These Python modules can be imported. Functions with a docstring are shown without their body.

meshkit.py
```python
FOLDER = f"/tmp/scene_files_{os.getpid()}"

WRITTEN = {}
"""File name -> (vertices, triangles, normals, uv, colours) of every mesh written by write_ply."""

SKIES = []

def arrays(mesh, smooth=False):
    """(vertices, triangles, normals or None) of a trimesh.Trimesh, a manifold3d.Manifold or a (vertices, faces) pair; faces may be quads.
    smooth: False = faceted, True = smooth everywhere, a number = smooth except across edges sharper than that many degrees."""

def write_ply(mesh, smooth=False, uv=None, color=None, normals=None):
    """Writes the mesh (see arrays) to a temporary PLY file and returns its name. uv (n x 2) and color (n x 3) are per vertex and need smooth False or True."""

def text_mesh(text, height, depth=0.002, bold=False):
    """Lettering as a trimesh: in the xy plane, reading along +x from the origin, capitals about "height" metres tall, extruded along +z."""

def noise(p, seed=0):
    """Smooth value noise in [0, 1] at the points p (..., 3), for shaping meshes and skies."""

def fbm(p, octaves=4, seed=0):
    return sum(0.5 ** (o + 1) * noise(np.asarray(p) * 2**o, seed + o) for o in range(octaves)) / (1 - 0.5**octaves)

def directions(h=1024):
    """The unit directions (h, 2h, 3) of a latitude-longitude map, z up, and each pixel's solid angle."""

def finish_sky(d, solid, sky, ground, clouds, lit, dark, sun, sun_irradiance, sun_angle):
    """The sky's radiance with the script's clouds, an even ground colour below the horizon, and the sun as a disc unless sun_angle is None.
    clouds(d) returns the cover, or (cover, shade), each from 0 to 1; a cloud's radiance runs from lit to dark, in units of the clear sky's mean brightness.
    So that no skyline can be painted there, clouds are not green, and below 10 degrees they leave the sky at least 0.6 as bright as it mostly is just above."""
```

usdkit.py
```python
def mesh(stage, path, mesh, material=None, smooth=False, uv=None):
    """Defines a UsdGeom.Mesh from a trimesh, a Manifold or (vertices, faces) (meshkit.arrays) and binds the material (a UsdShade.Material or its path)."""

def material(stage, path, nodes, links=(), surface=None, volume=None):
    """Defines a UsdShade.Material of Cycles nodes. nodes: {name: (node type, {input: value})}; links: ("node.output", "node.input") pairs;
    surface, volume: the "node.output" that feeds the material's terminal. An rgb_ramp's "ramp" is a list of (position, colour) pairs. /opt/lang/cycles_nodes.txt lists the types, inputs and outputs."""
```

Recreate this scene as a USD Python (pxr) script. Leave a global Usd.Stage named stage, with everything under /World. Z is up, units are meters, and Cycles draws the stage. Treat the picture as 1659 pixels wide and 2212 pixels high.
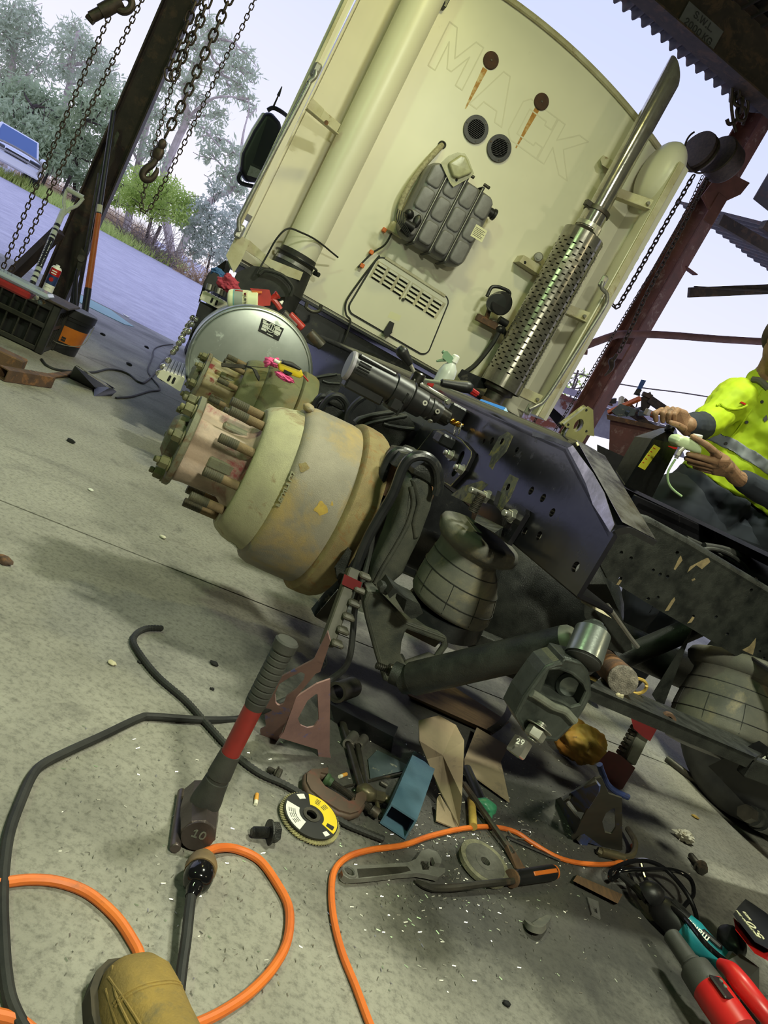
import math, random
import numpy as np, trimesh, manifold3d as m3, usdkit, meshkit
from shapely.geometry import Polygon, Point, LineString, box as sbox
from shapely import affinity
from shapely.ops import unary_union
from pxr import Usd, UsdGeom, UsdLux, UsdShade, Gf, Sdf, Vt

stage = Usd.Stage.CreateInMemory()
UsdGeom.SetStageUpAxis(stage, UsdGeom.Tokens.z); UsdGeom.SetStageMetersPerUnit(stage, 1.0)
UsdGeom.Xform.Define(stage, '/World'); UsdGeom.Scope.Define(stage, '/World/Looks')
rng = random.Random(7); nrg = np.random.default_rng(7)

# ---------------------------------------------------------------- camera
W0, H0, FPX = 1659, 2212, 1550.0
PITCH, ROLL, CAMH = math.radians(9), math.radians(28.4), 0.8
AZ = math.radians(19.5)                       # heading of the truck
fwd = np.array([0, math.cos(PITCH), -math.sin(PITCH)]); rt0 = np.array([1., 0, 0]); up0 = np.cross(rt0, fwd)
cr, sr = math.cos(ROLL), math.sin(ROLL)
imr, imd = cr*rt0 + sr*up0, sr*rt0 - cr*up0   # picture right / picture down in the world
CAM = np.array([0, 0, CAMH])
cam = UsdGeom.Camera.Define(stage, '/World/camera')
cam.AddTransformOp().Set(Gf.Matrix4d(*imr, 0, *(-imd), 0, *(-fwd), 0, *CAM, 1))
cam.CreateHorizontalApertureAttr(36.0); cam.CreateVerticalApertureAttr(36.0*H0/W0)
cam.CreateFocalLengthAttr(36.0*FPX/W0); cam.CreateClippingRangeAttr(Gf.Vec2f(0.05, 400))
cam.CreateExposureAttr(0.0)

# ---------------------------------------------------------------- colour, materials
def lin(c): c = np.asarray(c, float)/255; return tuple(np.where(c < .04045, c/12.92, ((c+.055)/1.055)**2.4))
LOOKS = {}
def mat(name, c, c2=None, sc=9, lo=.35, hi=.65, rough=.5, rough2=None, metal=0, rust=None, rsc=4, rlo=.52, rhi=.62,
        bump=0, bsc=80, coat=0, spec=.5, trans=0, sub=None, stretch=None, ior=1.5, emit=0):
    if name in LOOKS: return LOOKS[name]
    n = {'g': ('geometry', {}), 'p': ('principled_bsdf', {'roughness': rough, 'metallic': metal, 'coat_weight': coat, 'specular_ior_level': spec, 'ior': ior, 'transmission_weight': trans}),}
    lk = []; vec = 'g.position'
    if stretch is not None:
        n['mp'] = ('mapping', {'scale': stretch}); lk.append(('g.position', 'mp.vector')); vec = 'mp.vector'
    if c2 is None and rust is None: n['p'][1]['base_color'] = lin(c)
    else:
        c2 = c if c2 is None else c2
        n['n1'] = ('noise_texture', {'scale': sc, 'detail': 6, 'roughness': .65}); lk.append((vec, 'n1.vector'))
        n['r1'] = ('rgb_ramp', {'ramp': [(lo, lin(c)), (hi, lin(c2))]}); lk.append(('n1.fac', 'r1.fac')); out = 'r1.color'
        if rough2 is not None:
            n['mr'] = ('map_range', {'from_min': lo, 'from_max': hi, 'to_min': rough, 'to_max': rough2, 'clamp': True}); lk += [('n1.fac', 'mr.value'), ('mr.result', 'p.roughness')]
        if rust is not None:
            n['n2'] = ('noise_texture', {'scale': rsc, 'detail': 9, 'roughness': .7, 'distortion': .4}); lk.append((vec, 'n2.vector'))
            n['r2'] = ('rgb_ramp', {'ramp': [(rlo, (0, 0, 0)), (rhi, (1, 1, 1))]}); lk.append(('n2.fac', 'r2.fac'))
            n['mx'] = ('mix', {'color2': lin(rust)}); lk += [('r2.color', 'mx.fac'), (out, 'mx.color1')]; out = 'mx.color'
            if metal > 0 or rough < .5:
                n['m2'] = ('map_range', {'from_min': rlo, 'from_max': rhi, 'to_min': rough, 'to_max': .8, 'clamp': True}); lk += [('n2.fac', 'm2.value'), ('m2.result', 'p.roughness')]
                if metal > 0:
                    n['m3'] = ('map_range', {'from_min': rlo, 'from_max': rhi, 'to_min': metal, 'to_max': 0, 'clamp': True}); lk += [('n2.fac', 'm3.value'), ('m3.result', 'p.metallic')]
        lk.append((out, 'p.base_color'))
    if bump:
        n['nb'] = ('noise_texture', {'scale': bsc, 'detail': 4, 'roughness': .6}); n['b'] = ('bump', {'strength': bump, 'distance': .004})
        lk += [('g.position', 'nb.vector'), ('nb.fac', 'b.height'), ('b.normal', 'p.normal')]
    if sub: n['p'][1].update({'subsurface_weight': sub, 'subsurface_scale': .01})
    if emit: n['p'][1].update({'emission_strength': emit, 'emission_color': lin(c)})
    LOOKS[name] = usdkit.material(stage, '/World/Looks/'+name, n, lk, surface='p.BSDF')
    return LOOKS[name]

# ---------------------------------------------------------------- daylight and the shed's lamps
dome = UsdLux.DomeLight.Define(stage, '/World/sky'); dome.CreateIntensityAttr(1.0)
sky = usdkit.material(stage, '/World/Looks/evening_sky', {
    'g': ('texture_coordinate', {}), 's': ('separate_xyz', {}),
    'r': ('rgb_ramp', {'ramp': [(0, (.90, .89, 1.0)), (.12, (.87, .86, 1.0)), (.45, (.62, .68, 1.0)), (1, (.40, .48, .95))]}),
    'b': ('background_shader', {'strength': 1.12})},
    [('g.generated', 's.vector'), ('s.z', 'r.fac'), ('r.color', 'b.color')], surface='b.background')
UsdShade.MaterialBindingAPI.Apply(dome.GetPrim()).Bind(sky)
def lamp(name, pos, size, power, color, aim):
    """a fluorescent/LED batten under the shed roof: rectangle emitting towards aim"""
    l = UsdLux.RectLight.Define(stage, '/World/'+name)
    l.CreateWidthAttr(size[0]); l.CreateHeightAttr(size[1]); l.CreateIntensityAttr(power); l.CreateColorAttr(Gf.Vec3f(*color))
    d = np.asarray(aim, float)-pos; z = -d/np.linalg.norm(d); x = np.cross([0, 0, 1.], z); x /= np.linalg.norm(x); y = np.cross(z, x)
    l.AddTransformOp().Set(Gf.Matrix4d(*x, 0, *y, 0, *z, 0, *pos, 1))
lamp('lamp_green', (-2.9, -.3, 3.7), (.35, .2), 215, (.62, 1.0, .46), (-.3, 4.5, 1.2))
lamp('lamp_behind', (.70, -.44, 2.3), (.26, .2), 400, (.97, 1.0, .74), (.05, 1.2, .1))
lamp('lamp_over_truck', (.59, 2.22, 3.75), (.4, .25), 330, (.96, 1.0, .78), (.5, 2.4, 0))
lamp('lamp_yellow', (-.67, 3.69, 3.8), (.4, .2), 105, (1.0, .97, .36), (-.6, 3.5, 0))
lamp('lamp_warm', (4.3, .6, 3.9), (.35, .2), 100, (1.0, .90, .56), (0, 4, 1.0))

# ---------------------------------------------------------------- geometry helpers
FW = np.array([-math.sin(AZ), math.cos(AZ), 0]); RT = np.array([math.cos(AZ), math.sin(AZ), 0]); UP = np.array([0, 0, 1.])
def V(*a): return np.array(a, float)
def unit(a): a = np.asarray(a, float); return a/np.linalg.norm(a)
def ray(x, y): return unit(fwd*FPX + imr*(x-W0/2) + imd*(y-H0/2))
def G(x, y, z=0.): d = ray(x, y); return CAM + d*((z-CAMH)/d[2])         # where that sight line meets height z
def Fq(x, y, f): d = ray(x, y); return CAM + d*((f-CAM@FW)/(d@FW))       # ... the truck's cross plane f
def Rq(x, y, r): d = ray(x, y); return CAM + d*((r-CAM@RT)/(d@RT))       # ... the truck's lengthways plane r
def Yq(x, y, Y): d = ray(x, y); return CAM + d*(Y/d[1])                  # ... the door-line plane Y
def T(r, f, z): return RT*r + FW*f + UP*z                                # truck coordinates -> world
def tc(p): return np.array([p@RT, p@FW, p[2]])
def cat(*ms):
    ms = [m for g in ms for m in (g if isinstance(g, list) else [g])]
    vs, fs, o = [], [], 0
    for v, f in ms: vs.append(v); fs.append(np.asarray(f)+o); o += len(v)
    return np.vstack(vs), np.vstack(fs)
def tm(m):
    if hasattr(m, 'to_mesh'): k = m.to_mesh(); return np.array(k.vert_properties[:, :3], float), np.array(k.tri_verts)
    if isinstance(m, trimesh.Trimesh): return np.array(m.vertices), np.array(m.faces)
    return m
def basis(z, hint=UP):
    z = unit(z); x = np.cross(hint, z)
    if np.linalg.norm(x) < 1e-3: x = np.cross([1., 0, 0], z)
    x = unit(x); return x, np.cross(z, x), z
def put(m, o, ex, ey, ez=None):
    v, f = tm(m); ez = np.cross(ex, ey) if ez is None else ez
    w = np.asarray(o) + v[:, :1]*ex + v[:, 1:2]*ey + v[:, 2:]*ez
    return (w, f if np.dot(np.cross(ex, ey), ez) > 0 else f[:, ::-1])
def hull(pts): h = trimesh.convex.convex_hull(np.asarray(pts, float)); return tm(h)
def rbox(c, size, ax=None, bev=.004):
    s = np.asarray(size, float)/2; b = min(bev, *(s*.9)); pts = []
    for sx in (-1, 1):
        for sy in (-1, 1):
            for sz in (-1, 1):
                for k in range(3):
                    d = s.copy(); d[[i for i in range(3) if i != k]] -= b; pts.append(d*[sx, sy, sz])
    v, f = hull(pts)
    return put((v, f), c, *(ax if ax is not None else (V(1, 0, 0), V(0, 1, 0), V(0, 0, 1))))
TA = (RT, FW, UP)                                                         # the truck's axes
def bar(p0, p1, w, h, hint=UP, bev=.003):
    """rectangular bar from p0 to p1; h along hint"""
    d = np.asarray(p1)-p0; x, y, z = basis(d, hint); return rbox((np.asarray(p0)+p1)/2, (w, h, np.linalg.norm(d)), (x, y, z), bev)
def lathe(prof, o, ax, n=32, hint=UP):
    """prof: (distance along ax, radius) pairs, closed onto the axis at both ends"""
    x, y, z = basis(ax, hint); a = np.arange(n)*2*np.pi/n; ring = np.cos(a)[:, None]*x + np.sin(a)[:, None]*y; vs, fs = [], []
    for h, r in prof: vs.append(np.asarray(o)+z*h + ring*max(r, 1e-5))
    for i in range(len(prof)-1):
        for j in range(n):
            k = (j+1) % n; fs += [(i*n+j, i*n+k, (i+1)*n+k), (i*n+j, (i+1)*n+k, (i+1)*n+j)]
    v = np.vstack(vs); m = len(v); v = np.vstack([v, np.asarray(o)+z*prof[0][0], np.asarray(o)+z*prof[-1][0]]); L = (len(prof)-1)*n
    for j in range(n): k = (j+1) % n; fs += [(m, k, j), (m+1, L+j, L+k)]
    return v, np.array(fs)
def cyl(p0, p1, r0, r1=None, n=20, bev=0):
    p0, p1 = np.asarray(p0, float), np.asarray(p1, float); L = np.linalg.norm(p1-p0); r1 = r0 if r1 is None else r1
    pr = [(0, r0), (L, r1)] if not bev else [(0, r0-bev), (bev, r0), (L-bev, r1), (L, r1-bev)]
    return lathe(pr, p0, p1-p0, n)
def ringm(p0, p1, ro, ri, n=32):
    """a pipe piece: outer ro, inner ri"""
    L = np.linalg.norm(np.asarray(p1)-p0); x, y, z = basis(np.asarray(p1)-p0); a = np.arange(n)*2*np.pi/n; ring = np.cos(a)[:, None]*x+np.sin(a)[:, None]*y
    pr = [(0, ri), (0, ro), (L, ro), (L, ri)]; v = np.vstack([np.asarray(p0)+z*h+ring*r for h, r in pr]); fs = []
    for i in range(4):
        for j in range(n):
            k = (j+1) % n; q = (i+1) % 4; fs += [(i*n+j, i*n+k, q*n+k), (i*n+j, q*n+k, q*n+j)]
    return v, np.array(fs)
def spline(pts, k=6, closed=False):
    p = np.asarray(pts, float)
    if len(p) < 3: return p
    q = np.vstack([p[-1], p, p[:2]]) if closed else np.vstack([2*p[0]-p[1], p, 2*p[-1]-p[-2]]); out = []
    for i in range(1, len(q)-2):
        for t in np.arange(k)/k:
            a, b, c, d = q[i-1], q[i], q[i+1], q[i+2]
            out.append(.5*(2*b + (c-a)*t + (2*a-5*b+4*c-d)*t*t + (3*b-a-3*c+d)*t**3))
    if not closed: out.append(p[-1])
    return np.array(out)
def tube(pts, r, n=10, k=6, closed=False, cap=True, sect=None):
    """swept round (or sect: 2-d outline) section along a smoothed path; r may vary along it"""
    p = spline(pts, k, closed) if k else np.asarray(pts, float); N = len(p)
    t = np.roll(p, -1, 0)-np.roll(p, 1, 0) if closed else np.gradient(p, axis=0)
    t /= np.linalg.norm(t, axis=1, keepdims=True)+1e-12; x, y, _ = basis(t[0]); X = [x]
    for i in range(1, N): x = x - t[i]*(x@t[i]); x = unit(x); X.append(x)
    X = np.array(X); Y = np.cross(t, X); R = np.interp(np.linspace(0, 1, N), np.linspace(0, 1, np.size(r)), np.atleast_1d(r)) if np.size(r) > 1 else np.full(N, float(np.ravel(r)[0]))
    if sect is None: a = np.arange(n)*2*np.pi/n; sect = np.stack([np.cos(a), np.sin(a)], 1)
    n = len(sect); v = (p[:, None]+R[:, None, None]*(sect[None, :, :1]*X[:, None]+sect[None, :, 1:]*Y[:, None])).reshape(-1, 3); fs = []
    for i in range(N if closed else N-1):
        q = (i+1) % N
        for j in range(n): m = (j+1) % n; fs += [(i*n+j, i*n+m, q*n+m), (i*n+j, q*n+m, q*n+j)]
    if cap and not closed:
        m = len(v); v = np.vstack([v, p[0], p[-1]])
        for j in range(n): q = (j+1) % n; fs += [(m, q, j), (m+1, (N-1)*n+j, (N-1)*n+q)]
    return v, np.array(fs)
def poly(pts, holes=()): return Polygon(pts, holes).buffer(0)
def rrect(w, h, r, cx=0, cy=0): return sbox(cx-w/2+r, cy-h/2+r, cx+w/2-r, cy+h/2-r).buffer(r, 6)
def prism(pg, o, ex, ey, depth, bev=0):
    """flat outline pg in the plane (o, ex, ey) extruded by depth along ex x ey"""
    if not isinstance(pg, (Polygon,)) and not hasattr(pg, 'geoms'): pg = poly(pg)
    out = []
    for g in getattr(pg, 'geoms', [pg]):
        if g.area < 1e-9: continue
        out.append(tm(trimesh.creation.extrude_polygon(g, abs(depth), engine='earcut')))
    v, f = cat(out)
    if depth < 0: v = v+[0, 0, depth]
    return put((v, f), o, np.asarray(ex), np.asarray(ey))
def hexn(p0, p1, af, n=6): return lathe([(0, af*.55), (.15*np.linalg.norm(np.asarray(p1)-p0), af*.577), (.85*np.linalg.norm(np.asarray(p1)-p0), af*.577), (np.linalg.norm(np.asarray(p1)-p0), af*.5)], p0, np.asarray(p1)-p0, n)
def blob(c, size, amp=.15, fr=2., seed=0, sub=3, ax=None, sq=1.):
    m = trimesh.creation.icosphere(sub); v = np.array(m.vertices)
    if sq != 1: v = np.sign(v)*np.abs(v)**sq
    v = v*(1+amp*(meshkit.fbm(v*fr+seed*7.3, 3, seed)[:, None]*2-1))*np.asarray(size)/1
    return put((v, m.faces), c, *(ax if ax is not None else (V(1, 0, 0), V(0, 1, 0), V(0, 0, 1))))
def text(s, h, o, ex, ey, depth=.0012, center=True, bold=True):
    v, f = tm(meshkit.text_mesh(s, h, depth, bold))
    if center: v = v-[(v[:, 0].min()+v[:, 0].max())/2, (v[:, 1].min()+v[:, 1].max())/2, 0]
    return put((v, f), o, ex, ey)
def bolt(p, d, r=.01, head=.012, shank=.02, washer=True):
    """hex head at p pointing along d, with washer behind and a stub of thread in front"""
    d = unit(d); ms = [hexn(p, p+d*head, r*1.8)]
    if washer: ms.append(cyl(p-d*.003, p, r*1.35, n=18))
    if shank: ms.append(cyl(p+d*head, p+d*(head+shank), r*.62, n=12, bev=.002))
    return cat(ms)

# ---------------------------------------------------------------- the scene's objects
USED, LOC = {}, {}
def num(name, parent):
    k = (parent, name); n = USED.get(k, 0); USED[k] = n+1; return name if n == 0 else f'{name}_{n:03d}'
def tag(prim, **kw):
    for k, v in kw.items():
        if v: prim.SetCustomDataByKey({'cat': 'category'}.get(k, k), v)
def thing(name, label, cat, loc=(0, 0, 0), group=None, kind=None):
    p = '/World/'+num(name, '/World'); x = UsdGeom.Xform.Define(stage, p); x.AddTranslateOp().Set(Gf.Vec3d(*map(float, loc)))
    LOC[p] = np.asarray(loc, float); tag(x.GetPrim(), label=label, cat=cat, group=group, kind=kind); return p
def part(parent, name, m, material, label=None, smooth=35, kind=None):
    p = parent+'/'+num(name, parent); v, f = tm(m); LOC[p] = LOC[parent]
    k = usdkit.mesh(stage, p, (v-LOC[parent], f), material, smooth=smooth); tag(k.GetPrim(), label=label, kind=kind); return p
def solo(name, m, material, label, cat, group=None, kind=None, smooth=35):
    p = '/World/'+num(name, '/World'); v, f = tm(m); o = V((v[:, 0].min()+v[:, 0].max())/2, (v[:, 1].min()+v[:, 1].max())/2, v[:, 2].min()); LOC[p] = o
    k = usdkit.mesh(stage, p, (v-o, f), material, smooth=smooth); k.AddTranslateOp().Set(Gf.Vec3d(*map(float, o)))
    tag(k.GetPrim(), label=label, cat=cat, group=group, kind=kind); return p
def copy_of(src, name, loc, rotz, label, group=None, scale=1.):
    """another individual that references the first one"""
    p = '/World/'+num(name, '/World'); x = UsdGeom.Xform.Define(stage, p)
    pr = x.GetPrim(); pr.GetReferences().AddInternalReference(src); x.ClearXformOpOrder()
    x.AddTransformOp(opSuffix='put').Set(Gf.Matrix4d(scale*math.cos(rotz), scale*math.sin(rotz), 0, 0, -scale*math.sin(rotz), scale*math.cos(rotz), 0, 0, 0, 0, scale, 0, *map(float, loc), 1))
    tag(pr, label=label, group=group); pr.SetInstanceable(True); return p
def structure(name, m, material, label=None, smooth=35):
    p = '/World/'+num(name, '/World'); k = usdkit.mesh(stage, p, tm(m), material, smooth=smooth); LOC[p] = np.zeros(3); tag(k.GetPrim(), label=label, kind='structure'); return p
# traced plates: an outline seen in the photograph laid into a plane of the place, then given its thickness
def zz(x0, y0, k, pts): return [(x0+a/k, y0+b/k) for a, b in pts]
def outline_f(px, f): return poly([tc(Fq(x, y, f))[[0, 2]] for x, y in px])
def outline_r(px, r): return poly([tc(Rq(x, y, r))[[1, 2]] for x, y in px])
def outline_z(px, z): return poly([G(x, y, z)[:2] for x, y in px])
def slab_f(pg, f, d): return prism(pg, T(0, f, 0), RT, UP, -d)      # extruded away from us (towards the cab)
def slab_r(pg, r, d): return prism(pg, T(r, 0, 0), FW, UP, d)       # extruded inwards (to the truck's right)
def slab_z(pg, z, h): return prism(pg, V(0, 0, z), V(1, 0, 0), V(0, 1, 0), h)
def rim_f(pg, f, r): return tube([T(a, f, b) for a, b in list(pg.exterior.coords)[:-1]], r, 8, 0, closed=True)
def rim_r(pg, r0, r): return tube([T(r0, a, b) for a, b in list(pg.exterior.coords)[:-1]], r, 8, 0, closed=True)
def circ(p, r, n=8): return Point(*p).buffer(r, n)

# ---------------------------------------------------------------- materials used all over
M = {}
def mk(k, *a, **kw): M[k] = mat(k, *a, **kw)
mk('cast_dusty', (50, 53, 50), (80, 80, 70), sc=16, rough=.5, rough2=.75, bump=.3, bsc=320)
mk('black_paint', (26, 27, 30), (40, 41, 44), sc=14, rough=.32, rough2=.5, rust=(74, 70, 60), rsc=9, rlo=.6, rhi=.72, bump=.12, bsc=180)
mk('black_cast', (24, 26, 26), (44, 46, 43), sc=22, rough=.35, rough2=.6, bump=.35, bsc=320)
mk('black_plastic', (22, 22, 24), (30, 30, 32), sc=30, rough=.42, bump=.1, bsc=700)
mk('black_rubber', (24, 24, 25), (44, 44, 42), sc=12, rough=.65, bump=.1, bsc=300)
mk('dusty_rubber', (80, 80, 77), (112, 109, 98), sc=7, lo=.38, hi=.7, rough=.75, rust=(132, 122, 98), rsc=8, rlo=.56, rhi=.7, bump=.15, bsc=250)
mk('dark_steel', (58, 56, 52), (84, 80, 72), sc=16, rough=.45, rough2=.65, metal=.6, rust=(92, 70, 50), rsc=9, rlo=.56, rhi=.7, bump=.15, bsc=260)
mk('zinc', (184, 182, 172), (150, 148, 140), sc=30, rough=.28, rough2=.45, metal=.7)
mk('steel', (160, 158, 154), (130, 128, 122), sc=30, rough=.3, rough2=.5, metal=.6)
mk('chrome', (200, 196, 188), (160, 154, 146), sc=12, rough=.1, rough2=.2, metal=.8)
mk('rusty', (106, 78, 56), (74, 56, 46), sc=9, rough=.8, rust=(132, 92, 58), rsc=14, bump=.3, bsc=220)
mk('red_rust', (120, 74, 66), (92, 60, 54), sc=4, rough=.7, rust=(158, 132, 124), rsc=5, rlo=.56, rhi=.66, bump=.2, bsc=120)
mk('post_brown', (66, 54, 46), (46, 38, 34), sc=5, rough=.7, rust=(84, 64, 50), rsc=7, bump=.2, bsc=120)
mk('cream', (214, 210, 190), (204, 200, 178), sc=2.5, rough=.42, rust=(186, 176, 146), rsc=2.2, rlo=.62, rhi=.8)
mk('cream_dirty', (196, 190, 164), (170, 160, 126), sc=6, rough=.5, rust=(132, 110, 72), rsc=9, rlo=.58, rhi=.68)
mk('chain', (52, 44, 40), (74, 60, 52), sc=40, rough=.55, metal=.5)
mk('white_plastic', (226, 226, 216), rough=.4); mk('red', (190, 34, 30), (160, 26, 26), sc=20, rough=.4)
mk('orange', (222, 116, 42), (196, 96, 40), sc=9, rough=.5, rust=(120, 84, 56), rsc=11, rlo=.6, rhi=.74)
mk('yellow', (226, 196, 40), rough=.4); mk('dark', (12, 12, 13), rough=.8); mk('lens', (60, 62, 62), rough=.08, coat=.8)
mk('concrete_in', (150, 147, 138), (118, 115, 107), sc=1.7, rough=.8)

# floor: concrete with worn oil stains, black grinding dust and painted shade under the truck
def floor_mat():
    n = {'g': ('geometry', {}), 'p': ('principled_bsdf', {'roughness': .7, 'specular_ior_level': .35}),
         'a': ('noise_texture', {'scale': 1.1, 'detail': 8, 'roughness': .62}), 'ar': ('rgb_ramp', {'ramp': [(.36, lin((112, 110, 103))), (.52, lin((146, 143, 134))), (.66, lin((160, 157, 147)))]}),
         'b': ('noise_texture', {'scale': 2.6, 'detail': 9, 'roughness': .7, 'distortion': .6}), 'br': ('rgb_ramp', {'ramp': [(.56, (0, 0, 0)), (.70, (.75, .75, .75))]}),
         'bm': ('mix', {'color2': lin((84, 82, 78))}),
         'c': ('noise_texture', {'scale': 75, 'detail': 5, 'roughness': .75}), 'crr': ('rgb_ramp', {'ramp': [(.3, (.5, .5, .5)), (.52, (1, 1, 1)), (.74, (1.1, 1.1, 1.1))]}), 'cm': ('mix', {'mix_type': 'multiply', 'fac': 1.}),
         # dust and oil round the truck, darkened further to paint its shade
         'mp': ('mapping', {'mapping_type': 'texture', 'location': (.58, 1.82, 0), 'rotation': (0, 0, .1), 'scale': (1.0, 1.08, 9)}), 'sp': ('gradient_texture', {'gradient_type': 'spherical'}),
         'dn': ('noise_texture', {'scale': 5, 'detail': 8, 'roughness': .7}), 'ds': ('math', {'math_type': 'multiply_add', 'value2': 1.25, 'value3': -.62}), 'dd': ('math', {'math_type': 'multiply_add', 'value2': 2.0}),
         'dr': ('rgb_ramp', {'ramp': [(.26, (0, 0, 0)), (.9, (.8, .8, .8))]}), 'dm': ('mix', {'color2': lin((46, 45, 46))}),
         'nb': ('noise_texture', {'scale': 160, 'detail': 5, 'roughness': .7}), 'bp': ('bump', {'strength': .35, 'distance': .003})}
    lk = [('g.position', 'a.vector'), ('g.position', 'b.vector'), ('g.position', 'c.vector'), ('a.fac', 'ar.fac'), ('b.fac', 'br.fac'), ('br.color', 'bm.fac'), ('ar.color', 'bm.color1'), ('c.fac', 'crr.fac'),
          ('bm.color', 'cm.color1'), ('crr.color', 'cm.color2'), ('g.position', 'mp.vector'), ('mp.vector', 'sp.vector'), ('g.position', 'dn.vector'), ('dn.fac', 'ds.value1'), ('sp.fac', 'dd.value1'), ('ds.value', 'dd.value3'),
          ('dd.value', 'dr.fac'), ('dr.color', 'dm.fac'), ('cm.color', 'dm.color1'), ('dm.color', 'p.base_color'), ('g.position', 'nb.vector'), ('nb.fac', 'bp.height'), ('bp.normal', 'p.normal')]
    return usdkit.material(stage, '/World/Looks/concrete_floor', n, lk, surface='p.BSDF')
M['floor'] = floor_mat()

# ---------------------------------------------------------------- setting: slab, yard, roof, steelwork
fl = structure('floor', slab_z(poly([T(r, f, 0)[:2] for r, f in [(-9, -5), (9, -5), (9, 9.8), (-9, 9.8)]]), -.16, .148), M['dark'], 'dark joint filler under the concrete floor slabs', smooth=False)
cuts = [-5, -1.0, 2.145, 5.3, 8.35, 9.82]
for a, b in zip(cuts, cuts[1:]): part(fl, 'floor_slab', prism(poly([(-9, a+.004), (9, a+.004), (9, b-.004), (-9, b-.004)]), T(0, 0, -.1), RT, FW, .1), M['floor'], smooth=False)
SLOPE = .037
def gz(f): return max(0., (f-9.9)*SLOPE)
def Gt(x, y):                                   # where a sight line meets the rising gravel yard
    d = ray(x, y); a = CAM@FW; return CAM+d*((CAMH+9.9*SLOPE-a*SLOPE)/((d@FW)*SLOPE-d[2]))
mk('gravel', (204, 200, 208), (176, 172, 184), sc=3.0, rough=.9, rust=(150, 146, 156), rsc=60, rlo=.5, rhi=.66, bump=.7, bsc=60)
gx = np.linspace(-45, 60, 60); gf = np.concatenate([[9.81], np.linspace(10.2, 75, 70)]); vs = []
for f in gf:
    for r in gx: vs.append(T(r, f, gz(f)-.012+(.04*meshkit.fbm(V(r*.5, f*.5, 0), 3, 3)-.02 if f > 10 else 0)))
n = len(gx); fs = [(i*n+j, i*n+j+1, (i+1)*n+j+1, (i+1)*n+j) for i in range(len(gf)-1) for j in range(n-1)]
fs = [q for a in fs for q in ((a[0], a[1], a[2]), (a[0], a[2], a[3]))]
structure('gravel_yard', (np.array(vs), np.array(fs)), M['gravel'], 'blue grey gravel driveway rising from the shed to the trees', True)
# roof and the steel that carries it
def sheet(r0, r1, f0, f1, z0, z1, pitch=.11, amp=.018, step=.0137):
    rs = np.arange(r0, r1, step); v = []
    for f, z in ((f0, z0), (f1, z1)):
        for r in rs: v.append(T(r, f+(.012*math.sin(r*9) if f > 0 else 0), z+amp*math.sin(2*math.pi*r/pitch)))
    m = len(rs); q = [(j, j+1, m+j+1, m+j) for j in range(m-1)]; v = np.array(v); w = np.vstack([v, v+UP*.0015]); fs = []
    for a, b, c, d in q: fs += [(a, c, b), (a, d, c), (2*m+a, 2*m+b, 2*m+c), (2*m+a, 2*m+c, 2*m+d)]
    for j in range(m-1): fs += [(m+j, m+j+1, 3*m+j+1), (m+j, 3*m+j+1, 3*m+j)]
    return w, np.array(fs)
mk('roof_iron', (70, 64, 64), (52, 48, 50), sc=3, rough=.6, rust=(88, 64, 56), rsc=4)
structure('ceiling', sheet(-7, 8, -6, 6.95, 5.4, 4.81, .117, .03), M['roof_iron'], 'dark corrugated iron shed roof', True)
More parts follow.
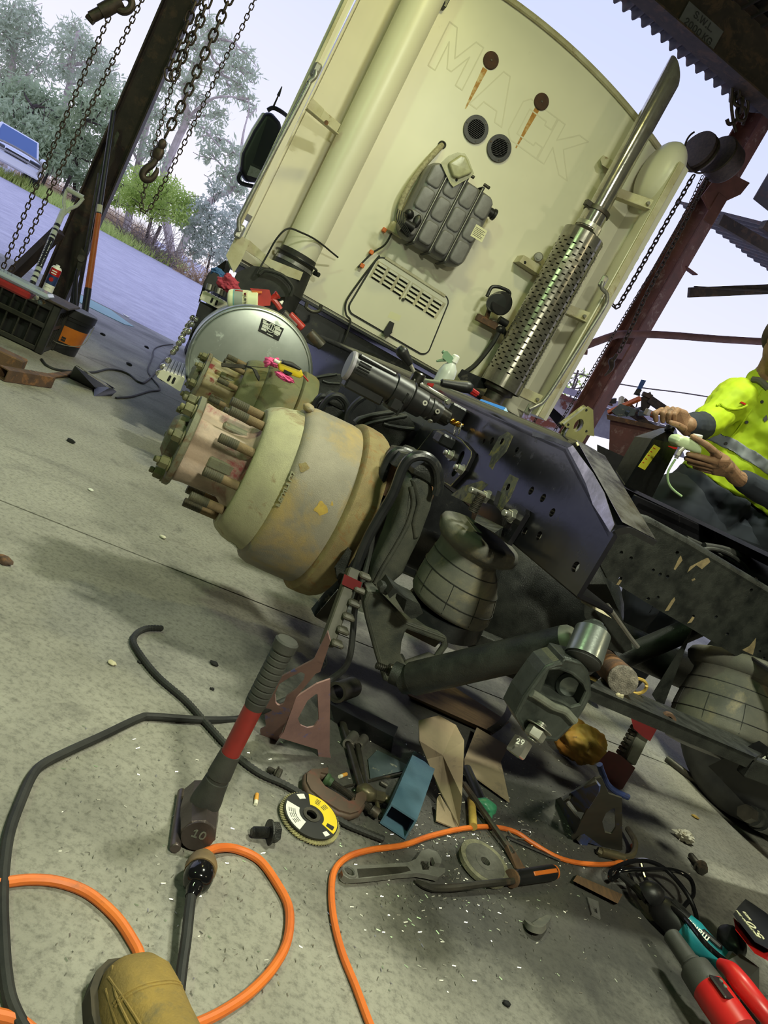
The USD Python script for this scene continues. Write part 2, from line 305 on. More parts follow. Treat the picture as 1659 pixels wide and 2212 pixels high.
for nm, a, b in (('wall_back', (-7, -5.6), (8, -5.6)), ('wall_left', (-5.2, -5.5), (-5.2, 6.4)), ('wall_right', (7.0, -5.5), (7.0, 4.2))): structure(nm, bar(T(*a, 2.6), T(*b, 2.6), .03, 5.3), M['roof_iron'], 'unseen dark iron wall added to block sky light', False)  # unseen walls added behind and beside the camera to cut sky light
def ibeam(p0, p1, h, w, hint, tw=.009, tf=.014): 
    d = unit(np.asarray(p1)-p0); x, y, z = basis(d, hint); L = np.linalg.norm(np.asarray(p1)-p0)
    s = unary_union([sbox(-w/2, h/2-tf, w/2, h/2), sbox(-w/2, -h/2, w/2, -h/2+tf), sbox(-tw/2, -h/2, tw/2, h/2)]).buffer(.006, 3).buffer(-.006, 3)
    return prism(s, p0, x, y, L)
for f in (-4, -1, 2, 4.6): structure('roof_purlin', bar(T(-7, f, 5.17-.045*(f+4)), T(8, f, 5.17-.045*(f+4)), .07, .15), M['post_brown'])
LP = tc(G(108, 655)); RP = (3.83, 6.75)
post = thing('steel_post', 'dark brown steel column at the left of the shed opening, tools leaning on it', 'post', T(-1.21, 7.3, 0))
part(post, 'column', ibeam(T(-1.21, 7.3, 0), T(-1.21, 7.3, 4.7), .24, .17, RT), M['post_brown']); part(post, 'base_plate', rbox(T(-1.21, 7.3, .01), (.3, .3, .02), TA), M['post_brown'])
px = [(x, y) for x, y in [(0, 615), (90, 490)]]
solo('timber_prop', bar(G(12, 610), T(-1.32, 7.05, .62), .1, .07), M['post_brown'], 'dark timber leaning low against the left steel column', 'timber')
post2 = thing('steel_post', 'rust red steel column behind the pipe rail at right', 'post', T(*RP, 0))
part(post2, 'column', ibeam(T(*RP, 0), T(*RP, 4.76), .23, .2, unit(FW-RT*.55)), M['red_rust']); part(post2, 'base_plate', rbox(T(*RP, .01), (.32, .32, .02), TA), M['red_rust'])
part(post2, 'cleat', rbox(Fq(1345, 760, 6.6), (.02, .16, .17), TA), M['red_rust']); part(post2, 'cleat', rbox(Fq(1545, 452, 6.6), (.12, .012, .28), TA), M['red_rust']); part(post2, 'cleat', rbox(Fq(1490, 585, 6.7), (.16, .08, .012), TA), M['red_rust'])
part(post2, 'gusset', slab_f(outline_f([(1515, 425), (1530, 452), (1600, 420), (1620, 395), (1560, 365)], 6.6), 6.6, .012), M['red_rust'])
beam = thing('crane_beam', 'dark gantry beam with a safe working load plate under the roof', 'beam', T(3, 6.0, 4.38))
part(beam, 'girder', ibeam(T(1.55, 6.0, 4.62), T(6.6, 6.0, 4.62), .46, .2, UP), M['post_brown'])
mk('plate_grey', (108, 106, 110), (92, 90, 96), sc=5, rough=.6); mk('plate_ink', (52, 50, 54), rough=.7)
pl = outline_f([(1486, 4), (1561, 69), (1536, 112), (1462, 49)], 5.985); rr = pl.minimum_rotated_rectangle
c0 = np.array(pl.centroid.coords[0]); w_ = .5*(np.hypot(*(tc(Fq(1561, 69, 5.98))-tc(Fq(1486, 4, 5.98)))[[0, 2]])+np.hypot(*(tc(Fq(1536, 112, 5.98))-tc(Fq(1462, 49, 5.98)))[[0, 2]])); h_ = np.hypot(*(tc(Fq(1462, 49, 5.98))-tc(Fq(1486, 4, 5.98)))[[0, 2]])
sign = part(beam, 'load_plate', slab_f(sbox(c0[0]-w_/2, c0[1]-h_/2, c0[0]+w_/2, c0[1]+h_/2), 5.97, .008), M['plate_grey'], 'grey plate reading S.W.L. 2000 KG', False)
part(sign, 'lettering', cat(text('S.W.L.', .052, T(c0[0], 5.968, c0[1]+.042), RT, UP), text('2000 KG', .052, T(c0[0], 5.968, c0[1]-.042), RT, UP)), M['plate_ink'], smooth=False)
structure('roof_fascia', bar(T(-7, 6.75, 4.70), T(1.5, 6.75, 4.70), .05, .16), M['red_rust'], 'rust red purlin along the roof edge above the cab')

# rails and awning beyond the right hand column
mk('pipe_rust', (122, 84, 84), (98, 68, 68), sc=8, rough=.75, bump=.3, bsc=90)
pr_ = thing('pipe_rail', 'rusty pink pipe with a bent end welded across the right column', 'pipe', Fq(1340, 745, 6.5))
part(pr_, 'pipe', tube([Fq(1262, 748, 6.35), Fq(1320, 727, 6.4), Fq(1350, 722, 6.45), Fq(1440, 724, 6.5), Fq(1560, 733, 6.55), Fq(1720, 742, 6.6)], .036, 14), M['pipe_rust'])
part(pr_, 'hook_stub', tube([Fq(1263, 748, 6.35), Fq(1266, 757, 6.35), Fq(1265, 766, 6.35)], .016, 8), M['pipe_rust'])
solo('cross_rail', cat(bar(Fq(1488, 632, 6.9), Fq(1720, 622, 6.9), .05, .1), bar(Fq(1500, 620, 6.85), Fq(1720, 632, 6.85), .03, .02)), M['post_brown'], 'flat dark brown rail running right from the rust red column', 'rail')
aw = thing('side_awning', 'black corrugated awning overhead beside the right column', 'awning', Fq(1650, 540, 7.6))
sh = sheet(5.0, 9.5, 7.4, 9.6, 4.35, 4.90, pitch=.13, amp=.022); part(aw, 'roof_sheet', sh, M['roof_iron'], smooth=True)
part(aw, 'bracket', bar(T(4.4, 7.35, 4.05), T(5.4, 7.35, 4.15), .06, .12), M['post_brown']); part(aw, 'edge_beam', bar(T(4.9, 7.35, 4.28), T(9.4, 7.35, 4.28), .08, .1), M['post_brown'])
part(aw, 'wall_sheet', bar(T(4.6, 7.3, 5.0), T(9.4, 7.3, 5.0), .02, 1.2), M['roof_iron'])
# ================================================================ the truck
tr = thing('truck', 'cream prime mover stripped for repair, seen from behind: cab, chassis rails, axles', 'truck', T(1.23, 1.0, 0))
WF = 5.3                                             # rear face of the cab
def W(x, y, d=0.): return Fq(x, y, WF-d)             # a point d in front of the cab's rear wall
def onwall(x, y): return tc(Fq(x, y, WF))[[0, 2]]
ztop = lambda r: 3.45-.11*((r-1.2)/1.0)**2
# cab skin ------------------------------------------------------
out = [(.03, 1.06)]+[(.03+.02, ztop(.05)-.06)]+[(r, ztop(r)) for r in np.linspace(.12, 2.4, 20)]+[(2.5, ztop(2.5)-.08), (2.53, 1.05)]
def wall_mat():
    n = {'g': ('geometry', {}), 'p': ('principled_bsdf', {'roughness': .38}), 'a': ('noise_texture', {'scale': 1.4, 'detail': 6}), 'ar': ('rgb_ramp', {'ramp': [(.35, lin((210, 206, 188))), (.65, lin((222, 217, 198)))]}),
         'b': ('noise_texture', {'scale': 14, 'detail': 8, 'roughness': .75}), 'br': ('rgb_ramp', {'ramp': [(.66, (0, 0, 0)), (.78, (.5, .5, .5))]}), 'm': ('mix', {'color2': lin((150, 140, 112))})}
    return usdkit.material(stage, '/World/Looks/cab_paint', n, [('g.position', 'a.vector'), ('g.position', 'b.vector'), ('a.fac', 'ar.fac'), ('b.fac', 'br.fac'), ('br.color', 'm.fac'), ('ar.color', 'm.color1'), ('m.color', 'p.base_color')], surface='p.BSDF')
M['cab'] = wall_mat()
body = part(tr, 'cab_body', slab_f(poly(out), WF+.02, 2.3), M['cab'], smooth=20)
wall = part(tr, 'rear_wall', slab_f(poly(out).buffer(-.02), WF, .03), M['cab'], 'cream rear wall of the sleeper cab')
part(wall, 'gutter', tube([T(r, WF-.015, ztop(r)-.012) for r in np.linspace(.1, 2.42, 24)], .022, 8, 0), M['cream_dirty'])
part(wall, 'bottom_flange', bar(T(.05, WF-.01, 1.045), T(2.5, WF-.01, 1.045), .05, .022), M['black_paint'])
# ghost of the lettering once glued on the wall
def letters():
    L = {'M': [(0, 0), (0, 1), (.22, 1), (.5, .45), (.78, 1), (1, 1), (1, 0), (.8, 0), (.8, .66), (.56, .18), (.44, .18), (.2, .66), (.2, 0), (0, 0)],
         'A': [(0, 0), (.4, 1), (.6, 1), (1, 0), (.78, 0), (.7, .22), (.3, .22), (.22, 0), (0, 0)], 'C': [(1, .72), (1, 1), (.15, 1), (0, .85), (0, .15), (.15, 0), (1, 0), (1, .28), (.78, .28), (.78, .2), (.24, .2), (.24, .8), (.78, .8), (.78, .72), (1, .72)],
         'K': [(0, 0), (0, 1), (.22, 1), (.22, .6), (.7, 1), (1, 1), (.5, .52), (1, 0), (.72, 0), (.22, .42), (.22, 0), (0, 0)]}
    ms = []
    for ch, (x, y) in zip('MACK', [(985, 122), (1072, 205), (1148, 275), (1216, 325)]):
        c = onwall(x, y); ms.append(slab_f(unary_union([LineString([(c[0]+(a-.5)*.28, c[1]+(b-.5)*.30) for a, b in L[ch]]).buffer(.0045)]), WF-.0008, .0016))
    return cat(ms)
mk('ghost_glue', (202, 197, 178), rough=.5); part(wall, 'ghost_lettering', letters(), M['ghost_glue'], 'faint glue outline of the letters MACK', False)
# rusty covers with their streaks
mk('rust_cover', (74, 46, 34), (58, 38, 30), sc=30, rough=.8, bump=.3, bsc=300)
mk('rust_streak', (156, 104, 34), (178, 132, 58), sc=22, rough=.6, rust=(202, 184, 140), rsc=16, rlo=.5, rhi=.66)
for (x, y), (a, b) in (((1060, 131), [(1048, 148), (1005, 235)]), ((1169, 220), [(1160, 236), (1114, 320)])):
    cv = part(wall, 'round_cover', cyl(W(x, y), W(x, y)-FW*.012, .056, n=28, bev=.004), M['rust_cover'], 'rust brown round cover plate'); part(cv, 'screw', cyl(W(x, y)-FW*.012, W(x, y)-FW*.016, .006, n=10), M['dark_steel'])
    p, q = onwall(*a), onwall(*b); d = q-p; nn = V(-d[1], d[0])/np.hypot(*d)
    part(wall, 'rust_streak', slab_f(poly([p+nn*.019, p-nn*.019, p+d*.5-nn*.014, q-nn*.004, q+nn*.005, p+d*.6+nn*.012]), WF-.0005, .0016), M['rust_streak'], 'orange rust stain run down the wall', False)
# round cabin vents
for x, y, tilt in ((1027, 280, .0), (1077, 321, .06)):
    c = onwall(x, y); vp = part(wall, 'round_vent', slab_f(circ(c, .09, 14).difference(circ(c, .062, 14)), WF-.018, .02), M['black_plastic'], 'round black cabin vent')
    part(vp, 'backing', slab_f(circ(c, .066), WF-.003, .004), M['dark'], smooth=False)
    for k in range(-5, 6):
        h = math.sqrt(max(0, .06**2-(k*.011)**2)); p0, p1 = T(c[0]-h, WF-.012, c[1]+k*.011), T(c[0]+h, WF-.012, c[1]+k*.011+tilt*.3)
        if h > .01: part(vp, 'slat', bar(p0, p1, .012, .0045, UP, .001), M['black_plastic'], smooth=False)
    for a in range(3): part(vp, 'screw', cyl(T(c[0]+.077*math.cos(a*2.1+1), WF-.018, c[1]+.077*math.sin(a*2.1+1)), T(c[0]+.077*math.cos(a*2.1+1), WF-.022, c[1]+.077*math.sin(a*2.1+1)), .006, n=8), M['dark_steel'])
part(wall, 'plug_hole', cyl(W(796, 329, 0), W(796, 329, .004), .008, n=12), M['dark']); part(wall, 'hose_grommet', tube([W(955+7*math.cos(a), 313+7*math.sin(a), .005) for a in np.arange(10)*.628], .007, 8, 2, closed=True), M['black_rubber'])
part(wall, 'grommet_hole', cyl(W(955, 313, 0), W(955, 313, .003), .02, n=14), M['dark'])
mk('hose_beige', (176, 168, 140), (132, 124, 100), sc=60, rough=.7, bump=.5, bsc=120)
part(wall, 'drain_hose', tube([W(954, 314, .0), W(945, 324, .05), W(920, 352, .07), W(893, 388, .08), W(872, 425, .08), W(862, 462, .07), W(858, 490, .05)], .02, 12), M['hose_beige'], 'beige corrugated hose bent down beside the grey tank')
mk('putty', (170, 168, 136), (148, 146, 116), sc=20, rough=.3, bump=.1, bsc=60)
# access hatch -------------------------------------------------
hc = np.mean([onwall(*p) for p in [(822, 551), (968, 646), (915, 768), (750, 675)]], axis=0)
hatch = outline_f([(818, 549), (973, 645), (921, 773), (745, 671)], WF).buffer(-.06).buffer(.062, 8)
dr_ = part(tr, 'access_hatch', slab_f(hatch.buffer(-.012), WF-.012, .014), M['cab'], 'cream access hatch with louvres low on the cab wall')
part(dr_, 'gasket', slab_f(hatch.difference(hatch.buffer(-.011)), WF-.006, .008), M['black_rubber'], smooth=False)
part(dr_, 'hinge_strip', cat(bar(W(832, 556, .016), W(962, 640, .016), .012, .02)), M['cream_dirty'])
for q in ([(815, 566), (842, 583)], [(840, 583), (878, 608)], [(884, 611), (914, 630)], [(912, 629), (956, 660)]): pass
A_, B_, C_, D_ = V(815, 562), V(962, 656), V(940, 690), V(797, 598)        # the louvre field's corners in the photograph
def fld(u, v): return (A_*(1-u)+B_*u)*(1-v)+(D_*(1-u)+C_*u)*v
bed = part(dr_, 'louvre_bed', slab_f(unary_union([outline_f([tuple(fld(*q)) for q in ((a, 0), (b, 0), (b, 1), (a, 1))], WF) for a, b in ((0, .49), (.51, 1))]), WF-.014, .004), M['cream_dirty'])
for u in (.09, .25, .41, .59, .75, .91):
    for v in (.14, .38, .62, .86):
        p, q = W(*fld(u-.06, v), .018), W(*fld(u+.06, v), .018)
        lv = part(bed, 'louvre', cat(hull(np.vstack([p+UP*.013, q+UP*.013, p-UP*.004-FW*.010, q-UP*.004-FW*.010, p-UP*.004, q-UP*.004]))), M['cab'], smooth=False)
        
part(bed, 'louvre_shadow_gap', cat([bar(W(*fld(u-.06, v+.07), .0145), W(*fld(u+.06, v+.07), .0145), .003, .012, UP, .0005) for u in (.09, .25, .41, .59, .75, .91) for v in (.14, .38, .62, .86)]), M['dark'], 'dark openings under the louvres', False)
lt = part(dr_, 'latch', hull([W(*p, d) for p in [(842, 693), (852, 698), (846, 720), (830, 722), (828, 716)] for d in (.012, .04)]), M['black_plastic'], 'black latch handle'); part(lt, 'latch_pull', hull([W(*p, d) for p in [(829, 713), (848, 718), (838, 727), (828, 722)] for d in (.03, .065)]), M['black_plastic'])
part(dr_, 'lock', cyl(W(871, 647, .01), W(871, 647, .022), .012, n=12), M['dark_steel']); part(dr_, 'lock', cyl(W(864, 644, .01), W(864, 644, .018), .008, n=10), M['dark_steel'])
mk('pale_label', (214, 210, 176), rough=.6); part(dr_, 'paper_label', slab_f(outline_f([(843, 672), (866, 682), (860, 695), (836, 685)], WF), WF-.0125, .001), M['pale_label'], smooth=False)
part(wall, 'hatch_stay_cable', tube([W(858, 482, .03), W(848, 500, .03), W(832, 528, .035), W(806, 545, .03), W(790, 560, .03), W(773, 578, .03)], .0065, 8), M['black_rubber'])
part(wall, 'cable_clip', cat(*[rbox(W(x, y, .03), (.03, .03, .03), TA) for x, y in ((830, 497), (802, 545), (782, 574))]), M['orange'])
part(wall, 'loose_cable', tube([W(820, 552, .02), W(790, 590, .02), W(754, 640, .02), W(746, 660, .02), W(748, 680, .03), W(757, 692, .05), W(752, 715, .06), W(742, 742, .06)], .007, 8), M['black_rubber'])
# grey water tank -------------------------------------------------
TKF = WF-.235
mk('tank_grey', (112, 110, 112), (100, 98, 100), sc=20, rough=.36, bump=.12, bsc=420)
tq = lambda x, y: tc(Fq(x, y, TKF))[[0, 2]]
tl, tr2, br = tq(936, 341), tq(1077, 437), tq(1005, 588); wT = tr2[0]-tl[0]; hT = tr2[1]-br[1]+.03; tcx, tcz = (tl[0]+tr2[0])/2, tr2[1]-hT/2+.02
def soft_slab(pg, f0, d, r, n=5):
    """rounded-edge slab: a stack of inset outlines, domed towards us"""
    ms = []
    lay = [(r*(1-math.cos(a)), r*(1-math.sin(a))) for a in np.linspace(math.pi/2, 0, n)][::-1]
    coords = lambda inset: [tuple(pg.buffer(-inset, 6).exterior.interpolate(t, normalized=True).coords[0]) for t in np.linspace(0, 1, 72, endpoint=False)]
    rings = [(f0+r*(1-math.sin(a)), r*(1-math.cos(a))) for a in np.linspace(math.pi/2, 0, n)]+[(f0+d-r*(1-math.sin(a)), r*(1-math.cos(a))) for a in np.linspace(0, math.pi/2, n)]
    c = np.array(pg.centroid.coords[0]); vs = []
    base = np.array(coords(0)); dirs = c-base
    for f, ins in rings:
        q = pg.buffer(-ins-1e-6, 6); 
        if q.geom_type != 'Polygon' and not q.is_empty: q = max(q.geoms, key=lambda g: g.area)
        if q.is_empty: vs.append([T(a, f, b) for a, b in base+dirs*.3]); continue
        p = np.array([q.exterior.interpolate(q.exterior.project(Point(*b))).coords[0] for b in base]); vs.append([T(a, f, b) for a, b in p])
    N = len(base); fs = []; v = np.array(vs).reshape(-1, 3)
    for i in range(len(rings)-1):
        for j in range(N): k = (j+1) % N; fs += [(i*N+j, i*N+k, (i+1)*N+k), (i*N+j, (i+1)*N+k, (i+1)*N+j)]
    m = len(v); v = np.vstack([v, T(c[0], rings[0][0], c[1]), T(c[0], rings[-1][0], c[1])]); L = (len(rings)-1)*N
    for j in range(N): k = (j+1) % N; fs += [(m, k, j), (m+1, L+j, L+k)]
    return v, np.array(fs)
tank = part(tr, 'water_tank', soft_slab(rrect(wT, hT, .09, tcx, tcz), TKF+.012, .2, .07), M['tank_grey'], 'grey plastic water tank strapped to the cab wall', smooth=50)
gx_ = np.linspace(tcx-wT/2+.012, tcx+wT/2-.012, 5); gz_ = np.linspace(tcz-hT/2+.02, tcz+hT/2-.012, 4)
for i in range(4):
    for j in range(3):
        a, b, c, d = gx_[i]+.014, gx_[i+1]-.014, gz_[j]+.007, gz_[j+1]-.007
        pg = rrect(b-a, d-c, .028, (a+b)/2, (c+d)/2).intersection(rrect(wT-.03, hT-.03, .075, tcx, tcz))
        part(tank, 'tank_panel', soft_slab(pg, TKF, .03, .012, 3), M['tank_grey'], smooth=50)
for i in (1, 2, 3):
    x = gx_[i]; st = part(tank, 'strap', cat(bar(T(x, TKF+.002, tcz-hT/2-.01), T(x, TKF+.002, tcz+hT/2+.008), .02, .006, FW, .001), bar(T(x, TKF+.0, tcz+hT/2+.006), T(x, TKF+.2, tcz+hT/2+.012), .02, .006, UP, .001), bar(T(x, TKF, tcz-hT/2-.008), T(x, TKF+.2, tcz-hT/2-.012), .02, .006, UP, .001)), M['black_rubber'], 'black strap with a bright edge', False)
    part(st, 'bright_rod', bar(T(x-.004, TKF-.004, tcz-hT/2+.0), T(x-.004, TKF-.004, tcz+hT/2), .005, .004, FW, .001), M['zinc'], smooth=False)
    part(st, 'clamp_screw', cat(cyl(T(x-.01, TKF-.002, tcz+hT/2+.022), T(x+.03, TKF-.002, tcz+hT/2+.022), .011, n=12), hexn(T(x+.03, TKF-.002, tcz+hT/2+.022), T(x+.038, TKF-.002, tcz+hT/2+.022), .02)), M['dark_steel'])
cx_ = tcx+wT/2; part(tank, 'filler_cap', cat(cyl(T(cx_-.01, TKF+.11, tcz+hT/2-.075), T(cx_+.03, TKF+.11, tcz+hT/2-.075), .032), cyl(T(cx_+.03, TKF+.11, tcz+hT/2-.075), T(cx_+.055, TKF+.11, tcz+hT/2-.075), .04, n=24, bev=.004)), M['black_plastic'], 'black screw cap on the tank corner')
lb = part(tank, 'tank_label', slab_f(outline_f([(1029, 484), (1053, 499), (1041, 524), (1016, 509)], TKF-.0015), TKF-.0015, .001), M['pale_label'], 'yellowed printed label', False)
lc = [tc(Fq(*p, TKF-.0018)) for p in [(1029, 484), (1053, 499), (1041, 524), (1016, 509)]]
part(lb, 'print', cat([bar(T(*(lc[0]*(1-t)+lc[3]*t+(lc[1]-lc[0])*.08)), T(*(lc[0]*(1-t)+lc[3]*t+(lc[1]-lc[0])*e)), .001, .003, UP, .0002) for t, e in ((.2, .9), (.32, .8), (.44, .92), (.56, .7), (.68, .9), (.8, .85))]), M['plate_ink'], smooth=False)
br_ = part(tr, 'overflow_bottle', hull([Fq(x, y, f) for x, y in [(952, 352), (968, 337), (988, 329), (1004, 331), (1012, 343), (1024, 375), (1015, 384), (996, 393), (979, 404), (972, 395)] for f in (TKF-.015, TKF+.07)]), M['putty'], 'translucent yellowed plastic cover across the top of the tank', smooth=30)
part(br_, 'fixing_hole', cyl(Fq(986, 389, TKF-.014), Fq(986, 389, TKF-.018), .009, n=12), M['dark'])
rib_ = part(br_, 'raised_lid', soft_slab(outline_f([(968, 352), (995, 334), (1006, 338), (1021, 374), (990, 386), (978, 382)], TKF-.03).buffer(-.02).buffer(.02), TKF-.045, .05, .014, 3), M['putty'], smooth=50)
pump = part(tank, 'pump', cat(blob(Fq(884, 462, TKF-.02), (.035, .05, .03), .2, 2, 3, 2), cyl(Fq(872, 480, TKF-.03), Fq(893, 492, TKF-.02), .028, n=16), cyl(Fq(866, 492, TKF), Fq(884, 507, TKF), .026, n=16), blob(Fq(900, 478, TKF), (.03, .02, .045), .2, 2, 5, 2)), M['black_plastic'], 'black pump and fittings at the tank corner')
part(pump, 'wiring', cat([tube([Fq(860+4*k, 452+2*k, TKF-.03), Fq(856+5*k, 470+k*3, TKF-.06), Fq(866+4*k, 490, TKF-.05), Fq(878+3*k, 508, TKF-.02)], .004, 6) for k in range(4)]), M['black_rubber'])
part(tank, 'tank_bracket', rbox(Fq(858, 497, WF-.05), (.12, .06, .07), TA), M['cream_dirty'])
# intake stack at left ------------------------------------------
icr, icf, ird = .412, WF-.125, .122
zb = tc(Fq(632, 562, icf))[2]
ip = part(tr, 'intake_pipe', cat(lathe([(zb+.02, ird), (4.2, ird)], T(icr, icf, 0), UP, 40), rbox(T(icr, WF-.06, 2.9), (.14, .12, 2.5), TA)), M['cab'], 'cream vertical air intake pipe', smooth=40)
zb = tc(Fq(640, 560, icf))[2]
bt = part(ip, 'rubber_boot', lathe([(1.15, .135), (1.22, .14), (1.3, .138), (1.32, .146), (1.35, .14), (1.42, .14), (1.44, .148), (1.47, .14), (1.55, .136), (1.66, .128), (1.7, .126)], T(icr, icf, zb-1.66), UP, 36), M['black_rubber'], 'black ribbed rubber boot under the intake pipe')
part(bt, 'band_clamp', ringm(T(icr, icf, zb-.05), T(icr, icf, zb-.025), ird+.014, ird-.004, 36), M['steel']); part(bt, 'clamp_wire', cat(tube([T(icr+(ird+.03)*math.cos(a), icf-(ird+.03)*math.sin(a), zb+.0) for a in np.linspace(-.2, 3.3, 18)], .008, 8, 1), cyl(T(icr+ird+.02, icf-.02, zb-.02), T(icr+ird+.05, icf-.05, zb-.02), .016, n=10)), M['black_paint'])
part(ip, 'collar_bracket', cat(slab_f(outline_f([(512, 515), (540, 520), (585, 560), (655, 588), (648, 606), (600, 590), (560, 560), (515, 530)], icf-.14), icf-.14, .02)), M['cream_dirty'])
part(tr, 'mudguard_flap', cat(tube([Fq(560, 592, 4.9), Fq(575, 584, 4.9), Fq(610, 595, 4.9), Fq(632, 620, 4.9), Fq(628, 640, 4.9)], .012, 8), slab_f(outline_f([(512, 588), (545, 574), (590, 580), (620, 605), (630, 640), (560, 645), (500, 615)], 4.95), 4.95, .04)), M['black_rubber'], 'black rubber flap under the cab corner')
# side extenders ---------------------------------------------------
xl = part(tr, 'side_extender', slab_f(poly([(-.035, 1.32), (.035, 1.32), (.03, 3.4), (-.04, 3.4)]), 4.92, .42), M['cab'], 'cream side extender fin at the left of the cab', 20)
part(xl, 'extender_lip', bar(Fq(512, 500, 4.9), Fq(752, -10, 4.9), .02, .03, FW), M['cream_dirty']); part(xl, 'extender_foot', hull([Fq(x, y, f) for x, y in [(488, 552), (512, 505), (540, 520), (520, 566), (505, 590)] for f in (4.92, 5.2)]), M['cream_dirty'])
def grab(name, pts, f, r=.014):
    g = part(tr, name, tube([Fq(x, y, f) for x, y in pts], r, 12), M['steel']); 
    for q in (pts[0], pts[-1]): part(g, 'grab_foot', rbox(Fq(*q, f+.02), (.05, .03, .09), TA, .012), M['zinc'])
    return g
grab('grab_rail', [(683, 152), (680, 166), (668, 178), (660, 196), (590, 330), (524, 458), (516, 480), (517, 500)], 4.86)
cb = part(tr, 'intake_bracket', cat(bar(Fq(668, 222, 4.95), Fq(694, 247, 5.0), .012, .07), bar(Fq(694, 247, 5.0), Fq(731, 278, 5.05), .012, .06), bar(Fq(664, 236, 4.98), Fq(728, 290, 5.08), .06, .01)), M['cream_dirty'], 'dirty cream bracket from the left fin to the intake pipe'); part(cb, 'bracket_bolt', cyl(Fq(705, 265, 4.99), Fq(705, 265, 4.97), .014, n=12), M['rusty'])
part(tr, 'pipe_top_bracket', cat(rbox(W(957, 5, .03), (.06, .06, .06), TA), cyl(W(957, 5, .06), W(957, 5, .08), .016, n=10)), M['black_paint'])
ext = [(2.44, 5.32), (2.50, 5.2), (2.44, 5.05), (2.42, 4.9), (2.46, 4.88), (2.52, 4.9), (2.55, 5.1), (2.56, 5.32)]
xr = part(tr, 'side_extender', prism(poly(ext), T(0, 0, 1.12), RT, FW, 1.98), M['cab'], 'cream side extender fin behind the exhaust stack', 20)
part(xr, 'extender_cap', blob(T(2.45, 5.12, 3.06), (.13, .2, .24), .05, 1, 2, 3, TA), M['cab']); part(xr, 'fin_edge', bar(T(2.46, 4.885, 1.12), T(2.44, 4.885, 3.1), .05, .02, FW), M['cream_dirty'])
for pz, nm in ((1.16, 0), (1.84, 1), (2.72, 2)): 
    z0 = pz+.06; k = part(xr, 'fin_bracket', cat(bar(T(2.12, 5.2, z0), T(2.46, 4.95, z0+.02), .012, .07), bar(T(2.12, 5.2, z0-.03), T(2.46, 4.95, z0-.02), .07, .01)), M['cream_dirty']); part(k, 'bracket_bolt', cyl(T(2.4, 4.97, z0+.01), T(2.4, 4.95, z0+.01), .012, n=10), M['steel'])
grab('grab_rail', [(1303, 608), (1300, 622), (1310, 634), (1311, 650), (1300, 672), (1235, 775), (1180, 860), (1160, 876), (1143, 884)], 4.82)
part(tr, 'wall_bracket', hull([W(x, y, d) for x, y in [(1297, 345), (1303, 335), (1325, 347), (1325, 372), (1300, 356)] for d in (0, .1)]), M['cream_dirty'])
# exhaust ------------------------------------------------------------
ER, EF = 2.095, 4.98
def E_(z): return T(ER, EF, z)
def stack_top():
    v, f = lathe([(2.44, .073), (3.62, .073)], E_(0), UP, 40); z = v[:, 2]; r = (v@RT)-ER; fo = (v@FW)-EF
    return np.where((z > 3)[:, None], v-UP*((r+.073)*1.05)[:, None]+UP*.02, v), f
ex = part(tr, 'exhaust_stack', stack_top(), M['chrome'], 'chrome exhaust stack with a slash cut top', smooth=40)
part(ex, 'stack_mouth', (lambda v, f: (np.where((v[:, 2] > 3)[:, None], v-UP*((v@RT-ER+.073)*1.05)[:, None]+UP*.0215, v), f))(*lathe([(3.55, .066), (3.621, .067)], E_(0), UP, 36)), M['dark'])
part(ex, 'stack_sleeve', lathe([(2.25, .087), (2.56, .087), (2.565, .075)], E_(0), UP, 40), M['chrome'])
part(ex, 'sleeve_clamp', cat(ringm(E_(2.535), E_(2.565), .096, .07, 36), rbox(T(ER-.1, EF-.03, 2.55), (.05, .04, .04), TA)), M['dark_steel'])
part(ex, 'sleeve_clamp', cat(ringm(E_(2.42), E_(2.45), .093, .07, 36), rbox(T(ER+.03, EF-.09, 2.40), (.05, .02, .1), TA)), M['zinc'])
def shield(R=.15, z0=1.17, z1=2.37, cols=26):
    vs, fs = [], []
    def quad(a0, a1, zl, zh):
        b = len(vs)
        for a, z in ((a0, zl), (a1, zl), (a1, zh), (a0, zh)): vs.append(T(ER+R*math.sin(a), EF-R*math.cos(a), z))
        m = len(vs); mid = (a0+a1)/2; fs.append((b, b+1, b+2)); fs.append((b, b+2, b+3))
    w = 2*math.pi/cols
    for c in range(cols):
        a = c*w; cuts = []; z = z0+.10+(.024 if c % 2 else 0)
        while z < z1-.09: cuts.append((z, z+.009)); z += .048
        last = z0
        for zl, zh in cuts: 
            for k in range(3): quad(a+k*w/3, a+(k+1)*w/3, last, zl)
            quad(a, a+w*.13, zl, zh); quad(a+w*.87, a+w, zl, zh); last = zh
        for k in range(3): quad(a+k*w/3, a+(k+1)*w/3, last, z1)
    t = trimesh.Trimesh(np.array(vs), np.array(fs), process=False); t.merge_vertices(digits_vertex=6); return tm(t)
mk('shield_steel', (150, 146, 136), (120, 116, 108), sc=12, rough=.22, rough2=.4, metal=.65, rust=(120, 112, 98), rsc=5, rlo=.58, rhi=.75)
sd = part(ex, 'heat_shield', shield(), M['shield_steel'], 'perforated stainless heat shield with rows of slots', smooth=40)
part(sd, 'shield_seam', cat([bar(T(ER+.147, EF-.05, z), T(ER+.147, EF-.05, z+.012), .012, .012, RT, .001) for z in np.arange(1.25, 2.3, .026)]+[bar(T(ER+.145, EF-.052, 1.17), T(ER+.145, EF-.052, 2.37), .008, .006, RT, .001)]), M['zinc'], 'stitched seam along the shield', False)
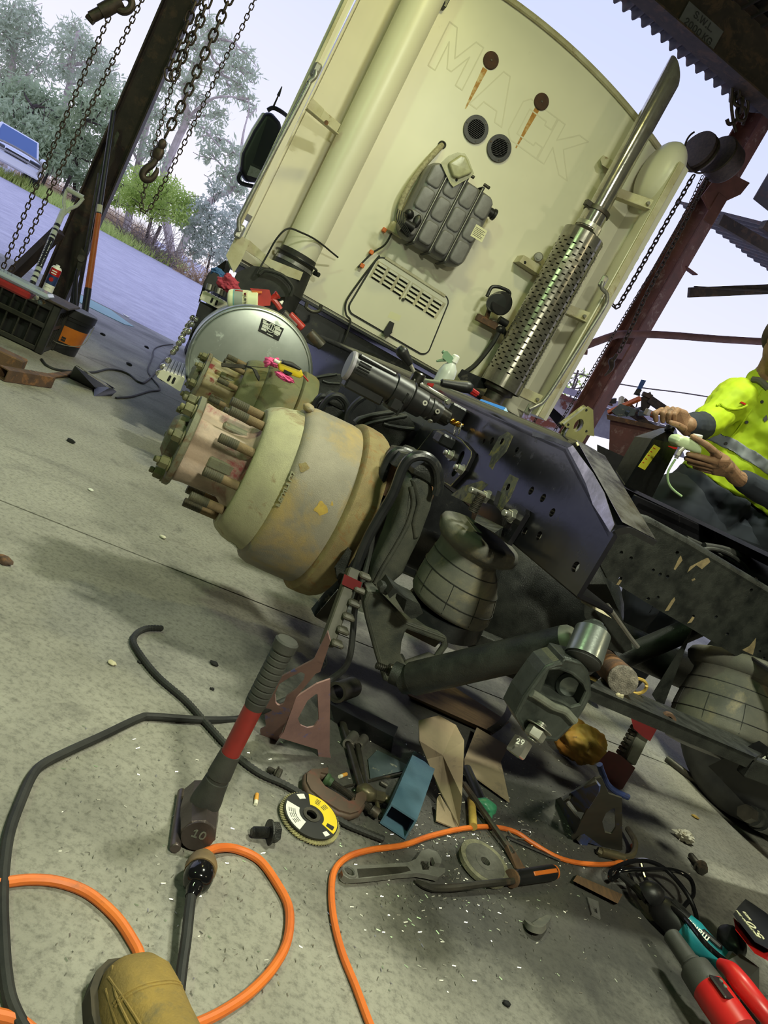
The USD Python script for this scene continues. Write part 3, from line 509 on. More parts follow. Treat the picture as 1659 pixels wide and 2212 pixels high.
part(ex, 'muffler', lathe([(.98, .075), (1.12, .075), (1.14, .115), (2.38, .115), (2.42, .08)], E_(0), UP, 32), M['dark_steel']); part(ex, 'lower_pipe', lathe([(.6, .07), (.99, .07), (.99, .085), (1.06, .085)], E_(0), UP, 28), M['rusty'])
mk('stay_cream', (150, 136, 96), (120, 100, 66), sc=8, rough=.6, rust=(96, 70, 44), rsc=12)
sp_ = part(ex, 'stack_stay', tube([Fq(1232, 500, 5.12), Fq(1222, 520, 5.12), Fq(1196, 575, 5.12), Fq(1140, 690, 5.12), Fq(1080, 810, 5.12), Fq(1068, 838, 5.12)], .036, 14), M['stay_cream'], 'dirty cream tube standing beside the heat shield')
part(sp_, 'stay_band', ringm(Fq(1213, 530, 5.12), Fq(1217, 521, 5.12), .043, .03, 20), M['dark_steel']); part(sp_, 'stay_band', ringm(Fq(1072, 826, 5.12), Fq(1076, 818, 5.12), .046, .03, 20), M['stay_cream'])
bk = part(tr, 'rub_bracket', slab_f(outline_f([(1122, 565), (1132, 551), (1175, 577), (1167, 594), (1160, 590)], WF-.12), WF-.12, .12), M['cream_dirty'], 'rusty angle bracket with a rubber roller on the wall')
part(bk, 'roller', cat(cyl(W(1163, 555, .03), W(1163, 555, .14), .034, n=20, bev=.006), cyl(W(1163, 555, .14), W(1163, 555, .15), .016, n=14)), M['zinc']); part(bk, 'bracket_hole', cyl(W(1134, 567, .119), W(1134, 567, .123), .011, n=10), M['dark'])
# work light ---------------------------------------------------------
wl = part(tr, 'work_light', lathe([(0, .03), (.01, .062), (.04, .078), (.075, .083), (.085, .085), (.10, .085), (.105, .078)], W(1071, 652, .1), -FW+RT*.12-UP*.05, 32), M['black_plastic'], 'round black work light with a carry handle on the cab wall')
part(wl, 'lamp_lens', cyl(W(1071, 653, .195), W(1072, 655, .208), .074, n=28), M['lens']); part(wl, 'reflector', cyl(W(1071, 653, .19), W(1072, 654, .199), .07, n=24), M['steel'])
part(wl, 'carry_handle', tube([W(1052, 640, .17), W(1061, 622, .15), W(1072, 619, .15), W(1086, 623, .15), W(1099, 630, .15), W(1100, 640, .15), W(1092, 660, .17)], .013, 10, 8), M['black_plastic'])
part(wl, 'lamp_mount', cat(bar(W(1030, 684, .1), W(1072, 706, .1), .05, .05), bar(W(1058, 665, .1), W(1050, 690, .1), .03, .03)), M['rusty'], 'rust brown mounting bar')
part(wl, 'lamp_plug', cat(cyl(W(1078, 690, .13), W(1095, 700, .13), .028, n=14), cyl(W(1084, 705, .13), W(1090, 720, .13), .02, n=12), blob(W(1080, 712, .13), (.03, .03, .03), .2, 2, 4, 2)), M['black_plastic'])
part(wl, 'lamp_cable', tube([W(1078, 716, .13), W(1062, 745, .13), W(1030, 785, .12), W(1003, 806, .12)], .018, 10), M['black_rubber']); part(wl, 'lamp_cable', tube([W(1092, 715, .12), W(1090, 740, .13), W(1078, 768, .13), W(1066, 786, .1)], .013, 8), M['black_rubber'])
part(tr, 'cable_junction', cat(hull([Fq(x, y, f) for x, y in [(988, 812), (998, 797), (1050, 820), (1062, 830), (1048, 840), (1005, 836)] for f in (5.05, 5.25)]), tube([Fq(x, y, 5.0) for x, y in [(1050, 833), (1062, 826), (1066, 808), (1072, 800)]], .012, 8)), M['black_paint'])
# thin wire over the wall at left
part(tr, 'loose_wire', tube([Fq(555, 590, 4.9), Fq(575, 555, 4.9), Fq(598, 515, 4.85), Fq(622, 494, 4.85), Fq(650, 502, 4.95), Fq(685, 520, 5.05), Fq(730, 556, 5.2)], .006, 8), M['black_rubber'])
# mirror and aerial --------------------------------------------------
mf = 7.0
mr = part(tr, 'mirror', soft_slab(outline_f([(571, 240), (588, 240), (607, 262), (612, 300), (595, 350), (566, 393), (530, 390), (517, 368), (520, 330), (545, 280)], mf).buffer(-.05).buffer(.05), mf, .14, .05), M['black_plastic'], 'big black side mirror of the truck', smooth=50)
part(mr, 'mirror_glass', slab_f(outline_f([(578, 255), (600, 270), (600, 305), (585, 345), (566, 362), (546, 352)], mf-.004), mf-.004, .004), M['lens'], smooth=False); part(mr, 'spot_mirror', slab_f(outline_f([(541, 357), (566, 369), (556, 385), (533, 378)], mf-.005), mf-.005, .004), M['steel'], smooth=False)
part(mr, 'mirror_cover', soft_slab(outline_f([(566, 242), (577, 244), (549, 285), (527, 330), (524, 362), (517, 366), (518, 330), (543, 278)], mf+.03).buffer(-.01).buffer(.01), mf+.02, .13, .02, 3), M['white_plastic'], smooth=50)
part(mr, 'mirror_arm', cat(tube([Fq(578, 238, mf), Fq(590, 233, mf), Fq(606, 240, mf), Fq(622, 252, mf+.1)], .018, 8), tube([Fq(520, 372, mf), Fq(515, 385, mf), Fq(522, 396, mf), Fq(548, 403, mf+.1)], .018, 8)), M['black_plastic'])
part(mr, 'aerial', cat(cyl(Fq(588, 236, mf), Fq(601, 207, mf), .009, .006, 8), cyl(Fq(601, 207, mf), Fq(609, 187, mf), .014, .004, 8)), M['dark_steel'])
# ---------------------------------------------------------------- chassis rails
RR, ZB, ZT, RE = .8, .622, .89, 1.105
def bez(px, f): return outline_f(px, f)
web = poly([(RE, ZB+.004), (RE, .756), (RE+.30, ZT-.027), (8.0, ZT-.027), (8.0, ZB+.004)])
holes = [(570, 333, 2.0), (845, 330, .9), (900, 325, 1.2), (970, 330, 1.1), (1073, 388, .9), (795, 430, .9), (1013, 645, 1.1), (940, 778, 1.1), (1172, 670, 1.25), (1253, 720, 1.25), (1317, 820, 1.2), (1125, 950, 1.25), (1225, 980, 1.25), (1477, 1195, 1.35)]
for x, y, s in holes: c = tc(Rq(780+x/3.19, 850+y/3.19, RR)); web = web.difference(circ(c[1:], .0082*s))
web = web.difference(affinity.rotate(affinity.scale(Point(*tc(Rq(988, 1003, RR))[1:]).buffer(.021), .8, 1.9), 0))
mk('rail_black', (20, 19, 23), (34, 33, 38), sc=7, rough=.2, rough2=.42, rust=(62, 60, 62), rsc=13, rlo=.62, rhi=.76, bump=.06, bsc=60)
def cprofile(path, side):
    """top flange following path (f, z) with its rolled outer edge; side +1 opens to the truck's right"""
    ms = []
    for (f0, z0), (f1, z1) in zip(path, path[1:]):
        d = unit(V(f1-f0, z1-z0)); n = V(-d[1], d[0]); o = T(RR if side > 0 else RR+.87, f0, z0)
        sec = poly([(.018, 0), (.09, 0), (.09, -.011), (.018, -.011)]); ex = RT*side; ey = FW*n[0]+UP*n[1]
        a = [(.03-.03*math.cos(t), -.03+.03*math.sin(t)) for t in np.linspace(0, math.pi/2, 9)]
        sec = poly([(0, -.036)]+a+[(.09, 0), (.09, -.011), (.03, -.011), (.011, -.03), (.011, -.036)])
        L = math.hypot(f1-f0, z1-z0); dirv = FW*d[0]+UP*d[1]
        v, f = tm(trimesh.creation.extrude_polygon(sec, L, engine='earcut')); ms.append(put((v, f), o, ex, ey, dirv))
    return cat(ms)
def rail(side, label):
    r0 = RR if side > 0 else RR+.86
    rl = part(tr, 'chassis_rail', slab_r(web, r0, .01), M['rail_black'], label, False)
    part(rl, 'top_flange', cprofile([(RE, .782), (RE+.30, ZT), (8.0, ZT)], side), M['rail_black'])
    part(rl, 'bottom_flange', rbox(T(r0+side*.047, (RE+8)/2, ZB+.005), (.085, 8-RE, .011), TA, .003), M['rail_black'])
    return rl
rl = rail(1, 'glossy black left chassis rail drilled with holes, its end cut sloping'); rail(-1, 'black right chassis rail')
# bare and scraped patches, a painted top edge sheen, bolted plates
mk('scraped', (112, 108, 92), (70, 68, 66), sc=40, lo=.42, hi=.58, rough=.6, rust=(140, 128, 78), rsc=26, rlo=.5, rhi=.6)
mk('painted_sheen', (96, 92, 106), (56, 54, 62), sc=18, rough=.3, rough2=.5); mk('polished', (196, 192, 186), (150, 148, 146), sc=16, rough=.2, rough2=.38, metal=1.)
q = lambda pts: outline_r(zz(780, 850, 3.19, pts), RR-.0006)
part(rl, 'scraped_patch', slab_r(q([(1010, 262), (1048, 290), (1000, 400), (925, 480), (905, 525), (880, 500), (900, 430), (878, 425), (950, 300)]).difference(circ(tc(Rq(780+970/3.19, 850+330/3.19, RR))[1:], .009)), RR-.0006, .0012), M['scraped'], 'bare scraped patch on the black rail', False)
part(rl, 'scraped_patch', slab_r(q([(1025, 555), (1085, 585), (1030, 715), (965, 810), (930, 770), (950, 700), (990, 610)]).difference(circ(tc(Rq(780+1013/3.19, 850+645/3.19, RR))[1:], .009)), RR-.0006, .0012), M['scraped'], 'bare scraped patch above the bracket', False)
part(rl, 'scraped_patch', slab_r(q([(830, 600), (875, 625), (820, 680), (800, 780), (700, 740), (620, 700), (700, 640)]), RR-.0006, .0012), M['scraped'], None, False)
part(rl, 'ground_edge', prism(poly([(.004, 0), (.088, .002), (.088, .31), (.006, .31)]), T(RR, RE+.003, .7835), RT, unit(FW*.3+UP*.108), .0006), M['polished'], 'bright ground steel on the sloping rail end', False)
part(rl, 'ground_edge', slab_r(outline_r(zz(1150, 800, 3.26, [(240, 530), (285, 528), (335, 600), (425, 720), (505, 860), (578, 1085), (548, 1140), (500, 1060), (425, 945), (378, 800), (338, 715), (285, 615)]), RR-.0006), RR-.0006, .0012), M['polished'], 'bright ground band along the sloping end', False)
part(rl, 'ground_edge', slab_r(outline_r(zz(1150, 800, 3.26, [(0, 428), (100, 458), (240, 505), (285, 528), (250, 545), (140, 498), (0, 462)]), RR-.0006), RR-.0006, .0012), M['painted_sheen'], None, False)  # lighter band paints the sky sheen along the rail top edge
gus = q([(520, 262), (600, 262), (712, 330), (785, 415), (782, 450), (740, 540), (640, 650), (560, 600), (430, 480), (410, 400)])
slot = affinity.rotate(Point(*tc(Rq(780+665/3.19, 850+485/3.19, RR-.012))[1:]).buffer(.016), 0)
slot = LineString([tc(Rq(780+a/3.19, 850+b/3.19, RR-.012))[1:] for a, b in ((690, 435), (648, 535))]).buffer(.017)
hang = part(rl, 'spring_hanger', slab_r(gus.difference(slot), RR-.0125, .012), M['rail_black'], 'black hanger plate bolted to the rail', False)
part(hang, 'worn_edge', rim_r(gus, RR-.0125, .0016), M['scraped'], 'paler rim round the hanger plate'); part(hang, 'slot_back', slab_r(slot.buffer(-.0005), RR-.004, .003), M['dark'], smooth=False)  # thin paler rim outlines the hanger plate
for a, b in ((618, 425), (690, 525)): part(hang, 'hanger_bolt', bolt(Rq(780+a/3.19, 850+b/3.19, RR-.016), -RT, .0125, .014, .01), M['zinc'])
brk = outline_r(zz(780, 850, 3.19, [(868, 650), (895, 643), (942, 668), (912, 760), (980, 832), (1040, 775), (1062, 748), (1135, 795), (1135, 830), (1008, 1038), (960, 1000), (760, 860), (770, 790)]), RR-.013)
ab = part(rl, 'airbag_bracket', slab_r(brk.buffer(.004).buffer(-.004), RR-.0135, .012), M['rail_black'], 'black airbag bracket bolted under the rail', False); part(ab, 'bracket_gusset', hull([Rq(780+a/3.19, 850+b/3.19, r) for a, b, r in ((800, 830, RR-.02), (980, 920, RR-.02), (920, 960, RR-.09), (780, 880, RR-.09), (960, 990, RR-.02))]), M['black_cast'])
for a, b, s in ((868, 712, .055), (1042, 845, .02)): part(ab, 'bracket_bolt', bolt(Rq(780+a/3.19, 850+b/3.19, RR-.017), unit(-RT-FW*.5), .0125, .016, s), M['zinc'])
part(ab, 'threaded_stud', cat([cyl(Rq(1020, 1105, RR-.06)+UP*(.004*k), Rq(1020, 1105, RR-.06)+UP*(.004*k+.0035), .011+.0015*(k % 2), n=14) for k in range(12)]), M['dark_steel'])
# rear cross member with mud runs and holes ----------------------------
CF = 1.42
xm = outline_f([(1283, 1192), (1330, 1128), (1395, 1122), (1659, 1276), (1740, 1322), (1740, 1484), (1659, 1438), (1588, 1416), (1500, 1362), (1420, 1316), (1312, 1250)], CF)
for x, y in [(1342, 1194), (1363, 1206), (1463, 1194), (1411, 1232), (1426, 1241), (1442, 1246), (1340, 1250), (1421, 1291), (1400, 1294), (1497, 1332), (1547, 1333), (1571, 1370), (1623, 1275), (1641, 1408), (1650, 1422)]: xm = xm.difference(circ(tc(Fq(x, y, CF))[[0, 2]], .0048))
cm = part(tr, 'rear_crossmember', slab_f(xm, CF, .01), M['black_cast'], 'black drilled rear cross member with dried mud runs', False)
part(cm, 'rolled_edge', tube([Fq(1318, 1128, CF+.012), Fq(1395, 1126, CF+.012), Fq(1659, 1280, CF+.012), Fq(1740, 1326, CF+.012)], .014, 10, 3), M['black_cast']); part(cm, 'top_flange', hull(np.vstack([[Fq(1330, 1126, CF+.01), Fq(1740, 1320, CF+.01), Fq(1330, 1126, CF+.01)+FW*.09, Fq(1740, 1320, CF+.01)+FW*.09]]+[[p-UP*.01 for p in (Fq(1330, 1126, CF+.01), Fq(1740, 1320, CF+.01))]])), M['black_cast'])
mk('mud', (150, 132, 98), (112, 98, 74), sc=40, rough=.9)
for pts in ([(1120, 0), (1130, 30), (1085, 90), (1075, 85), (1105, 20)], [(1290, 10), (1302, 40), (1250, 85), (1215, 60), (1160, 105), (1175, 70), (1250, 30)], [(1080, 258), (1085, 275), (1045, 340), (1020, 345), (1060, 280)], [(1193, 378), (1205, 385), (1185, 415), (1160, 420)], [(1585, 510), (1580, 560), (1565, 615), (1500, 585), (1545, 560)], [(740, 150), (755, 155), (735, 185), (720, 180)], [(1185, 150), (1205, 140), (1210, 150), (1190, 160)]):
    part(cm, 'mud_run', slab_f(outline_f(zz(1080, 1200, 2.865, pts), CF-.0007), CF-.0007, .0012), M['mud'], smooth=False)
part(tr, 'inner_crossmember', cat(bar(Fq(1366, 1080, 1.85), Fq(1740, 1250, 1.85), .035, .02, FW), bar(Fq(1366, 1097, 1.85), Fq(1740, 1268, 1.85), .05, .02, FW), slab_f(outline_f([(1366, 1090), (1740, 1262), (1740, 1420), (1380, 1200)], 1.87), 1.87, .012)), M['rail_black'], 'glossy black inner cross member edge')
for k, pts in enumerate([[(1500, 1190), (1540, 1186), (1580, 1200), (1610, 1225), (1640, 1262), (1680, 1290)], [(1520, 1180), (1570, 1190), (1625, 1215), (1690, 1245)], [(1480, 1165), (1540, 1195), (1600, 1240), (1640, 1290)], [(1530, 1200), (1575, 1215), (1600, 1245), (1630, 1290)]]):
    part(tr, 'chassis_hose', tube([Fq(x, y, 1.66+.02*k) for x, y in pts], .012 if k else .006, 8), M['black_rubber'])
# ---------------------------------------------------------------- axles, hubs and brake drums
AXZ = .427
def drum_mats():
    mk('drum_body', (150, 142, 126), (126, 120, 108), sc=5, rough=.62, rough2=.8, rust=(164, 142, 96), rsc=5, rlo=.5, rhi=.66, bump=.35, bsc=330)
    mk('drum_face', (172, 168, 134), (148, 144, 118), sc=8, rough=.7, rust=(120, 92, 60), rsc=14, rlo=.55, rhi=.7, bump=.3, bsc=300)
    mk('drum_ring', (148, 134, 92), (124, 108, 76), sc=12, rough=.85, rust=(134, 98, 58), rsc=40, rlo=.52, rhi=.66, bump=.5, bsc=420)
    mk('drum_olive', (112, 112, 78), (92, 94, 64), sc=6, rough=.7, rust=(120, 104, 60), rsc=8, rlo=.52, rhi=.68, bump=.3, bsc=300)
    mk('hub_red', (150, 132, 118), (180, 156, 138), sc=9, lo=.4, hi=.6, rough=.6, rust=(142, 74, 76), rsc=6, rlo=.54, rhi=.62, bump=.2, bsc=200)
    mk('hub_red2', (118, 108, 72), (150, 136, 104), sc=9, rough=.45, rust=(116, 40, 42), rsc=9, rlo=.55, rhi=.61, bump=.1, bsc=200)
    mk('hub_flange', (92, 92, 78), (120, 118, 96), sc=12, rough=.7, rust=(96, 74, 52), rsc=16, bump=.3, bsc=300)
    mk('stud_rust', (124, 104, 74), (102, 86, 62), sc=20, rough=.8, bump=.4, bsc=400); mk('stud_dark', (66, 64, 52), (88, 82, 62), sc=30, rough=.6, bump=.5, bsc=500); mk('bolt_olive', (118, 114, 76), (88, 86, 62), sc=20, rough=.65, bump=.3, bsc=400)
drum_mats()
def hub(f0, r_off, phase, body, face, ring, red, label, chip):
    A = lambda r, a, rad: T(r+r_off, f0, AXZ)+rad*(math.cos(a)*UP-math.sin(a)*FW)      # a = 0 up, positive towards the rear
    ax = lambda prof, n=72: lathe([(h+r_off, r) for h, r in prof], T(0, f0, AXZ), RT, n)
    h = part(tr, 'brake_drum', ax([(.338, .198), (.344, .212), (.352, .222), (.372, .229), (.43, .232), (.48, .233), (.498, .231), (.503, .228)]), body, label, 40)
    part(h, 'drum_face', ax([(.256, .13), (.252, .160), (.254, .168), (.262, .177), (.285, .19), (.32, .199), (.334, .203), (.342, .204)]), face); part(h, 'drum_ring', ax([(.497, .226), (.502, .244), (.508, .249), (.535, .25), (.56, .248), (.577, .240), (.58, .225), (.575, .2)]), ring, 'rusty flange ring of the drum')
    part(h, 'drum_lining', ax([(.54, .19), (.57, .19), (.575, .06)], 48), M['dark'])
    v, f = ax([(.105, .1), (.112, .104), (.135, .101), (.19, .1), (.232, .104), (.25, .118), (.258, .135)], 80)
    d = v-T(0, f0, AXZ); ra = d-np.outer(d@RT, RT); a = np.arctan2(ra@FW, ra@UP); k = np.clip((.25-(d@RT-r_off))/.05, 0, 1)
    v = v+ra*(-.10*np.clip(np.cos(5*(a+phase))*2.2, -1, 1)*k)[:, None]; hb = part(h, 'hub_barrel', (v, f), red, 'fluted wheel hub with flaking red and cream paint', 40)
    for i in range(5):
        a = phase+i*2*math.pi/5; w = A(.2, a+.0, .093); x = unit(w-T(.2+r_off, f0, AXZ)); part(hb, 'hub_window', rbox(w, (.07, .03, .012), (RT, np.cross(x, RT), x), .004), M['hub_flange'], smooth=False)
    part(h, 'axle_flange', ax([(.085, .05), (.086, .118), (.089, .124), (.102, .124), (.106, .118), (.107, .09)], 48), M['hub_flange'], 'thick axle shaft flange'); part(h, 'axle_cap', ax([(.048, .02), (.05, .045), (.062, .06), (.086, .064)], 32), M['hub_flange'])
    for i in range(8):
        a = phase+.2+i*math.pi/4; p = A(.086, a, .102); b = part(h, 'axle_nut', cat(cyl(p, p-RT*.004, .02, n=16), hexn(p-RT*.004, p-RT*.026, .029)), M['bolt_olive']); part(b, 'nut_stud', cyl(p-RT*.026, p-RT*.038, .0085, n=12, bev=.002), M['bolt_olive'])
    for i in range(10):
        a = phase*.4+.31+i*math.pi/5; p = A(.256, a, .146); s = part(h, 'wheel_stud', cyl(p, p-RT*.05, .0118, n=14), M['stud_rust'], 'rusty wheel stud' if i == 0 else None)
        part(s, 'stud_thread', lathe([(x, .0128 if j % 2 else .0116) for j, x in enumerate(np.linspace(.046, .094, 20))]+[(.096, .010)], p, -RT, 14), M['stud_dark'])
    return h, A
h2, A2 = hub(1.9, 0, .35, M['drum_body'], M['drum_face'], M['drum_ring'], M['hub_red'], 'big rusty brake drum of the rear axle, cast lettering on its side', True)
# cast numbers, paint blots and a strip of tape on the rear drum
def arc_patch(A, pts, rad, lift, mt, name, lab=None):
    """a flat blot wrapped on the drum: pts are (r, angle) outlines"""
    pg = poly(pts); t = trimesh.creation.extrude_polygon(pg, .001, engine='earcut')
    for _ in range(2): t = t.subdivide()
    v = np.array(t.vertices); part(h2, name, (np.array([A(a, b, rad(a)+lift+(c-.0005)) for a, b, c in v]), t.faces), mt, lab, False)
radb = lambda r: float(np.interp(r, [.254, .262, .285, .32, .334, .344, .352, .372, .43, .5], [.168, .177, .19, .199, .203, .212, .222, .229, .232, .231]))
def ang_of(x, y, rad=.232):
    """(r, angle) on the drum's skin where a sight line first meets it"""
    d = ray(x, y); best = None
    for t in np.arange(1.4, 2.6, .004):
        p = CAM+d*t; c = tc(p); rr_ = math.hypot(c[1]-1.9, c[2]-AXZ)
        if .25 < c[0] < .58 and rr_ < radb(c[0])+.001: best = (c[0], math.atan2(-(c[1]-1.9), c[2]-AXZ)); break
    return best
letters_ = []
pa, pb = ang_of(583, 1078), ang_of(612, 1014)
s_ = 'M321HLG7'
for i, ch in enumerate(s_):
    t = (i+.5)/len(s_); a = pa[1]*(1-t)+pb[1]*t; r0 = .347; p = A2(r0+.003, a, radb(r0)+.002); n_ = unit(A2(r0, a, 1)-A2(r0, a, 0)); up_ = unit(A2(r0, a-.05, .22)-A2(r0, a+.05, .22))
    letters_.append(text(ch, .017, p, up_, np.cross(n_, up_), .004))
mk('cast_letters', (128, 126, 100), rough=.7); part(h2, 'cast_lettering', cat(letters_), M['cast_letters'], 'raised cast characters on the drum', False)
mk('ochre', (182, 154, 70), (160, 130, 66), sc=60, rough=.8); mk('tape', (214, 212, 196), rough=.5)
def blot(x, y, sz, seed, mt, name='paint_blot', lab=None, asp=1.):
    c = ang_of(x, y)
    if c: arc_patch(A2, [(c[0]+sz*asp*math.cos(t)*(1+.25*math.sin(3*t+seed)), c[1]+sz/.23*math.sin(t)*(1+.2*math.cos(4*t+seed*2))) for t in np.linspace(0, 2*math.pi, 26)[:-1]], radb, .0006, mt, name, lab)
blot(693, 1098, .016, 1, M['ochre'], lab='ochre blot on the drum'); blot(719, 1088, .006, 2, M['ochre']); blot(655, 1010, .012, 3, M['drum_ring'])
c = ang_of(505, 1177); arc_patch(A2, [(c[0]-.012, c[1]-.03), (c[0]+.004, c[1]-.05), (c[0]+.012, c[1]+.02), (c[0]+.02, c[1]+.09), (c[0]+.008, c[1]+.10), (c[0]-.002, c[1]+.03), (c[0]-.014, c[1]+.02)], radb, .001, M['tape'], 'tape_scrap', 'torn scrap of white tape')
part(h2, 'balance_notch', blob(A2(.345, .05, .222), (.016, .03, .012), .2, 2, 2, 2, TA), M['drum_body'])
p1 = G(428, 816, AXZ); o1 = tc(p1)
h1, A1 = hub(o1[1], o1[0]-.088, .75, M['drum_olive'], M['drum_olive'], M['drum_olive'], M['hub_red2'], 'olive painted brake drum of the front drive axle', False)
for f0, dr0 in ((1.9, 0), (o1[1], o1[0]-.088)):
    ax_ = part(tr, 'axle_housing', cat(cyl(T(.56, f0, AXZ), T(1.95, f0, AXZ), .062, n=24), blob(T(1.24, f0-.03, AXZ), (.27, .24, .24), .05, 1, 3, 3)), M['black_cast'], None, 40)
    part(ax_, 'backing_plate', cyl(T(.585+dr0, f0, AXZ), T(.6+dr0, f0, AXZ), .2, n=32), M['black_paint']); part(ax_, 'brake_arm', bar(T(.64, f0-.05, AXZ-.02), T(.66, f0-.16, AXZ-.16), .03, .05), M['black_cast'])
    part(ax_, 'brake_chamber', cat(cyl(T(.75, f0+.18, AXZ+.1), T(.75, f0+.34, AXZ+.1), .075, n=24, bev=.012)), M['black_paint'])
# ---------------------------------------------------------------- suspension of the rear axle (outlines seen, built at their depth)
k1 = lambda pts: zz(780, 850, 3.19, pts)
k2 = lambda pts: zz(640, 1200, 2.9625, pts)
SA = 1.62
arm = outline_f(k1([(285, 620), (330, 565), (400, 552), (460, 575), (500, 630), (510, 700), (492, 800), (455, 900), (420, 1000), (350, 1140), (295, 1260), (215, 1325), (130, 1385), (75, 1365), (58, 1295), (85, 1190), (150, 1060), (215, 930), (262, 800), (285, 700)]), SA).buffer(-.01).buffer(.008, 6)
sa = part(tr, 'spring_arm', soft_slab(arm, SA, .10, .016, 4), M['cast_dusty'], 'black cast goose-neck spring arm curving down to the bracket', 40)
part(sa, 'arm_rib', tube([Fq(x, y, SA-.002) for x, y in k1([(345, 640), (360, 760), (320, 900), (240, 1050), (150, 1200), (95, 1310)])], .006, 10), M['cast_dusty'])
part(sa, 'arm_face', soft_slab(outline_f(k1([(345, 600), (395, 565), (455, 585), (492, 640), (500, 710), (480, 800), (440, 905), (400, 1000), (365, 1010), (350, 900), (385, 760)]), SA-.006), SA-.008, .03, .008, 3), M['cast_dusty'], smooth=50)
sb = part(tr, 'axle_seat', soft_slab(outline_f(k1([(345, 500), (425, 448), (490, 470), (535, 530), (545, 600), (525, 665), (440, 600), (340, 545)]), SA).buffer(-.004).buffer(.004), SA-.02, .2, .012, 3), M['black_cast'], 'rounded black axle seat under the U-bolts', smooth=40)
part(sb, 'seat_pad', slab_f(outline_f(k1([(200, 480), (262, 398), (345, 412), (300, 500), (270, 520)]), SA+.08), SA+.06, .1), M['black_cast']); part(sb, 'seat_tube', cyl(Fq(845, 1036, 1.72), Fq(905, 1066, 1.9), .045, n=20), M['rusty'])
for pts, d0 in (([(-40, 1215), (40, 1010), (115, 870), (220, 690), (282, 525), (335, 450), (412, 428), (482, 456), (528, 530), (535, 640), (520, 700)], 0), ([(-40, 890), (60, 760), (120, 640), (160, 520), (205, 430), (262, 396), (330, 412), (385, 450)], .13)):
    part(sb, 'u_bolt', tube([Fq(x, y, SA-.03+d0) for x, y in k1(pts)], .0125, 10), M['black_paint'], 'long black U-bolt')
bo = outline_f(k2([(462, 232), (520, 236), (700, 425), (960, 520), (968, 580), (905, 672), (850, 660), (722, 705), (720, 790), (650, 835), (570, 800), (520, 640), (455, 400), (440, 300)]), 1.5); bi = outline_f(k2([(712, 462), (945, 548), (948, 585), (895, 668), (835, 690), (690, 705), (655, 640), (662, 560), (685, 490)]), 1.5)
bb = bo.difference(bi).buffer(-.003).buffer(.003)
lb_ = part(tr, 'lower_bracket', cat(slab_f(bb, 1.5, .06), rim_f(bo.buffer(-.004), 1.508, .009), rim_f(bi, 1.506, .006)), M['cast_dusty'], 'dusty black lower bracket with a window opening', 40)
part(lb_, 'inner_plate', slab_f(outline_f(k2([(712, 462), (945, 548), (895, 600), (700, 500)]), 1.56), 1.57, .01), M['dark_steel'])
part(lb_, 'mounting_stud', cat([cyl(Fq(640+(512+6*k)/2.9625, 1200+(702+2.2*k)/2.9625, 1.44), Fq(640+(516+6*k)/2.9625, 1200+(703.5+2.2*k)/2.9625, 1.44), .0075+.001*(k % 2), n=12) for k in range(13)]), M['dark_steel'], 'threaded stud end')
part(lb_, 'stud_nut', hexn(Fq(640+588/2.9625, 1200+728/2.9625, 1.44), Fq(640+628/2.9625, 1200+742/2.9625, 1.44), .026), M['dark_steel']); part(lb_, 'stud_washer', cyl(Fq(640+628/2.9625, 1200+740/2.9625, 1.44), Fq(640+640/2.9625, 1200+744/2.9625, 1.44), .021, n=20), M['dark_steel'])
part(lb_, 'clamp_plate', soft_slab(outline_f(k2([(530, 205), (555, 180), (612, 208), (578, 262), (536, 240)]), 1.47), 1.47, .03, .005, 3), M['black_cast'])
cl_ = outline_f(k2([(622, 203), (700, 268), (790, 312), (812, 368), (765, 400), (735, 405), (688, 362), (706, 285), (640, 240), (598, 275), (586, 250)]), 1.44); part(lb_, 'clip_bracket', slab_f(cl_, 1.44, .08), M['black_cast'], 'open clip bracket on top of the lower bracket', False)
part(tr, 'lower_beam', cat(bar(Fq(893, 1316, 1.6), Fq(1125, 1416, 1.6), .05, .034), bar(Fq(1090, 1404, 1.6), Fq(1290, 1494, 1.55), .05, .034)), M['black_cast'], 'flat black beam across below the airbag')
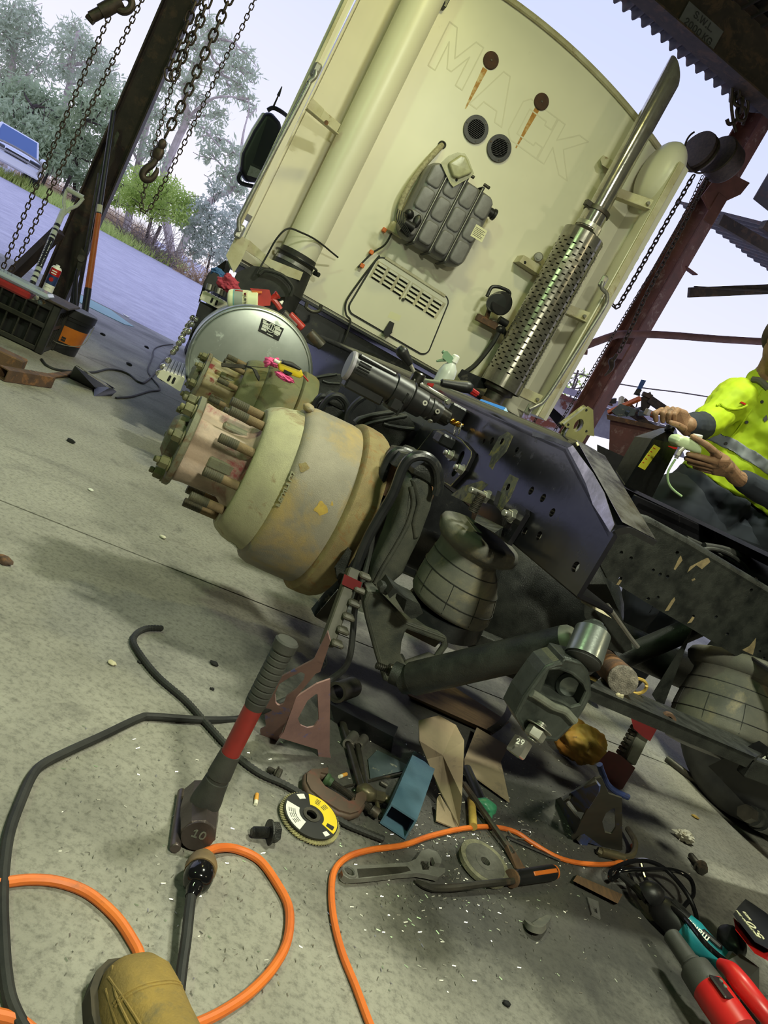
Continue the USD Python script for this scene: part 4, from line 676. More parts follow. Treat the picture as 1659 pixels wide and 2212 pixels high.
# airbags --------------------------------------------------------------
def airbag(base, top, s, label):
    """rolling lobe bag: rings lofted from the piston to the lip, the neck a little off centre"""
    d = top-base; x, y = RT, unit(np.cross(unit(d), RT)); ab_ = None; N = 44
    def loft(rs):
        v = np.vstack([base+d*t+x*sh*s+s*r*(np.cos(a)[:, None]*x+np.sin(a)[:, None]*y) for t, r, sh in rs for a in [np.arange(N)*2*np.pi/N]]); fs = []
        for i in range(len(rs)-1):
            for j in range(N): k = (j+1) % N; fs += [(i*N+j, i*N+k, (i+1)*N+k), (i*N+j, (i+1)*N+k, (i+1)*N+j)]
        m = len(v); v = np.vstack([v, v[:N].mean(0), v[-N:].mean(0)]); L = (len(rs)-1)*N
        for j in range(N): k = (j+1) % N; fs += [(m, k, j), (m+1, L+j, L+k)]
        return v, np.array(fs)
    prof = [(0, .84, 0), (.02, .98, 0), (.08, 1.03, 0), (.25, 1.02, 0), (.42, .96, -.01), (.58, .85, -.05), (.68, .76, -.1), (.74, .74, -.12), (.78, .80, -.1)]
    ab_ = part(tr, 'airbag', loft(prof), M['dusty_rubber'], label, 50); part(ab_, 'airbag_lip', loft([(.76, .72, -.1), (.78, .86, -.05), (.84, .99, 0), (.92, 1.03, 0), (.98, .98, 0), (1.0, .88, 0), (1.0, .4, 0)]), M['dusty_rubber'], smooth=50)
    P_ = lambda t, a, g=1.004: base+d*t+s*x*np.interp(t, [p[0] for p in prof], [p[2] for p in prof])+s*g*np.interp(t, [p[0] for p in prof], [p[1] for p in prof])*(math.cos(a)*x+math.sin(a)*y)
    for t in (.2, .42, .6): part(ab_, 'moulding_line', tube([P_(t, a) for a in np.linspace(0, 2*math.pi, 44)[:-1]], .0014, 5, 0, closed=True), M['black_rubber'])
    for a in np.linspace(0, 2*math.pi, 10)[:-1]: part(ab_, 'moulding_line', tube([P_(t, a) for t in (.06, .2, .3, .42)], .0009, 5, 2), M['black_rubber'])
    part(ab_, 'piston_base', lathe([(-.05, s*.8), (-.045, s*.98), (0, s*.98)], base, d, 32), M['black_paint']); return ab_
airbag(Fq(968, 1312, 1.60), Fq(1041, 1150, 1.58), .108, 'dusty dark rubber airbag under the left rail')
airbag(Fq(1553, 1590, 1.42), Fq(1600, 1425, 1.5), .13, 'dusty rubber airbag under the right rail')
part(tr, 'airbag_plate', hull([Fq(x, y, f) for x, y in [(1408, 1500), (1430, 1535), (1470, 1420), (1500, 1350)] for f in (1.5, 1.9)]), M['black_cast'])
# lateral rod with its clevis -----------------------------------------
rod = part(tr, 'lateral_rod', cyl(Fq(893, 1466, 1.36), Fq(1222, 1389, 1.16), .0375, .036, n=28), M['black_cast'], 'thick dark tubular lateral rod across the rear', 40)
part(rod, 'rod_collar', cat(lathe([(-.03, .02), (-.028, .03), (-.004, .032), (0, .0375)], Fq(893, 1466, 1.36), Fq(1222, 1389, 1.16)-Fq(893, 1466, 1.36), 24), cyl(Fq(848, 1452, 1.39), Fq(880, 1466, 1.37), .026, n=20)), M['black_cast'])
mk('end_grey', (150, 152, 140), (110, 112, 104), sc=12, rough=.5, metal=.4); part(rod, 'rod_end', lathe([(0, .036), (.012, .034), (.02, .028), (.024, .01)], Fq(1222, 1389, 1.16), Fq(1222, 1389, 1.16)-Fq(893, 1466, 1.36), 28), M['end_grey'])
b3 = lambda pts: zz(1080, 1200, 2.865, pts)
JF = 1.03; j0, j1 = Fq(1080+580/2.865, 1200+462/2.865, JF+.05), Fq(1080+520/2.865, 1200+622/2.865, JF+.02); dj = j1-j0
mk('forged', (140, 146, 142), (112, 118, 116), sc=14, rough=.25, rough2=.4, metal=.7, bump=.05, bsc=200)
jt = part(tr, 'ball_joint', lathe([(-.012, .014), (-.008, .022), (0, .028), (.004, .033), (.055, .0345), (.06, .0345)], j0, dj, 36), M['forged'], 'bright forged ball joint at the rod end'); part(jt, 'joint_seal', lathe([(.058, .034), (.062, .031), (.066, .034), (.07, .03), (.075, .02)], j0, dj, 32), M['black_rubber'])
part(jt, 'joint_cap', lathe([(-.018, .006), (-.016, .014), (-.011, .0165)], j0, dj, 24), M['forged']); part(jt, 'joint_neck', cyl(j0+dj*1.05, j0+dj*1.35, .016, .017, n=20), M['forged'])
yo = outline_f(b3([(380, 660), (395, 632), (520, 662), (548, 720), (562, 790), (562, 870), (520, 950), (462, 1040), (350, 1150), (250, 1140), (150, 1090), (96, 990), (150, 880), (250, 740), (290, 690), (340, 670)]), JF); yi = outline_f(b3([(300, 705), (370, 700), (450, 730), (520, 790), (540, 840), (500, 925), (440, 940), (380, 905), (300, 880), (245, 850)]), JF)
mk('forged_dark', (58, 62, 60), (84, 88, 84), sc=18, rough=.3, rough2=.5, metal=.5, bump=.15, bsc=240)
yk = part(tr, 'clevis', cat(slab_f(yo.difference(yi).buffer(-.002).buffer(.002), JF, .058), rim_f(yo.buffer(-.004), JF+.004, .0055), rim_f(yi.buffer(.001), JF+.003, .004)), M['forged_dark'], 'forged steel clevis hanging from the rod end', 40)
part(yk, 'clevis_web', slab_f(yi.buffer(.003), JF+.05, .012), M['forged_dark']); part(yk, 'clevis_lip', tube([Fq(x, y, JF-.004) for x, y in b3([(195, 850), (260, 890), (330, 935), (400, 960), (440, 1000), (462, 1025)])], .0075, 10), M['end_grey']); part(yk, 'pin_head', lathe([(0, .024), (.006, .024), (.011, .018), (.012, .004)], Fq(1080+425/2.865, 1200+800/2.865, JF+.045), -FW*.9-RT*.4, 24), M['forged'])
n0, n1 = Fq(1080+262/2.865, 1200+1035/2.865, JF-.012), Fq(1080+160/2.865, 1200+1200/2.865, JF-.03); dn = n1-n0
hb_ = part(yk, 'hanging_bolt', cat([cyl(n0+dn*(.03*k), n0+dn*(.03*k+.025), .0085+.001*(k % 2), n=14) for k in range(22)]), M['zinc'], 'long bolt hanging under the clevis')
part(hb_, 'washer', cyl(n0+dn*.17, n0+dn*.20, .0245, n=28), M['zinc']); part(hb_, 'nut', hexn(n0+dn*.23, n0+dn*.58, .032), M['zinc'], 'green marked nut'); ch_ = part(hb_, 'socket', lathe([(0, .013), (.002, .0175), (.028, .018), (.032, .0165)], n0+dn*.70-V(.012, 0, .002), dn, 6), M['chrome'], 'chrome socket stamped 29')
so = n0+dn*.84-V(.012, 0, .002); part(ch_, 'stamp', text('29', .009, Fq(1124, 1602, JF-.052), unit(imr*.95+imd*.25), -unit(imd*.95-imr*.25), .0006), M['white_plastic'], smooth=False)
# right hand side: beam, hammered bar, diagonal tube, conduit ----------
bm_ = part(tr, 'lower_beam', cat(hull([Fq(x, y, f) for (x, y) in [(1272, 1482), (1270, 1512), (1612, 1658), (1632, 1636)] for f in (1.18, 1.21)]), hull([Fq(x, y, f) for (x, y), f in (((1272, 1482), 1.18), ((1632, 1636), 1.18), ((1300, 1464), 1.32), ((1660, 1618), 1.32), ((1272, 1490), 1.18), ((1632, 1644), 1.18))]), bar(Fq(1610, 1652, 1.2), Fq(1740, 1700, 1.2), .03, .05)), M['black_cast'], 'flat dusty beam at right with loose washers on it')
part(bm_, 'loose_washer', ringm(Fq(1441, 1551, 1.22), Fq(1445, 1556, 1.205), .0155, .0085, 24), M['rusty'], 'loose rusty washer on the beam'); part(bm_, 'split_pin', tube([Fq(1402, 1535, 1.2), Fq(1408, 1545, 1.2), Fq(1420, 1548, 1.2), Fq(1430, 1556, 1.2)], .003, 6), M['zinc']); part(bm_, 'buckle', cat(bar(Fq(1336, 1497, 1.2), Fq(1332, 1511, 1.2), .008, .012), bar(Fq(1344, 1500, 1.2), Fq(1340, 1514, 1.2), .004, .01)), M['cream_dirty'])
part(tr, 'steel_bar', cat(cyl(Fq(1290, 1415, 1.6), Fq(1345, 1469, 1.24), .033, n=18, bev=.004)), M['rusty'], 'round bar with a hammered end pointing at us'); mk('hammered', (160, 152, 140), (104, 98, 90), sc=60, rough=.6, metal=.5, bump=.8, bsc=300); part(tr, 'bar_end', lathe([(0, .033), (.006, .0325), (.009, .028), (.01, .01)], Fq(1345, 1469, 1.24), Fq(1345, 1469, 1.24)-Fq(1290, 1415, 1.6), 18), M['hammered'], 'hammered bare end of the round bar')
part(tr, 'diagonal_tube', cyl(Fq(1330, 1428, 1.7), Fq(1540, 1338, 1.7), .034, n=20), M['black_cast']); part(tr, 'conduit', tube([Fq(1160, 1302, 1.7), Fq(1185, 1322, 1.7), Fq(1210, 1338, 1.7), Fq(1240, 1358, 1.7)], .02, 12), M['hose_beige'], 'grey corrugated conduit')
part(tr, 'coil_strap', tube([Fq(1375+22*math.cos(a), 1482+16*math.sin(a), 1.3+.004*a) for a in np.linspace(0, 12, 40)], .004, 6, 1), M['ochre'])
mk('blue_grey', (88, 100, 104), (64, 74, 80), sc=10, rough=.4, rust=(150, 148, 130), rsc=20, rlo=.58, rhi=.64)
part(tr, 'mud_plate', slab_f(outline_f([(1193, 1265), (1252, 1315), (1235, 1348), (1172, 1300)], 1.75), 1.75, .02), M['blue_grey']); part(tr, 'rail_end_plate', hull([Fq(x, y, f) for (x, y), f in (((1250, 1285), 1.12), ((1256, 1302), 1.12), ((1322, 1336), 1.2), ((1300, 1322), 1.3), ((1262, 1284), 1.3))]), M['cream_dirty'])
part(tr, 'strut_casting', cat(hull([Fq(x, y, f) for x, y in [(1262, 1262), (1310, 1262), (1312, 1330), (1360, 1370), (1366, 1402), (1345, 1412), (1300, 1398), (1262, 1330)] for f in (1.5, 1.62)])), M['black_cast']); part(tr, 'brake_line', tube([Fq(1311, 1306, 1.45), Fq(1335, 1340, 1.45), Fq(1360, 1375, 1.45), Fq(1378, 1398, 1.45)], .006, 6), M['steel'])
# brackets, plates and hoses between the two axles ----------------------
kb = lambda pts: zz(640, 780, 6.38, pts)
def web_bracket(pts, f, d, ribs, name, label=None):
    pg = outline_f(pts, f); b = part(tr, name, slab_f(pg, f, d), M['black_cast'], label, False)
    for r in ribs: part(b, 'bracket_rib', tube([Fq(x, y, f-.006) for x, y in r], .007, 8), M['black_cast'])
web_bracket(kb([(820, 850), (880, 800), (1100, 740), (1360, 700), (1560, 770), (1640, 900), (1560, 1000), (1420, 1160), (1260, 1180), (1110, 1100), (1040, 980), (920, 920)]), 2.35, .05, [kb([(825, 850), (900, 790), (1100, 735), (1340, 700)]), kb([(920, 910), (1000, 860), (1200, 810), (1520, 750)]), kb([(1200, 860), (1300, 890), (1450, 920), (1620, 940)])], 'gusset_bracket', 'black gusset bracket beside the rail')
web_bracket(kb([(150, 280), (190, 240), (480, 180), (620, 190), (640, 320), (560, 440), (460, 460), (350, 460), (200, 380)]), 3.5, .05, [kb([(160, 270), (250, 230), (560, 180)]), kb([(360, 270), (450, 300), (600, 310)]), kb([(200, 385), (300, 440), (360, 465)])], 'gusset_bracket', 'black gusset bracket beside the front drive axle')
SF = o1[1]-.3
part(tr, 'axle_seat', soft_slab(outline_f(kb([(440, 560), (560, 480), (640, 510), (700, 600), (700, 680), (620, 680), (470, 600)]), SF).buffer(-.004).buffer(.004), SF, .2, .012, 3), M['black_cast'], 'rounded axle seat of the front drive axle', smooth=40); part(tr, 'spring_arm', cat(slab_f(outline_f(kb([(390, 700), (420, 630), (500, 620), (640, 690), (700, 760), (650, 860), (500, 790)]), SF), SF, .1)), M['black_cast'])
for pts, d0 in ((kb([(320, 690), (380, 590), (450, 510), (540, 470), (630, 500), (700, 600), (700, 740)]), 0), (kb([(230, 640), (270, 560), (330, 490), (400, 480)]), .1)): part(tr, 'u_bolt', tube([Fq(x, y, SF-.02+d0) for x, y in pts], .013, 8), M['black_paint'])
part(tr, 'arched_bracket', cat(tube([Fq(x, y, 2.75) for x, y in kb([(700, 840), (720, 720), (790, 610), (880, 530), (950, 490)])], .012, 8), slab_f(outline_f(kb([(700, 840), (730, 720), (800, 610), (950, 490), (1060, 560), (1100, 640), (1040, 800), (900, 900)]), 2.78), 2.78, .05)), M['black_paint'], 'arched black bracket behind the drill')
part(tr, 'brake_hose', tube([Fq(x, y, 1.72) for x, y in [(862, 1040), (845, 1090), (826, 1150), (800, 1230), (778, 1290)]], .02, 10), M['black_rubber'])
part(tr, 'slack_adjuster', cat(hull([Fq(x, y, f) for x, y in [(752, 1182), (760, 1190), (748, 1240), (728, 1252), (722, 1225)] for f in (1.62, 1.72)]), hull([Fq(x, y, f) for x, y in [(725, 1225), (760, 1245), (752, 1262), (728, 1250)] for f in (1.6, 1.7)])), M['black_cast'], 'slack adjuster behind the drum')
part(tr, 'hanger_bar', cat(bar(Fq(832, 1085, 1.8), Fq(755, 1300, 1.7), .022, .05), bar(Fq(812, 1070, 1.85), Fq(776, 1160, 1.8), .02, .06)), M['black_cast'])
# transmission and cab underside in the dark behind ---------------------
ud = part(tr, 'underframe', cat(rbox(T(1.25, 5.6, .9), (2.2, .5, .22), TA), rbox(T(1.23, 6.4, .72), (.62, 1.6, .6), TA, .1), rbox(T(1.25, 5.05, .8), (.8, .12, .12), TA)), M['black_paint'], 'dark underframe and gearbox below the cab')
part(ud, 'gearbox', cat(lathe([(0, .12), (.05, .2), (.5, .23), (.9, .27)], T(1.23, 4.6, .70), FW, 28)), M['black_cast']); part(ud, 'drive_shaft', cyl(T(1.23, 2.1, .52), T(1.23, 4.6, .68), .055, n=20), M['black_cast']); part(ud, 'air_tank', cyl(T(.95, 3.6, .55), T(.95, 4.4, .55), .12, n=24, bev=.03), M['black_paint'])
part(ud, 'step_hoop', tube([Fq(x, y, 4.95) for x, y in [(664, 652), (662, 664), (676, 673), (690, 671), (694, 658)]], .012, 8), M['dark_steel'])
for p_, s_ in (((1.23, 2.6, .76), (.84, .06, .24)), ((1.23, 3.9, .76), (.84, .06, .24)), ((1.3, 2.45, .47), (1.1, .05, .52))): part(tr, 'rail_crossmember', rbox(T(*p_), s_, TA, .01), M['black_paint'])  # the last, deeper panel is added to blacken the void between the rails
# fuel tank, steps, tyre ------------------------------------------------
tkc = tc(Fq(541, 800, 3.8)); mk('alloy', (190, 196, 192), (168, 174, 170), sc=3, rough=.34, rough2=.5, metal=.85, rust=(204, 210, 206), rsc=6, rlo=.6, rhi=.7)
ft = part(tr, 'fuel_tank', lathe([(0, .30), (.004, .312), (.012, .322), (.03, .326), (1.55, .326)], T(tkc[0], 3.8, tkc[2]), FW, 72), M['alloy'], 'round polished alloy fuel tank, seen end on', 40); part(ft, 'tank_end', lathe([(-.012, .05), (-.010, .2), (-.004, .295), (.001, .304)], T(tkc[0], 3.8, tkc[2]), FW, 72), M['alloy'], 'domed alloy tank end', 50)
part(ft, 'end_seam', tube([T(tkc[0]+.308*math.cos(a), 3.8, tkc[2]+.308*math.sin(a)) for a in np.linspace(0, 2*math.pi, 72)[:-1]], .006, 6, 0, closed=True), M['alloy'])
lq = zz(320, 540, 4.366, [(1075, 643), (1282, 742), (1230, 858), (1038, 762)]); st_ = part(ft, 'maker_plate', slab_f(outline_f(lq, 3.783), 3.783, .003), M['black_plastic'], 'black maker plate with a round emblem', False)
L0 = [tc(Fq(*p, 3.78))[[0, 2]] for p in lq]
def lp(u, v): p = (L0[0]*(1-u)+L0[1]*u)*(1-v)+(L0[3]*(1-u)+L0[2]*u)*v; return T(p[0], 3.7815, p[1])
rows = [bar(lp(u0, v), lp(u1, v), .001, h, UP, .0002) for u0, u1, v, h in ((.06, .22, .1, .006), (.08, .32, .24, .011), (.1, .36, .40, .005), (.1, .36, .48, .005), (.1, .36, .56, .005), (.1, .34, .72, .011), (.66, .84, .1, .006), (.66, .94, .24, .011), (.68, .94, .40, .005), (.68, .94, .52, .011), (.68, .9, .66, .005), (.4, .7, .88, .004))]
part(st_, 'plate_print', cat(rows), M['white_plastic'], smooth=False); cc = lp(.5, .38); part(st_, 'plate_emblem', cat(tube([cc+.021*(math.cos(a)*RT+math.sin(a)*UP) for a in np.linspace(0, 2*math.pi, 28)[:-1]], .0022, 6, 0, closed=True), [bar(cc+RT*x-UP*.012, cc+RT*x+UP*(.022-.5*abs(x)), .001, .004, RT, .0002) for x in (-.012, 0, .012)], bar(cc-RT*.015-UP*.008, cc+RT*.015-UP*.008, .001, .004, UP, .0002)), M['white_plastic'], smooth=False)
z8 = lambda pts: zz(320, 540, 4.366, pts)
mk('tread', (206, 204, 200), (176, 174, 176), sc=30, rough=.5, metal=.5)
def step(endpx, f, rw, L, name, label, cols=6):
    a, b, c, d = [tc(Fq(*p, f))[[0, 2]] for p in endpx]
    s = part(tr, name, slab_f(poly([a, b, c, d]).buffer(.004), f, .012), M['cream'], label, 20)
    for u in (.42, .62): m_ = a*(1-u)+b*u; n_ = d*(1-u)+c*u; p, q_ = m_*.72+n_*.28, m_*.28+n_*.72; part(s, 'end_slot', slab_f(LineString([p, q_]).buffer(.006), f-.002, .004), M['dark'], smooth=False)
    for k in range(cols): u = (k+.5)/cols; p = a*(1-u)+b*u; part(s, 'tread_bar', rbox(T(p[0], f+L/2+.01, p[1]+.002), (np.linalg.norm(b-a)/cols*.86, L, .012), TA, .003), M['tread'], smooth=False)
    part(s, 'step_frame', rbox(T((a[0]+b[0])/2, f+L/2+.02, (a[1]+c[1])/2), (np.linalg.norm(b-a)*.9, L-.02, .05), TA), M['black_paint']); return s
s1_ = step(z8([(130, 1140), (340, 1215), (298, 1325), (92, 1195)]), 3.72, .2, .62, 'tank_step', 'ribbed alloy step along the fuel tank'); s2_ = step(z8([(520, 392), (742, 510), (712, 574), (495, 460)]), 4.3, .2, .8, 'tank_step', 'upper step end with two slots')
part(s1_, 'chrome_stud', cat(), M['chrome']) if False else None
for k, (x, y) in enumerate([(418, 640), (452, 655), (395, 690), (372, 715), (410, 700), (352, 760), (335, 790), (380, 770), (312, 830), (325, 850), (290, 880), (262, 930), (236, 962), (190, 1040), (140, 1100), (100, 1160)]):
    p = Fq(320+x/4.366, 540+y/4.366, 3.85+.035*(15-k)); part(s1_, 'chrome_cap', blob(p, (.016, .016, .018), 0, 1, 1, 2), M['chrome'])
part(tr, 'battery_box', hull([Fq(x, y, f) for x, y in z8([(490, 480), (742, 590), (700, 690), (520, 860), (380, 850), (470, 640)]) for f in (4.35, 5.0)]), M['black_plastic'], 'black battery box above the step')
tyc = G(404, 742, 0); tyt = tc(tyc); ty = part(tr, 'steer_tyre', lathe([(-.14, .3), (-.145, .42), (-.14, .48), (-.12, .515), (-.10, .52), (-.055, .52), (-.05, .508), (-.04, .52), (.04, .52), (.05, .508), (.055, .52), (.1, .52), (.12, .515), (.14, .48), (.145, .42), (.14, .3)], T(tyt[0]+.14, 8.9, .52), RT, 64), M['black_rubber'], 'front steer tyre under the cab', 30); part(ty, 'wheel_rim', cyl(T(tyt[0]+.0, 8.9, .52), T(tyt[0]+.28, 8.9, .52), .3, n=32), M['zinc'])
part(tr, 'cab_step_panel', hull([Fq(x, y, f) for x, y in [(462, 588), (494, 560), (500, 575), (482, 620), (430, 640)] for f in (6.2, 7.2)]), M['white_plastic'], 'white cab corner panel'); part(tr, 'guard', hull([Fq(x, y, f) for x, y in [(450, 590), (490, 560), (480, 600), (445, 630), (428, 655), (440, 610)] for f in (5.4, 6.2)]), M['black_plastic'])
# ================================================================ the bush beyond the yard
def leaf_mat(k, a, b):
    n = {'r': ('object_info', {}), 'g': ('geometry', {}), 'rr': ('rgb_ramp', {'ramp': [(0, lin(a)), (1, lin(b))]}), 'd': ('diffuse_bsdf', {}), 't': ('translucent_bsdf', {}), 'm': ('mix_closure', {'fac': .45})}
    M[k] = usdkit.material(stage, '/World/Looks/'+k, n, [('g.random_per_island', 'rr.fac'), ('rr.color', 'd.color'), ('rr.color', 't.color'), ('d.BSDF', 'm.closure1'), ('t.BSDF', 'm.closure2')], surface='m.closure')
leaf_mat('gum_leaf', (176, 186, 160), (214, 220, 192)); leaf_mat('bush_leaf', (170, 184, 150), (210, 218, 182)); leaf_mat('wattle_leaf', (180, 200, 112), (218, 228, 148)); leaf_mat('grey_leaf', (180, 188, 172), (208, 212, 190)); leaf_mat('dead_twig', (160, 146, 142), (188, 172, 164)); leaf_mat('dry_grass', (198, 176, 146), (222, 202, 162)); leaf_mat('green_grass', (196, 210, 128), (226, 230, 158))
mk('gum_bark', (206, 194, 188), (170, 156, 150), sc=3, rough=.85, rust=(98, 86, 80), rsc=2.4, rlo=.55, rhi=.66); mk('dark_bark', (86, 74, 68), (60, 52, 50), sc=3, rough=.9)
def leaves(clusters, per, L, w, droop, seed):
    """many narrow leaf sprays about the cluster centres (x, y, z, radius)"""
    g = np.random.default_rng(seed); vs = []
    for x, y, z, R in clusters:
        n = max(12, int(per*R*R)); d = g.normal(size=(n, 3)); d /= np.linalg.norm(d, axis=1, keepdims=True); rad = R*g.random(n)**.45
        c = V(x, y, z)+d*rad[:, None]*V(1, .9, .8); a = g.normal(size=(n, 3)); a[:, 2] -= droop; a /= np.linalg.norm(a, axis=1, keepdims=True)
        b = np.cross(a, g.normal(size=(n, 3))); b /= np.linalg.norm(b, axis=1, keepdims=True); l = L*(.6+.8*g.random(n))[:, None]; ww = w*(.6+.8*g.random(n))[:, None]
        vs.append(np.stack([c, c+a*l*.5+b*ww, c+a*l, c+a*l*.5-b*ww], 1))
    v = np.vstack(vs).reshape(-1, 3); k = np.arange(len(v)//4)*4; return v, np.vstack([np.stack([k, k+1, k+2], 1), np.stack([k, k+2, k+3], 1)])
def tree(name, label, cat_, Y, base, trunk, clusters, leaf, bark, tr_r=.2, per=330, L=.34, w=.045, droop=.6, group=None, seed=1):
    """trunk: picture points from the ground up; clusters: (x, y, radius in px); depth Y with every limb a little off it"""
    g = np.random.default_rng(seed); s = Y/FPX*1.03
    b = Yq(*base, Y); t = thing(name, label, cat_, V(b[0], b[1], gz(tc(b)[1])), group)
    tp = [V(b[0], b[1], gz(tc(b)[1])-.1)]+[Yq(x, y, Y) for x, y in trunk]; ms = [tube(tp, [tr_r, tr_r*.45], 8, 4)]
    cl = []
    for x, y, r in clusters:
        c = Yq(x, y, Y+g.uniform(-1.5, 1.5)); cl.append((*c, r*s)); q = min(range(len(tp)), key=lambda i: np.linalg.norm(tp[i]-c)+(.8*(tp[i][2]-c[2]) if tp[i][2] > c[2] else 0)); o = tp[q]
        m_ = (o+c)/2+g.normal(size=3)*.25*np.linalg.norm(c-o)*.5; ms.append(tube([o, m_, c], [tr_r*.4, tr_r*.1], 5, 4))
        for _ in range(5): e = c+g.normal(size=3)*r*s*.55; ms.append(tube([m_*.4+c*.6, (c+e)/2+g.normal(size=3)*.1, e], [tr_r*.14, .012], 4, 2))
    part(t, 'trunk', cat(ms), M[bark]); part(t, 'foliage', leaves(cl, per, L, w, droop, seed), M[leaf], smooth=False, kind='stuff'); return t
tree('gum_tree', 'tall gum tree at the far left edge, top of the picture', 'tree', 38, (20, 330), [(20, 200), (34, 90), (44, 20)], [(20, 30, 50), (70, 75, 38), (25, 120, 58), (88, 140, 36), (5, 70, 44), (62, 25, 30), (40, 175, 40), (0, 180, 40)], 'gum_leaf', 'gum_bark', .22, seed=3)
tree('gum_tree', 'second gum tree from the left, crown between the hanging chain and the left edge', 'tree', 42, (140, 360), [(142, 240), (155, 140), (168, 70)], [(160, 62, 34), (140, 95, 40), (185, 100, 36), (212, 128, 38), (165, 150, 44), (230, 165, 34), (196, 175, 36), (130, 150, 30)], 'gum_leaf', 'gum_bark', .22, seed=4)
tree('bushy_tree', 'dark bushy tree behind the white ute', 'tree', 33, (60, 380), [(62, 300), (70, 230)], [(58, 200, 46), (30, 255, 50), (110, 225, 42), (90, 290, 46), (10, 215, 40), (140, 265, 42), (60, 330, 40), (110, 335, 40), (20, 290, 40), (85, 250, 44), (140, 310, 38)], 'bush_leaf', 'dark_bark', .16, 620, seed=5)
tree('bushy_tree', 'dark bushy tree left of the steel column, behind the chain', 'tree', 34, (170, 430), [(170, 340), (185, 260)], [(165, 310, 44), (205, 250, 44), (200, 320, 40), (235, 215, 38), (130, 350, 38), (240, 290, 36), (165, 375, 34), (205, 385, 34), (180, 220, 36), (250, 350, 34)], 'bush_leaf', 'dark_bark', .15, 600, seed=6)
tree('gum_tree', 'gum tree partly hidden by the dark steel column', 'tree', 36, (290, 470), [(300, 350), (325, 240), (345, 170)], [(300, 205, 38), (340, 250, 36), (330, 320, 40), (350, 185, 34), (285, 280, 32), (370, 130, 30)], 'gum_leaf', 'gum_bark', .2, seed=7)
tree('gum_tree', 'largest open gum tree, its white limbs left of the truck mirror', 'tree', 38, (395, 520), [(352, 400), (380, 310), (404, 255), (398, 200), (420, 140), (448, 85)], [(385, 108, 26), (420, 92, 30), (452, 62, 34), (480, 100, 36), (508, 140, 34), (532, 120, 22), (545, 158, 22), (498, 190, 34), (445, 150, 36), (402, 175, 32), (538, 212, 18), (430, 215, 30), (466, 245, 34), (396, 250, 28), (520, 182, 22)], 'gum_leaf', 'gum_bark', .24, 280, seed=8)
tree('gum_tree', 'leaning pale trunked gum right beside the truck mirror', 'tree', 34, (400, 520), [(425, 468), (468, 425), (505, 405), (520, 340)], [(468, 300, 30), (500, 328, 30), (452, 330, 28), (512, 368, 24), (482, 380, 28), (520, 410, 22), (440, 275, 22), (540, 235, 14)], 'gum_leaf', 'gum_bark', .2, 300, seed=9)
tree('wattle_shrub', 'fluffy bright green wattle shrub under the chain hook', 'shrub', 30, (330, 500), [(330, 460), (335, 430)], [(262, 402, 30), (312, 388, 34), (362, 408, 34), (405, 438, 28), (285, 436, 32), (335, 452, 34), (385, 466, 26), (248, 430, 22), (300, 415, 34), (350, 430, 36)], 'wattle_leaf', 'dark_bark', .08, 2200, .15, .026, .1, seed=10)
tree('grey_bush', 'grey green bush low beside the truck cab', 'shrub', 31, (455, 585), [(455, 550), (458, 520)], [(425, 505, 34), (400, 470, 30), (440, 450, 28), (470, 410, 26), (460, 530, 36), (490, 480, 30), (422, 545, 26), (478, 562, 26), (500, 520, 24), (450, 480, 30), (505, 450, 22)], 'grey_leaf', 'dark_bark', .06, 700, .2, .045, .2, seed=11)
def twigs(name, label, Y, spots, n, seed, mt='dead_twig', h=1.2):
    g = np.random.default_rng(seed); ms = []
    for x, y in spots:
        o = Yq(x, y, Y); o[2] = gz(tc(o)[1])
        for _ in range(n): a = unit(V(g.normal(), g.normal(), 1.1)); l = h*(.5+g.random()); m_ = o+a*l*.5+g.normal(size=3)*.1; ms.append(tube([o+g.normal(size=3)*V(.3, .3, 0), m_, o+a*l+g.normal(size=3)*.2], [.018, .006], 3, 2))
    return solo(name, cat(ms), M[mt], label, 'shrub', kind='stuff')
twigs('dead_brush', 'tangle of dead grey twigs under the wattle shrub', 29.5, [(285, 510), (310, 520), (335, 535), (355, 545), (265, 500), (380, 560), (345, 520)], 26, 12)
twigs('dry_reeds', 'pale dry reeds beside the truck cab at the track edge', 29, [(415, 590), (430, 595), (445, 603), (465, 608), (400, 580)], 18, 13, 'dry_grass', .9)
# grass verge
def grass(name, label, px, n, h, mt, seed):
    g = np.random.default_rng(seed); pg = poly([Gt(x, y)[:2] for x, y in px]) if not isinstance(px, Polygon) else px; x0, y0, x1, y1 = pg.bounds; vs = []
    while len(vs) < n:
        x, y = g.uniform(x0, x1), g.uniform(y0, y1)
        if not pg.contains(Point(x, y)): continue
        p = V(x, y, gz(V(x, y, 0)@FW)-.03); a = unit(V(g.normal()*.35, g.normal()*.35, 1)); b = unit(V(g.normal(), g.normal(), 0)); l = h*(.5+g.random()); vs.append([p-b*.02, p+b*.02, p+a*l])
    v = np.array(vs).reshape(-1, 3); return solo(name, (v, np.arange(len(v)).reshape(-1, 3)), M[mt], label, 'grass', kind='stuff', smooth=False)
def strip(pts, back):
    a = [Gt(x, y)[:2] for x, y in pts]; return poly([tuple(p) for p in a]+[tuple(p+V(-.25, 1)*back) for p in a[::-1]])
grass('grass_verge', 'bright green grass verge along the gravel driveway', strip([(-40, 360), (20, 391), (110, 440), (200, 488), (290, 536), (340, 562), (362, 574)], 5.5), 9000, .34, 'green_grass', 14)
grass('tall_dry_grass', 'tall dry pinkish grass along the wire fence', strip([(20, 372), (60, 392), (130, 428), (180, 455), (250, 495), (300, 522)], 3.), 2600, .85, 'dry_grass', 15)
